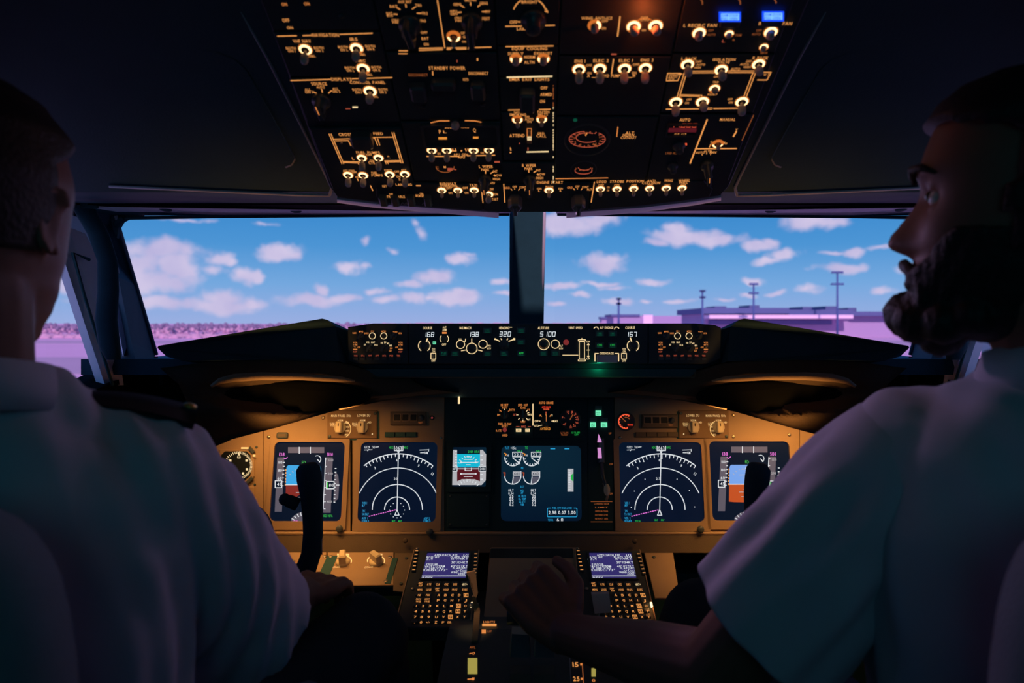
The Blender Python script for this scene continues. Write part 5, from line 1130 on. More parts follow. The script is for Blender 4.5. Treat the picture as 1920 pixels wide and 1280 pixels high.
# -- centre selectors
t_ = thing('engine_selector_panel', 'dark panel with N1 SET and SPD REF selector knobs above the engine display', 'control panel', MP.pt(965,785)); plate(t_,'faceplate',[(928,745),(1000,745),(1000,822),(928,822)],-.001,.002,'plate_shaded')
l = Leg(MP,.0026); O_ = 'legend_orange'
l.T('N1 SET',946,759,4.6,14,O_).T('AUTO',946,764,4,10,O_).T('BOTH',960,768,4.2,10,O_).T('2',937,769,3.4,2,O_).T('1',933.5,777.5,4,2,O_).L((935,777.5),(938,777.5),w=1.2,m=O_).L((938,769.5),(940,771),w=1.2,m=O_).L((953,771),(955,769.5),w=1.2,m=O_).L((946,766.5),(946,768.5),w=1.2,m=W_)
l.T('SPD REF',980.5,759,4.6,18,O_).T('AUTO',980.5,764.5,4,10,O_).T('V1',990.5,768,3.6,5,O_).T('VR',994.5,777,3.6,5,W_).T('WT',991.5,786.5,3.6,6,W_).T('VREF',980.5,790.5,3.8,9,O_).T('SET',965.5,777,3.8,7,'legend_red').ticks(980.5,777.5,9,12,[20,-20+20,-45,-90,-135,180,45],w=1.3,m=W_)
l.T('FUEL FLOW',946.5,794.5,4.4,25,O_).T('RESET',946.5,799,4,11,O_).T('RATE',935,807,4,10,O_).T('USED',946.5,815.5,4,10,O_).T('MFD',982,799.5,4,9,'legend_red').L((968,799.5),(974,799.5),w=1,m='legend_red').L((990,799.5),(995,799.5),w=1,m='legend_red').L((999.3,757),(999.3,797),w=1.8,m=W_); l.done(t_)
for c,y in ((946,777),(980.5,777)): rknob(t_,c,y,16,fr=MP,ang=90,h=.014,n=.002,line=False)
mb = MB(); mb.lathe(MP.pt(946.5,806,.002),MP.N+MP.V*.2,[(.005,0),(.005,.004),(.003,.008),(.001,.009)],'dull_red',12); mb.build('toggle_switch', t_)
for a,b,tt in ((967.5,977.5,'ENG'),(985,993,'SYS')):
    mb = MB(); u0,v0 = MP.uv(a,809.5); u1,v1 = MP.uv(b,803.5); mb.box(MP,u0,v0,u1,v1,.002,.005,W_,.0006); kb = mb.build('lit_button', t_); mb = MB(); mb.text(MP,tt,(a+b)/2,806.5,3.6,'panel_black',b-a-3,.0056); mb.build('button_legend', kb)
t_ = thing('autobrake_panel', 'dark panel headed AUTO BRAKE with a glowing red light over its knob', 'control panel', MP.pt(1024,785)); plate(t_,'faceplate',[(1001,745),(1050,745),(1050,822),(1001,822)],-.001,.002,'plate_shaded')
l = Leg(MP,.0026); l.T('AUTO BRAKE',1024,754.8,4.8,27,O_).T('AUTO BRAKE',1024,763,4,16,'alarm_red').T('DISARM',1024,766.8,3.8,11,'led_red').T('1',1023.7,773,3.4,2,'legend_red').T('2',1035,778,3.6,3,W_).T('MAX',1041.5,789,4,9,W_).T('OFF',1006,789,4,7,W_).T('RTO',1006,798,4,8,W_).T('OFF',1013,779,3,4,O_).L((1013,789),(1010.5,789),w=1.2,m=W_).L((1010,798),(1016,797),w=1.2,m=W_).L((1033,789),(1037,789),w=1.2,m=W_).L((1013,777.5),(1015.5,780.5),w=1.4,m=O_).L((1033,777.5),(1031,780.5),w=1.4,m=O_).L((1023.7,775.5),(1023.7,778.5),w=1.4,m=O_).T('ANTISKID',1022.5,803.5,4.6,19.5,'amber'); l.done(t_)
rknob(t_,1024,790,20,fr=MP,ang=90,h=.018,n=.002)
t_ = thing('flap_gauge', 'round black flap gauge with red-orange numerals beside the autobrake knob', 'gauge', MP.pt(1069,786)); c = MP.pt(1069,786,-.001); k = MP.mpp(1069,786); mb = MB(); mb.lathe(c,MP.N,[(20*k,0),(20*k,.005),(18*k,.007),(17.5*k,.003)],'knob_black',28); mb.build('case', t_)
l = Leg(MP,.0036)
for tt,a in (('UP',105),('1',75),('2',45),('5',20),('10',0),('15',-25),('25',-55),('30',-85),('40',-140),('F',165)): l.T(tt,1069+14.5*math.cos(R(a)),786-14.5*math.sin(R(a)),3.6,4.5 if len(tt) > 1 else 2.6,'legend_red').ticks(1069,786,10.5,12,[a],w=1.1,m='legend_red')
l.L((1069,786),(1074,777),w=1.6,m='legend_dim').T('LE FLAPS',1058.5,811,3.4,14,'legend_dim').T('TRANSIT',1058.5,814.8,3.4,13,'legend_dim').T('LE FLAPS',1079.5,810.5,3.4,15,'green').T('EXT',1081,814.5,3.4,7,'green'); l.done(t_,'dial_marks')
# -- landing gear
t_ = thing('landing_gear_console', 'narrow dark landing gear panel with three glowing green lights', 'control panel', MP.pt(1126,880)); plate(t_,'faceplate',[(1102,745),(1151,745),(1151,994),(1102,994)],-.001,.003,'plate_shaded')
for (x0,y0,x1,y1,a,b) in ((1116.5,770,1127,779,'NOSE','GEAR'),(1106.5,792,1117,801,'LEFT','GEAR'),(1126.5,792,1138,801,'RIGHT','GEAR')):
    mb = MB(); u0,v0 = MP.uv(x0,y1); u1,v1 = MP.uv(x1,y0); mb.box(MP,u0,v0,u1,v1,.003,.006,'green_lit',.0006); g_ = mb.build('gear_light', t_); mb = MB(); mb.text(MP,a,(x0+x1)/2,y0+3,2.6,'green_dim',7,.0066); mb.text(MP,b,(x0+x1)/2,y0+6.3,2.6,'green_dim',7,.0066); mb.build('light_legend', g_)
    mb = MB(); u0,v0 = MP.uv(x0-1.5,y0-2); u1,v1 = MP.uv(x1+1.5,y0-9); mb.box(MP,u0,v0,u1,v1,.003,.005,'knob_black',.0006); mb.build('dark_light', t_)
l = Leg(MP,.0036)
for k in range(5): l.T(('LANDING GEAR','LIMIT','OPERATING','EXTEND 270K','RETRACT 235K')[k],1128,944+k*7,3,24 if k else 28,'legend_dim')
l.L((1108,940),(1148,940),w=1,m='legend_dim').L((1108,978),(1148,978),w=1,m='legend_dim').T('UP',1144,812,3.6,5,'legend_dim').T('OFF',1146,870,3.6,7,'legend_dim').T('DN',1146,925,3.6,5,'legend_dim'); l.done(t_)
t_ = thing('gear_lever', 'landing gear lever with clear wheel-shaped knob and pink stripes below green lights', 'lever', MP.pt(1126,845,.02))
mb = MB(); pts = []
c = MP.pt(1127,838,.045); k = MP.mpp(1126,840,.045)
mb.lathe(c-MP.U*.009, MP.U, [(.3*k*10,0),(24*k,.001),(27*k,.006),(27*k,.012),(24*k,.017),(3*k,.018)], 'knob_black', 26); mb.build('wheel_knob', t_)
mb = MB(); mb.box(MP,*MP.uv(1121,868,.02),*MP.uv(1131,822,.02),.002,.044,'knob_black',.002); mb.tube([MP.pt(1126,850,.03), MP.pt(1130,890,.05), MP.pt(1137,915,.075)],[.004,.004,.0035],'knob_black'); mb.build('shaft', t_)
mb = MB(); m_ = .0735; mb.poly(MP,[(1122,813),(1128,826),(1128,829),(1120,829)],'pink_stripe',m_); mb.poly(MP,[(1120,839),(1127,839),(1128,852),(1128.5,859),(1120.5,859),(1121,850)],'pink_stripe',m_); mb.build('stripe', t_)
mb = MB(); mb.sphere(MP.pt(1138,918,.078), .009, 'ivory_knob', 14, 10, (.8,.9,1.5)); mb.build('trigger_knob', t_)
mb = MB(); mb.tube([MP.pt(1132,905,.06), MP.pt(1140,926,.07), MP.pt(1137,938,.06)], .003, 'tan'); mb.build('trigger_guard', t_)

# -- clock at the outer end
t_ = thing('clock', 'round black clock with amber tick marks at the shirt-side edge of the tan panel', 'clock', MP.pt(448,872)); plate(t_,'mount',[(412,842),(470,842),(478,852),(478,893),(466,907),(412,907)],-.001,.004,'tan',.0015)
plate(t_,'case',[(438,846),(464,846),(471,853),(471,890),(462,898),(424,898),(417,890),(417,853),(424,846)],.003,.0075,'dead_screen',.001)
l = Leg(MP,.0082); l.ticks(447,872,22,26,[a for a in range(-100,100,6)]+[a for a in range(105,250,9)],w=1.1,m=W_); l.L((448,848),(450.5,858),(445.5,858),w=1.6,m=W_,closed=True)
for a in (30,-25,-60,-105,150): x,y = 447+17.5*math.cos(R(a)),872-17.5*math.sin(R(a)); l.B(x-2,y-2,x+2,y+2,'legend_warm')
l.B(452,838,466,841.5,'ivory_print').B(474,852,479,856,'ivory_print'); l.done(t_,'dial_marks')
for (x,y,a) in ((473,844,-45),(470,900,45)):
    mb = MB(); u,v = MP.uv(x,y); r = 7*MP.mpp(x,y); ca,sa = math.cos(R(a)),math.sin(R(a)); mb.prism(MP,[(u+r*(p*ca-q_*sa), v+r*(p*sa+q_*ca)) for p,q_ in ((-1,-.45),(1,-.45),(1,.45),(-1,.45))],.003,.008,'knob_black',.001); mb.build('clock_button', t_)
t_ = thing('switch_placard', 'small tan plate with ivory label just under the round clock', 'switch', MP.pt(458,922)); plate(t_,'faceplate',[(432,912),(478,912),(478,935),(432,935)],-.001,.003,'tan'); l = Leg(MP,.0036); l.B(450,915,464,918.5,'ivory_print').L((459,922),(464,922),(464,927),w=2,m='ivory_print'); l.done(t_)
for p in ((481,838),(478,908)): screw(MP,*p,ip,r=.003,mt='knob_black')

# ------------------------------------------------------------------ lower forward panels
LP = Frame((0,1.665,.548), (0,math.cos(R(17)),math.sin(R(17))))
def lower(xs, label, knobs, mir=False):
    q = (lambda x: x) if not mir else (lambda x: 1984-x)
    t_ = thing('lower_lighting_panel', label, 'control panel', LP.pt(q((xs[0]+xs[1])/2),1068)); plate(t_,'faceplate',[(q(xs[0]),1035),(q(xs[1]),1035),(q(xs[1]),1096),(q(xs[0]),1098)],-.006,0,'tan',.001,LP)
    l = Leg(LP,.0006); I = 'ivory_print'
    for kx in knobs:
        l.B(q(kx)-11,1037.5,q(kx)+12,1041,I).A(q(kx),1051,16,-20,60,w=1.8,m=I,ry=10).A(q(kx),1051,16,120,190,w=1.8,m=I,ry=10).T('OFF',q(kx-18),1063,3.6,7,I).L((q(kx-14),1063),(q(kx-6),1062.5),w=1.3,m=I)
    l.done(t_)
    for kx in knobs:
        c = LP.pt(q(kx),1055); k = LP.mpp(kx,1055); mb = MB(); mb.lathe(c,LP.N,[(13*k,0),(12.5*k,.006),(9*k,.008)],'ivory_knob',18); kb = mb.build('dimmer_knob', t_)
        mb = MB(); u,v = LP.uv(q(kx),1055); r = 9*k; a = R(100+(kx*7)%50); ca,sa = math.cos(a),math.sin(a); mb.prism(LP,[(u+r*(x*ca-y*sa), v+r*(x*sa+y*ca)) for x,y in ((-1.3,-.7),(1.4,-.6),(1.4,.6),(-1.3,.7))],.006,.026,'ivory_knob',.003); mb.build('grip', kb)
    return t_,q
t_,q = lower((480,612),'tan lighting panel with one ivory knob partly behind the control yoke',(520,))
for p in ((609,1043),(597,1088),(550,1052)): screw(LP,*p,t_,r=.005)
t_,q = lower((614,738),'tan lighting panel with two ivory dimmer knobs between yoke and keypad unit',(643,705))
for p in ((620,1043),(731,1044),(607,1088),(724,1089)): screw(LP,*p,t_,r=.005)
mb = MB(); mb.box(LP,*LP.uv(611,1094),*LP.uv(614,1042),-.002,.001,'black'); mb.build('joint_gap', t_)
mb = MB(); mb.box(LP,*LP.uv(732,1094),*LP.uv(736,1046),-.002,.001,'black'); mb.build('joint_gap', t_)
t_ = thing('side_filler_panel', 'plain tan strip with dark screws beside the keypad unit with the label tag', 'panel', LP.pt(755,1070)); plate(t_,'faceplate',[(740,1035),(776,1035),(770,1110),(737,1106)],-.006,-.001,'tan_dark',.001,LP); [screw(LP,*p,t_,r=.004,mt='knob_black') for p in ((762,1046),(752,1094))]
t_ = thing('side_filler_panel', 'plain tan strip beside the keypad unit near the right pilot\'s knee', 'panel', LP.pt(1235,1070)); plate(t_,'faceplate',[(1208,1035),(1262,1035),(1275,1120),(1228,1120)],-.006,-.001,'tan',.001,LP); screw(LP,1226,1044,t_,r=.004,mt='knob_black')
t_,q = lower((1500,1372),'tan lighting panel with one ivory knob behind the right pilot\'s sleeve',(), False)
t_ = thing('kick_panel', 'black sloping kick panel below the tan lighting panels on both sides', 'panel', (0,1.5,.45))
for s in (-1,1):
    mb = MB(); q = lambda px,py,Y: P(CX+(px-CX)*-s,py,Y); f_ = [q(430,1096,1.575),q(770,1096,1.575),q(770,1106,1.57),q(430,1106,1.57)]; f2 = [p+Vector((0,.02,-.02)) for p in f_]; mb.slab(f_ if s < 0 else f_[::-1], f2 if s < 0 else f2[::-1], 'black'); mb.build('edge', t_)
    mb = MB(); x0,x1 = sorted((s*.24,s*.80)); wbox(mb,x0,1.72,.06,x1,1.75,.48,'black'); mb.build('kick_plate', t_)

# ------------------------------------------------------------------ control display units with keypads
CD = Frame((0,1.62,.568), (0,math.cos(R(18)),math.sin(R(18))))
def cdu(du_, label, rows):
    """du_ = sideways shift in metres from the keypad unit measured in the photograph"""
    F2 = Frame(CD.O+Vector((du_,0,0)), CD.V)
    class Sh(Frame):
        def uv(s, px, py, off=0.): return CD.uv(px, py, off)
    F2 = Sh(CD.O+Vector((du_,0,0)), CD.V)
    t_ = thing('keypad_unit', label, 'keypad unit', F2.pt(835,1100))
    u0,v0 = CD.uv(777,1031); u1,_ = CD.uv(898,1031); _,vb = CD.uv(835,1176)
    mb = MB(); mb.box(F2,u0,vb,u1,v0,-.03,0,'panel_black',.002,.003); mb.build('case', t_)
    for uu in (u0,u1):
        mb = MB(); mb.box(F2,uu-.0012,vb,uu+.0012,v0,-.002,.0022,'tan',.0004); mb.build('edge_rail', t_)
    a0,b0 = CD.uv(790,1086); a1,b1 = CD.uv(880,1037); mb = MB(); mb.frame_ring(F2,rrect(a0-.004,b0-.004,a1+.004,b1+.004,.003),rrect(a0,b0,a1,b1,.002),0,.004,'panel_black',.0005); mb.build('bezel', t_)
    mb = MB(); mb.box(F2,a0,b0,a1,b1,-.001,.0008,'purple_screen'); sc_ = mb.build('screen', t_)
    l = Leg(F2,.0014); S = 'white'
    l.T('APPROACH REF',836,1040,4,43,S).T('1/1',873.5,1040.2,4,9,S).T('GROSS WT',810,1044,3.4,28,S).T('FLAPS VREF',862,1043.6,3.4,34,S).T('63.4',803,1047.3,4,17,S).T('15°/141KT',862,1047,4,31,S).T('30°/134KT',862,1054,4.2,31,S).T('KSFO28R',810,1057.5,3.4,22,S).T('12467FT3799M',813,1061,4,42,S).T('40°/127KT',861,1061,4.2,32,S).T('ILS 28R/CRS',812,1064.8,3.4,40,S).T('FLAP/SPD',863,1064.8,3.4,28,S).T('111.10ISC/73°',815,1068,4,48,S).T('--/---',866,1068,3.4,22,S).T('WIND CORR',861,1072.3,3.6,32,S).T('+05KT',868,1075.6,4,18,S).L((790,1079.5),(877,1079.3),w=1.2,m=S).T('<INDEX',800,1083,4.4,22,S); l.mb.build('screen_text', sc_, kind='stuff')
    # line select keys
    for side in (0,1):
        for k in range(6):
            x = (781.5-k*1.1) if side == 0 else (892.3-k*.35); y = 1034.8+k*7.1+(0 if side == 0 else 6)
            mb = MB(); c = CD.uv(x,y+0); mb.box(F2,c[0]-.0038,c[1]-.004,c[0]+.0038,c[1]+.004,0,.004,'knob_black',.0008); kb = mb.build('select_key', t_)
            mb = MB(); mb.box(F2,c[0]-.003,c[1]-.0009,c[0]+.003,c[1]+.0009,.0038,.0044,'legend'); mb.build('key_mark', kb)
    R_ = [[('INIT',788.6),('RTE',804.8),('CLB',821),('CRZ',837),('DES',853.4),('BRT',871.3)],[('MENU',787.5),('LEGS',804),('DEP ARR',820),('HOLD',836.4),('PROG',852.5),('EXEC',871.5)],
          [('N1',786),('FIX',802.6),('A',822.7),('B',835.4),('C',848.3),('D',861.2),('E',873.8)],[('PREV',784.7),('NEXT',801.2),('F',821.5),('G',834.5),('H',847.3),('I',860.5),('J',873.1)],
          [('1',780.5),('2',793.5),('3',806),('K',820.5),('L',833.4),('M',846.4),('N',859.6),('O',872.5)],[('4',779.5),('5',792.3),('6',804.8),('P',819.6),('Q',832.5),('R',845.4),('S',858.6),('T',871.6)],
          [('7',778.5),('8',790.4),('9',803.7),('U',818.3),('V',831.4),('W',844.5),('X',857.9),('Y',870.6)],[('.',777.5),('0',789.5),('+/-',802.4),('Z',817.3),('SP',830.5),('DEL',843),('/',856.8),('CLR',870)]]
    ys = [1095,1105,1115.2,1125,1135.3,1145.6,1156,1166]
    for r,row in enumerate(R_):
        for (tt,x) in row:
            w = 6.4 if len(row) == 6 or (len(row) == 7 and x < 810) else 5.2
            c = CD.uv(x,ys[r]); k = CD.mpp(x,ys[r]); hh = .0052
            mb = MB(); mb.box(F2,c[0]-w*k,c[1]-hh,c[0]+w*k,c[1]+hh,0,.004,'knob_black',.0009,.0012,2); kb = mb.build('key', t_)
            mb = MB(); nn = .0045
            hot = tt in ('BRT',); box_ = tt in ('E','N','S','W'); hgt = 4.6 if len(tt) == 1 else 3.8
            if tt == 'DEP ARR': mb.text(F2,'DEP',x,ys[r]-2.2,3.2,'legend',7,nn); mb.text(F2,'ARR',x,ys[r]+2,3.2,'legend',7,nn)
            elif tt == 'INIT': mb.text(F2,'INIT',x,ys[r]-2.2,3.2,'legend',7,nn); mb.text(F2,'REF',x,ys[r]+2,3.2,'legend',7,nn)
            elif tt in ('PREV','NEXT'): mb.text(F2,tt,x,ys[r]-2.2,3.2,'legend',9,nn); mb.text(F2,'PAGE',x,ys[r]+2,3.2,'legend',9,nn)
            elif hot: mb.text(F2,'-BRT+',x,ys[r],4.2,'legend_warm',10,nn)
            else: mb.text(F2,tt,x,ys[r],hgt,'legend',(4.6 if tt not in ('1','I','.','/') else None) if len(tt) == 1 else min(9.5,len(tt)*2.4),nn)
            if box_: mb.line(F2,[(x-3.8,ys[r]-3.2),(x+3.8,ys[r]-3.2),(x+3.8,ys[r]+3.2),(x-3.8,ys[r]+3.2)],1.1,'legend',nn,True)
            mb.build('key_legend', kb)
    for (px,py) in ((770,1104),(779,1029)):
        c = CD.uv(px,py); mb = MB(); mb.lathe(F2.w(c[0]+.004,c[1],0), F2.N, [(.004,0),(.004,.002),(.002,.003)], 'screw_metal', 10); mb.build('fastener', t_)
    mb = MB(); c = CD.uv(884.5,1134); mb.box(F2,c[0]-.002,c[1]-.008,c[0]+.002,c[1]+.006,.0,.003,'legend_warm' if du_ == 0 else 'ring_hot',.0005); mb.build('message_light', t_)
    return t_
cdu(0,'keypad unit with violet text screen, tan label tag hanging over its edge',None)
d_ = CD.uv(1153,1115.2)[0]-CD.uv(822.7,1115.2)[0]
cdu(d_,'keypad unit with violet text screen beside the reaching pilot\'s forearm',None)
lamp('keypad_message_glow', 'POINT', CD.pt(1218,1134,.012), .010, (1,.35,.08), size=.003)
t_ = thing('lower_display_unit', 'dark switched-off display between the two keypad units', 'display screen', CD.pt(995,1080)); u0,v0 = CD.uv(906,1165); u1,v1 = CD.uv(1083,1022)
i_ = [CD.uv(922,1052),CD.uv(1072,1050)]; mb = MB(); mb.box(CD,u0,v0,u1,v1,-.03,-.004,'tan',.002,.004); mb.build('bezel', t_)
mb = MB(); a0,b0 = CD.uv(918,1046,-.004); a1,b1 = CD.uv(1074,1028,-.004); mb.box(CD,a0,b0,a1,b1,-.005,-.0035,'dead_screen',.0005,.002); mb.build('screen', t_)
# ------------------------------------------------------------------ throttle pedestal
QD = Frame((0,1.3,.505), (0,math.cos(R(6)),math.sin(R(6))))
pd_ = thing('throttle_pedestal', 'black throttle pedestal between the pilots with glowing scale strips', 'pedestal', (0,1.15,.25))
mb = MB(); pr = [(1.40,.500),(1.34,.509),(1.25,.500),(1.10,.484),(.95,.468),(.62,.45),(.62,.02),(1.58,.02),(1.58,.49)]
mb.slab([Vector((-.155,y,z)) for y,z in pr][::-1],[Vector((.155,y,z)) for y,z in pr][::-1],'panel_black'); mb.build('body', pd_)
l = Leg(QD,.0012)
l.T('LIGHTS',917,1165.5,4,22,'legend_orange').B(904,1169,931,1173.5,'legend').B(903,1180,911,1187,'legend_orange').T('UP',918,1183,4,8,'legend_dim')
l.T('15',1079,1245,8.5,11,'legend').T('25',1080.5,1272,8.5,12,'legend').B(1088,1243,1092,1247,'legend_orange').B(1089,1270,1093,1274,'legend_orange').L((1068,1225),(1071,1290),w=2,m='bead').L((1091,1235),(1095,1290),w=1.6,m='legend_dim')
l.B(1109,1252,1117,1268,'yellow_green').T('0',1113,1275,5,6,'legend_orange')
l.T('APL',886,1213,4.5,11,'legend_dim').T('0',888,1224,5,5,'legend_orange').L((880,1225),(884,1224),w=1.3,m='legend_orange').B(877,1233,895,1263,'yellow_green').L((877,1273),(884,1272.5),w=2,m='legend_orange').T('1',887,1272,5,5,'legend_orange')
l.done(pd_)
for s in (-1,1):
    mb = MB(); mb.lathe(Vector((s*.172,1.08,.36)), (s,0,0), [(.02,-.012),(.135,-.012),(.14,-.006),(.14,.006),(.135,.012),(.02,.012)], 'black', 40); w_ = mb.build('trim_wheel', pd_)
    mb = MB(); mb.box(WF,s*.172-.004,.498,s*.172+.004,.5015,-1.11,-1.05,'white_plastic'); mb.build('wheel_mark', w_)
# speedbrake lever with a paper label
sb = thing('speedbrake_lever', 'speedbrake lever standing up with a tan paper label tag hanging from its handle', 'lever', QD.pt(888,1215))
mb = MB(); a = QD.pt(886,1220); b_ = P(893,1135,1.30); c = P(884,1080,1.285)
def strap(path, m_, w, th):
    mb = MB(); rings = []
    for (px,py,Y) in path:
        q = P(px,py,Y); hw = w*Y/FPX/2; rings.append([q+Vector((-hw,0,0)),q+Vector((hw,0,0)),q+Vector((hw,th,0)),q+Vector((-hw,th,0))])
    mb.loft(rings[::-1],m_,False); return mb
strap([(891,1132,1.30),(894.5,1146,1.30),(893,1170,1.295),(890,1200,1.29),(887,1216,1.30)],'tan',11,.006).build('shaft', sb)
mb = MB(); f_ = [P(875,1073,1.28),P(891,1069.5,1.28),P(896,1112,1.288),P(893,1121,1.29),P(888,1116,1.29)]; mb.slab(f_[::-1],[p+Vector((0,.004,0)) for p in f_[::-1]],'tag_paper'); tg = mb.build('label_tag', sb)
TG = Frame(P(885,1095,1.281),(0,.06,1)); mb = MB(); mb.text(TG,'SPEED',880.5,1086,3.2,'ink',14,.0008,rot=-76); mb.text(TG,'BRAKE',885.5,1100,3.2,'ink',14,.0008,rot=-76); mb.build('label_print', tg, kind='stuff')
strap([(888,1118,1.288),(889.5,1126,1.294),(891,1134,1.30)],'tan',6,.008).build('neck', sb)
mb = MB(); mb.sphere(P(884.5,1134,1.31),.004,'white_plastic',10,8); mb.build('knob_cap', sb)
tl = thing('thrust_lever', 'dark thrust lever with a broad handle under the reaching pilot\'s palm', 'lever', P(972,1230,1.24), 'pair of thrust levers')
def thrust(par, px):
    mb = MB(); f_ = [P(px-16,1188,1.22),P(px+16,1190,1.22),P(px+20,1232,1.20),P(px-18,1232,1.20)]; mb.slab(f_[::-1],[p+Vector((0,.03,0)) for p in f_[::-1]],'knob_black'); mb.build('shaft', par)
    mb = MB(); mb.tube([P(px-24,1152,1.20),P(px+24,1152,1.20)],.016,'knob_black',14); mb.build('handle', par)
    mb = MB(); f_ = [P(px-19,1263,1.17),P(px+19,1263,1.17),P(px+20,1300,1.15),P(px-20,1300,1.15)]; mb.slab(f_[::-1],[p+Vector((0,.02,.004)) for p in f_[::-1]],'tan_dark'); mb.build('cutoff_plate', par)
    mb = MB(); mb.tube([P(px-16,1186,1.218),P(px-17.5,1210,1.208),P(px-18,1230,1.198)],.0012,'tan'); mb.build('edge_strip', par)
thrust(tl,975)
tl2 = thing('thrust_lever', 'second dark thrust lever on the side of the numbers 15 and 25', 'lever', P(1022,1230,1.24), 'pair of thrust levers'); thrust(tl2,1020)
fl = thing('flap_lever', 'grey square-topped flap lever in front of the keypad unit by the forearm', 'lever', P(1128,1150,1.30))
mb = MB(); f_ = [P(1109,1114,1.295),P(1142,1112.5,1.295),P(1147,1148,1.285),P(1115,1150,1.285)]; mb.slab(f_[::-1],[p+Vector((0,.012,.0)) for p in f_[::-1]],'cap_grey'); h_ = mb.build('handle', fl)
mb = MB(); f_ = [P(1119,1125,1.2935),P(1137,1124,1.2935),P(1138,1136,1.2905),P(1120,1137,1.2905)]; mb.slab(f_[::-1],[p+Vector((0,.003,.0)) for p in f_[::-1]],'knob_black'); mb.build('window', h_)
mb = MB(); mb.tube([P(1130,1148,1.295),P(1118,1200,1.29),P(1105,1240,1.28)],.006,'knob_black'); mb.build('shaft', fl)

# ------------------------------------------------------------------ control yokes
def yoke(s, label):
    q = lambda px,py,Y: P(CX+(px-CX)*-s,py,Y)
    t_ = thing('control_yoke', label, 'control yoke', q(430,1010,1.37)); t_.location.z = 0
    def horn(nm, sg):
        cx = lambda d: 430+sg*d
        path = [(cx(60),1078,44),(cx(92),1092,46),(cx(122),1086,44),(cx(144),1066,40),(cx(154),1036,37),(cx(157),1000,36),(cx(156),960,37),(cx(154),925,42),(cx(150),897,46),(cx(148),878,44),(cx(147),869,30)]
        pts = [q(a,b,1.36) for a,b,_ in path]; rr = [w/2/FPX*1.36 for *_,w in path]; mb = MB(); mb.tube(pts,rr,'black_soft',16); hn = mb.build('horn', t_)
        mb = MB(); mb.tube([q(cx(128),946,1.355),q(cx(112),939,1.35),q(cx(104),936,1.348)],[.012,.012,.009],'black_soft',12); mb.sphere(q(cx(104),936,1.348),.011,'black_soft',12,8); mb.build('trim_switch', hn)
        mb = MB(); mb.tube([q(cx(173),1010,1.352),q(cx(173.5),1040,1.352)],.001,'bead',6); mb.build('edge_line', hn) if sg*s < 0 else None
    horn('inner',1); horn('outer',-1)
    mb = MB(); mb.lathe(q(430,1012,1.335), (0,1,-.15), [(.045,0),(.062,.006),(.066,.02),(.064,.05),(.05,.07)], 'black_soft', 28); hb = mb.build('hub', t_)
    mb = MB(); u_ = q(430,985,1.325); mb.box(WF,u_.x-.03,u_.z-.035,u_.x+.03,u_.z+.03,-1.336,-1.328,'black',.001,.004); mb.build('clip_plate', hb)
    mb = MB(); mb.tube([q(462,968,1.326),q(474,962,1.326)],.0015,'white_plastic',6); mb.build('white_mark', hb)
    mb = MB(); c = q(430,1012,1.40); mb.tube([c, c+Vector((0,.05,-.08)), Vector((c.x,1.50,.35)), Vector((c.x,1.56,.05))],[.04,.036,.034,.04],'black_soft',16); mb.build('column', t_)
yoke(-1,'black control yoke whose tall horn covers the cyan sky flight display')
yoke(1,'black control yoke with its horn tip in front of the orange-ground flight display')

# ------------------------------------------------------------------ seats
def seat(s, label):
    t_ = thing('pilot_seat', label, 'seat', (s*.53,.62,0))
    def shell(y0, y1, prof, nm, mt='seat_cloth', tilt=.0):
        mb = MB(); rings = []
        n = 40
        for (y, k, dz) in ((y0,.90,-.015),(y0+.018,.99,0),(y1-.02,1.0,0),(y1,.93,-.012)):
            ring = []
            for i in range(n):
                a = 2*math.pi*i/n; ca, sa = math.cos(a), math.sin(a); e = .30
                x = prof[0]*k*math.copysign(abs(ca)**e, ca); z = prof[2]+(prof[1]*k)*math.copysign(abs(sa)**e, sa)
                ring.append(Vector((s*.53+x, y+tilt*(z-.7)+ .03*(x/prof[0])**2*(-1 if y < .5 else 0)*0, z)))
            rings.append(ring)
        mb.loft(rings, mt); return mb.build(nm, t_)
    shell(.43,.52,(.228,.265,.695),'backrest',tilt=-.10)
    shell(.56,1.0,(.235,.045,.365),'seat_cushion')
    mb = MB(); wbox(mb,s*.53-.20,.60,.08,s*.53+.20,.98,.32,'black',.01); mb.build('base', t_)
    mb = MB(); wbox(mb,s*.53-.24,.50,.0,s*.53+.24,1.05,.08,'black',.005); mb.build('floor_rail', t_)
    for d in (-1,1):
        mb = MB(); mb.tube([Vector((s*.53+d*.255,.53,.63)),Vector((s*.53+d*.265,.62,.645)),Vector((s*.53+d*.265,.80,.645)),Vector((s*.53+d*.265,.86,.63))],[.024,.028,.028,.018],'black_soft',12); mb.build('armrest', t_)
seat(-1,'dark fabric pilot seat with rounded backrest behind the pilot seen from the back')
seat(1,'dark fabric pilot seat with rounded backrest behind the bearded pilot in profile')

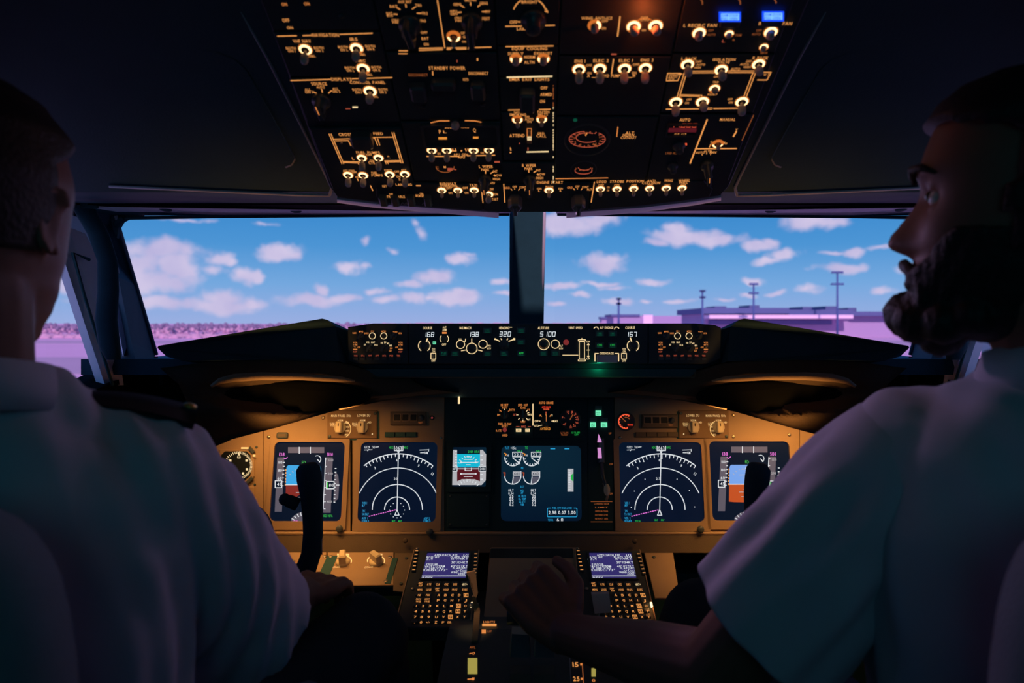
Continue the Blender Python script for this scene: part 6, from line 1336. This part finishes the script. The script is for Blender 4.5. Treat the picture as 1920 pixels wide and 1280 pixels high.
# ------------------------------------------------------------------ people
def interp(tab, z):
    tab = sorted(tab); 
    if z <= tab[0][0]: return tab[0][1]
    for (a, va), (b, vb) in zip(tab, tab[1:]):
        if z <= b: t_ = (z-a)/(b-a); t_ = t_*t_*(3-2*t_)*.5+t_*.5; return va+(vb-va)*t_
    return tab[-1][1]
FRONT = [(.122,.0),(.115,.035),(.10,.062),(.085,.076),(.06,.088),(.04,.093),(.022,.096),(.008,.091),(0,.089),(-.02,.089),(-.045,.088),(-.056,.087),(-.064,.091),(-.071,.094),(-.077,.0905),(-.083,.093),(-.09,.088),(-.098,.087),(-.108,.092),(-.118,.086),(-.126,.065),(-.13,.03),(-.134,.0)]
BACK = [(.122,.0),(.115,.04),(.10,.068),(.07,.092),(.03,.102),(0,.099),(-.04,.085),(-.07,.070),(-.10,.06),(-.134,.0)]
WIDTH = [(.122,.0),(.115,.03),(.10,.05),(.07,.070),(.03,.077),(0,.075),(-.03,.070),(-.06,.063),(-.085,.054),(-.105,.042),(-.122,.026),(-.134,.0)]
NOSE = [(.012,.0),(0,.004),(-.012,.010),(-.026,.019),(-.038,.0275),(-.045,.029),(-.050,.024),(-.055,.010),(-.059,.0)]
def head_mesh(mb, C, yaw, pitch, scale=1., mt='skin', grow=None, zr=(-.134,.122), nz=88, na=72):
    """head as stacked contours; local f = forward, l = left, z up; grow(f,l,z,a)-> outward offset or None"""
    M = Matrix.Rotation(yaw,4,'Z') @ Matrix.Rotation(-pitch,4,'Y')     # local x forward
    rings = []
    for k in range(nz+1):
        z = zr[0]+(zr[1]-zr[0])*(.5-.5*math.cos(math.pi*k/nz)); ring = []
        F_, B_, W_ = interp(FRONT,z), interp(BACK,z), interp(WIDTH,z)
        for i in range(na):
            a = 2*math.pi*i/na
            ca, sa = math.cos(a), math.sin(a); rf = F_ if ca >= 0 else B_; ex = .86
            f = rf*math.copysign(abs(ca)**ex, ca); l_ = W_*math.copysign(abs(sa)**ex, sa)
            if ca > 0:
                nw = .009+.011*max(0,min(1,(-z)/.045)); f += interp(NOSE,z)*math.exp(-(l_/nw)**2)
                f -= .010*math.exp(-((abs(l_)-.031)/.014)**2-((z+.001)/.012)**2)     # eye sockets
                f += .003*math.exp(-((abs(l_)-.03)/.02)**2-((z-.022)/.008)**2)       # brow
                f += .004*math.exp(-((abs(l_)-.045)/.018)**2-((z+.035)/.018)**2)     # cheek bones
                f -= .0035*math.exp(-(z+.0765)**2/.0000045-(l_/.022)**2)             # mouth line
            if grow:
                g_ = grow(f,l_,z,a); q = Vector((f,l_,0)); q = q*(1+g_/max(q.length,.01)) if q.length > 1e-5 else q; f,l_ = q.x,q.y
            ring.append(Vector(C)+ (M @ Vector((f,l_,z)))*scale)
        rings.append(ring)
    mb.loft(rings, mt); return M
def ear(mb, C, M, s, scale=1.):
    R3 = M.to_3x3() @ Matrix.Rotation(s*R(22),3,'Z') @ Matrix.Rotation(R(8),3,'Y')
    at = lambda f,l,z: Vector(C)+(M @ Vector((f,l,z)))*scale
    mb.sphere(at(-.016,s*.078,-.006),.010*scale,'skin',14,10,(1.5,.55,2.9),R3)
    base = at(-.016,s*.081,-.006); pts = [base+R3@Vector((-.015*math.sin(R(a)), s*.003, .028*math.cos(R(a)))) for a in range(-60,215,25)]
    mb.tube(pts,.0036*scale,'skin',8)
    mb.sphere(at(-.007,s*.078,-.030),.007*scale,'skin',10,8,(1,.6,1.2))
def hand(mb, wrist, d, nrm, thumb, curl, k=1., spread=.04):
    """palm plus five separate fingers; d along palm, nrm = back of hand, thumb = side of the thumb"""
    W_, d, nrm = Vector(wrist), Vector(d).normalized(), Vector(nrm); nrm = (nrm-d*nrm.dot(d)).normalized(); th = Vector(thumb); th = (th-d*th.dot(d)-nrm*th.dot(nrm)).normalized()
    for t_ in (-.030,-.010,.010,.030):
        mb.limb([(W_+th*t_*.55, .015*k),(W_+d*.045*k+th*t_*.9*k,.0145*k),(W_+d*.088*k+th*t_*k,.0115*k)],seg=12)
    for j,(o,L) in enumerate(((.031,.072),(.0105,.080),(-.0105,.074),(-.031,.060))):
        p = W_+d*.088*k+th*o*k; di = (d+th*(o*spread*25)).normalized(); pts = [(p,.0098*k)]; ang = 0
        for ph,(fr_,rr) in enumerate(((.46,.0092),(.30,.0084),(.24,.0075))):
            ang += curl[ph]; dd = di*math.cos(ang)-nrm*math.sin(ang); p = p+dd*L*fr_*k; pts.append((p,rr*k))
        mb.limb(pts,seg=12)
    p = W_+d*.022*k+th*.028*k; pts = [(p,.0145*k)]; di = (d*.75+th*.75-nrm*.25).normalized(); p = p+di*.036*k; pts.append((p,.0115*k)); di = (d*.95+th*.25-nrm*.35).normalized(); p = p+di*.032*k; pts.append((p,.0098*k)); di = (d*1.0-th*.1-nrm*.3).normalized(); p = p+di*.024*k; pts.append((p,.0085*k)); mb.limb(pts,seg=12)
def torso_rings(c, levels, yaw=0., n=40):
    """levels: (z, half width, half depth, dx, dy)"""
    out = []
    for (z,w,dp,dx,dy) in levels:
        ring = []
        for i in range(n):
            a = 2*math.pi*i/n; ca, sa = math.cos(a), math.sin(a); e = .8
            x = w*math.copysign(abs(ca)**e,ca); y = dp*math.copysign(abs(sa)**e,sa)
            ring.append(Vector((c[0]+dx+x*math.cos(yaw)-y*math.sin(yaw), c[1]+dy+x*math.sin(yaw)+y*math.cos(yaw), z)))
        out.append(ring)
    return out
def noise_disp(co, no, amp, freq, seed=0):
    rs = np.random.RandomState(seed); d = np.zeros(len(co))
    for k in range(5):
        v = rs.normal(size=3)*freq*(1+.5*k); d += np.sin(co@v+rs.uniform(0,6.28))/(1+k)
    return co+no*(amp*d)[:,None]

# ---- the pilot seen from behind
man = thing('person', 'person in white short-sleeved uniform shirt with epaulettes, seen from behind facing the windshield', 'person', (-.53,.75,.45))
HC = (-.497,.635,1.165)
mb = MB(); Mh = head_mesh(mb, HC, R(97), R(0)); ear(mb,HC,Mh,1); ear(mb,HC,Mh,-1)
mb.limb([((-.487,.615,1.10),.056),((-.497,.63,1.03),.057),((-.51,.66,.96),.058)])
mb.loft(torso_rings((-.53,.68),[(.50,.15,.10,0,0),(.65,.15,.10,0,0),(.80,.165,.105,0,0),(.88,.16,.085,0,0),(.925,.10,.05,.02,0)]),'skin')
RS, RE, RW = Vector((-.395,.70,.915)), Vector((-.372,.90,.70)), Vector((-.345,1.09,.665))
mb.limb([(RS,.055),(RE,.044),(RE.lerp(RW,.35),.041),(RW,.027)]); hand(mb,RW,(.10,.98,-.10),(.15,.1,1),(-1,0,0),(.35,.5,.4))
LS, LE, LW = Vector((-.69,.70,.91)), Vector((-.76,.90,.69)), Vector((-.70,1.10,.66))
mb.limb([(LS,.055),(LE,.044),(LE.lerp(LW,.35),.041),(LW,.027)]); hand(mb,LW,(-.02,.99,-.1),(-.1,.1,1),(1,0,0),(.35,.5,.4))
remeshed(mb,'body',man,.0042,2,m='skin')
# hair: cropped cap
mb = MB(); head_mesh(mb,HC,R(97),R(0),mt='hair',grow=lambda f,l,z,a: (.009 if z > .045+.5*max(0,f)-.0*abs(l) or (f < -.01 and z > -.035) else -.012), zr=(-.05,.126), nz=60); 
mb.build('hair', man)
for s in (-1,1):
    mb = MB(); c = Vector(HC)+Mh@Vector((.0715,s*.031,-.002)); mb.sphere(c,.0110,'eye_white',12,10); mb.sphere(c+Mh.to_3x3()@Vector((.0085,0,0)),.0055,'iris',10,8); mb.build('eye', man)
# shirt
mb = MB(); mb.loft(torso_rings((-.53,.68),[(.45,.185,.135,0,0),(.55,.19,.14,0,0),(.66,.19,.14,0,0),(.79,.20,.14,0,0),(.865,.205,.13,0,-.005),(.918,.19,.11,.0,-.01),(.955,.15,.085,.01,-.02),(.992,.09,.07,.02,-.04)]),'shirt')
mb.limb([((-.488,.632,1.000),.056),((-.462,.655,.985),.050),((-.415,.69,.955),.046)],seg=20)
mb.limb([((-.47,.675,.922),.068),((-.388,.705,.912),.078),((-.378,.78,.835),.084),((-.372,.885,.735),.082)],seg=20); mb.cone((-.372,.885,.735),.084,(-.365,.935,.69),.088,seg=24)
mb.limb([((-.68,.70,.905),.077),((-.72,.78,.84),.080),((-.755,.88,.73),.080)],seg=20)
def fold_left(co, no):
    co = noise_disp(co,no,.0022,26,3); d = np.exp(-((co[:,0]+.38)/.10)**2-((co[:,1]-.80)/.14)**2); t_ = co[:,0]*95+co[:,1]*120+co[:,2]*30
    co = co+no*(.0065*d*np.sin(t_*1.1+1.5*np.sin(co[:,2]*22)))[:,None]
    d2 = np.exp(-((co[:,1]-.55)/.08)**2); return co+no*(.005*d2*np.sin(co[:,0]*48+co[:,2]*14+2*np.sin(co[:,2]*9)))[:,None]
remeshed(mb,'shirt',man,.007,6,fold_left,'shirt')
def collar(par, c, tilt, r0, r1, h, yaw=0.):
    mb = MB(); n = 36; rings = []
    for (r, z, k) in ((r0,0,0),(r0*.98,h,0),(r1*.99,h*1.04,.0),(r1*1.06,h*.45,.0),(r1*1.12,-.006,0),(r1*1.0,-.004,0)):
        rings.append([Vector(c)+Vector((r*math.cos(a)*1.05, r*math.sin(a)*1.1+tilt*z, z+.012*math.cos(a-math.pi/2)*-1)) for a in [2*math.pi*i/n for i in range(n)]])
    mb.loft(rings,'shirt',True,False); mb.build('collar', par)
collar(man,(-.500,.63,1.000),-.25,.066,.074,.036)
def epaul(par, a, b, w, up):
    a, b, up = Vector(a), Vector(b), Vector(up).normalized(); d = (b-a).normalized(); s_ = d.cross(up).normalized(); mb = MB()
    prof = []
    n = 8; top = []; 
    for k in range(n+1):
        t_ = k/n; c = a.lerp(b,t_)+up*(.007*math.sin(math.pi*min(1,t_*.9+.05)) ); ww = w*(1-.25*(1-t_))*.5; top.append([c-s_*ww-up*.006,c-s_*ww*.5,c+s_*ww*.5,c+s_*ww-up*.006])
    mb.grid(top,'epaulette',thick=up*-.006); e = mb.build('epaulette', par)
    mb = MB(); mb.lathe(a.lerp(b,.93)+up*.004, up, [(.006,0),(.006,.002),(.003,.0035)], 'gold', 14); mb.build('button', e)
epaul(man,(-.432,.678,1.004),(-.332,.722,.982),.044,(.34,-.1,.94)); epaul(man,(-.60,.655,1.008),(-.70,.70,.989),.056,(-.30,0,.95))
def trousers(par, cx, hipz, legs):
    mb = MB(); mb.loft(torso_rings((cx,.70),[(.42,.17,.12,0,0),(.50,.185,.14,0,0),(.56,.18,.135,0,0)]),'trousers')
    for (hp,kn,an,ft) in legs:
        mb.limb([(hp,.092),(Vector(hp).lerp(Vector(kn),.5),.086),(kn,.070),(Vector(kn).lerp(Vector(an),.35),.066),(an,.045)])
    remeshed(mb,'trousers',par,.009,6,lambda co,no: noise_disp(co,no,.0018,30,5),'trousers')
    for (hp,kn,an,ft) in legs:
        mb = MB(); mb.limb([(Vector(an)+Vector((0,-.02,-.05)),.042),(Vector(ft),.036)]); remeshed(mb,'shoe',par,.009,3,None,'epaulette')
trousers(man,-.53,.5,[((-.44,.74,.50),(-.262,1.12,.585),(-.30,1.46,.16),(-.30,1.58,.12)),((-.62,.74,.50),(-.74,1.12,.57),(-.68,1.46,.16),(-.68,1.58,.12))])

# ---- the bearded pilot, head turned in profile, arm reaching to the levers
man2 = thing('person', 'bearded person in white short-sleeved shirt looking sideways, one arm reaching to the centre levers', 'person', (.53,.75,.45))
YAW, PIT = R(149), R(6)
HC2 = (.456,.668,1.180)
mb = MB(); Mh = head_mesh(mb,HC2,YAW,PIT); ear(mb,HC2,Mh,1); ear(mb,HC2,Mh,-1)
if True:
    for s_ in (-1,1):
        mb.sphere(Vector(HC2)+Mh@Vector((.076,s_*.031,.0075)),.0085,'skin',12,8,(1,1.6,.55),Mh.to_3x3())
        mb.sphere(Vector(HC2)+Mh@Vector((.074,s_*.031,-.0105)),.0080,'skin',12,8,(1,1.6,.5),Mh.to_3x3())
mb.limb([((.468,.655,1.09),.058),((.490,.67,1.03),.055),((.51,.70,.96),.055)])
mb.loft(torso_rings((.53,.70),[(.50,.15,.10,0,0),(.65,.15,.10,0,0),(.80,.165,.105,0,0),(.90,.16,.085,0,0),(.95,.10,.05,-.02,0)]),'skin')
S2, E2, W2 = Vector((.375,.735,.935)), Vector((.208,.832,.672)), Vector((.052,1.075,.612))
mb.limb([(S2,.056),(E2,.045),(E2.lerp(W2,.35),.043),(E2.lerp(W2,.7),.035),(W2,.029)]); hand(mb,W2,(-.62,.62,.48),(-.35,-.55,.75),(.75,.6,.1),(.75,.85,.55),1.12)
S3, E3, W3 = Vector((.70,.73,.93)), Vector((.76,.93,.69)), Vector((.68,1.13,.66))
mb.limb([(S3,.055),(E3,.044),(E3.lerp(W3,.35),.041),(W3,.027)]); hand(mb,W3,(-.05,.99,-.1),(.1,.1,1),(-1,0,0),(.35,.5,.4))
remeshed(mb,'body',man2,.0034,1,m='skin')
for s in (-1,1):
    mb = MB(); c = Vector(HC2)+Mh@Vector((.0715,s*.031,-.002)); mb.sphere(c,.0110,'eye_white',14,10); mb.sphere(c+Mh.to_3x3()@Vector((.0085,s*-.002,.002)),.0055,'iris',12,8); mb.build('eye', man2)
    mb = MB(); mb.tube([Vector(HC2)+Mh@Vector((f_,s*l_,z)) for f_,l_,z in ((.099,.014,.019),(.099,.026,.025),(.091,.040,.025),(.078,.052,.018))],[.003,.0042,.0038,.0015],'hair',8); mb.build('eyebrow', man2)
mb = MB(); head_mesh(mb,HC2,YAW,PIT,mt='hair',grow=lambda f,l,z,a: (.012 if z > .05+.22*max(0,f) -.3*max(0,-f) or (f < .020 and z > -.05) else -.012), zr=(-.07,.128), nz=60); mb.build('hair', man2)
def beard(f,l,z,a):
    # full beard: jaw, chin tuft pushed forward, moustache; fades out over the cheeks
    if f < -.005: return -.012
    edge = -.052-.10*max(0,(f-.03))*0 + .25*max(0,.05-f)*.6
    side = abs(l)
    top = -.060 if side < .030 else -.060+ (side-.030)*1.3
    g_ = (top-z)/.012; g_ = max(0,min(1,g_))
    if side < .016 and -.092 < z < -.0745: g_ = 0     # lips
    chin = math.exp(-((z+.112)/.016)**2)*math.exp(-(l/.034)**2)
    return -.010+g_*(.0165)+chin*.017*g_
mb = MB(); head_mesh(mb,HC2,YAW,PIT,mt='hair',grow=beard,zr=(-.137,-.03),nz=60)
for (f_,l_,z_,r_) in ((.088,0,-.112,.0245),(.080,.018,-.118,.022),(.080,-.018,-.118,.022),(.058,.034,-.117,.020),(.058,-.034,-.117,.020),(.06,0,-.128,.022),(.035,.042,-.108,.018),(.035,-.042,-.108,.018)): mb.sphere(Vector(HC2)+Mh@Vector((f_,l_,z_)),r_,'hair',16,12)
for pr in (((.080,-.034,-.083),(.092,-.02,-.0685),(.0985,0,-.063),(.092,.02,-.0685),(.080,.034,-.083),(.076,.036,-.10)),((.080,-.034,-.083),(.076,-.036,-.10))):
    mb.tube([Vector(HC2)+Mh@Vector(p) for p in pr],.0062,'hair',10)
def whisk(co, no): return noise_disp(co,no,.0004,260,11)
remeshed(mb,'beard',man2,.0028,4,whisk,'hair')
mb = MB(); mb.loft(torso_rings((.53,.70),[(.44,.185,.135,0,0),(.55,.19,.14,0,0),(.66,.19,.14,0,0),(.80,.20,.14,0,0),(.88,.205,.13,0,.0),(.945,.19,.11,-.0,.0),(.99,.145,.09,-.01,-.015),(1.022,.09,.075,-.02,-.03)]),'shirt')
mb.limb([((.385,.735,.925),.080)],seg=20)
mb.limb([((.68,.73,.925),.078),((.72,.81,.84),.080),((.755,.91,.73),.080)],seg=20)
def fold_right(co, no):
    co = noise_disp(co,no,.002,24,8); ax = np.array([.355,.78,.88]); dv = np.array([-.30,.62,-.72]); r = co-ax; t_ = r@dv; d = np.exp(-((co[:,0]-.32)/.11)**2)*np.clip(t_/.10,0,1)
    s_ = np.array([.85,.5,.1]); th = r@s_
    co = co+no*(.0075*d*np.sin(th*72+t_*9+1.2*np.sin(t_*16)))[:,None]
    d2 = np.exp(-((co[:,0]-.42)/.06)**2-((co[:,2]-.93)/.09)**2); return co+no*(.005*d2*np.sin(co[:,0]*110+co[:,2]*45))[:,None]
remeshed(mb,'shirt',man2,.0060,4,fold_right,'shirt')
# loose short sleeve with folds fanning out from the shoulder and a crisp cuff
sa, sb_ = Vector((.372,.742,.918)), Vector((.256,.802,.750)); ax_ = sb_-sa; sl = ax_.length; ax_.normalize(); sx_ = Vector((0,0,1)); sx_ = (sx_-ax_*sx_.dot(ax_)).normalized(); sy_ = ax_.cross(sx_)
def sleeve_r(t_): return interp([(-.07,.02),(-.055,.052),(-.03,.073),(.0,.079),(.06,.082),(.14,.085),(sl,.089)], t_)
rings = []; ts = [-.07,-.06,-.045,-.03]+[k*.0095 for k in range(0,int(sl/.0095)+1)]+[sl]
for t_ in ts:
    ring = []
    for i in range(96):
        th = 2*math.pi*i/96; am = .0075*max(0,min(1,(t_+.01)/.07))*(1-.5*max(0,(t_-.13)/.1))
        r = sleeve_r(t_) + am*(math.sin(7*th+9*t_+1.3*math.sin(12*t_))*.6+math.sin(11*th-14*t_+.8)*.4) + .0012*math.sin(3*th+60*t_)
        c = sa+ax_*t_+Vector((0,0,-.008*max(0,t_/sl)**2)); ring.append(c+sx_*(r*math.cos(th))+sy_*(r*math.sin(th)))
    rings.append(ring)
end = sa+ax_*sl+Vector((0,0,-.008)); lastr = rings[-1]
rings.append([p.lerp(end,.02)+ax_*.002 for p in lastr]); rings.append([p.lerp(end,.05)-ax_*.002 for p in lastr]); rings.append([p.lerp(end,.12)-ax_*.05 for p in lastr])
mb = MB(); mb.loft(rings,'shirt'); mb.build('sleeve', man2)
collar(man2,(.503,.67,1.012),-.1,.068,.076,.034)
trousers(man2,.53,.5,[((.44,.76,.50),(.262,1.12,.605),(.30,1.46,.16),(.30,1.58,.12)),((.62,.76,.50),(.74,1.12,.58),(.68,1.46,.16),(.68,1.58,.12))])
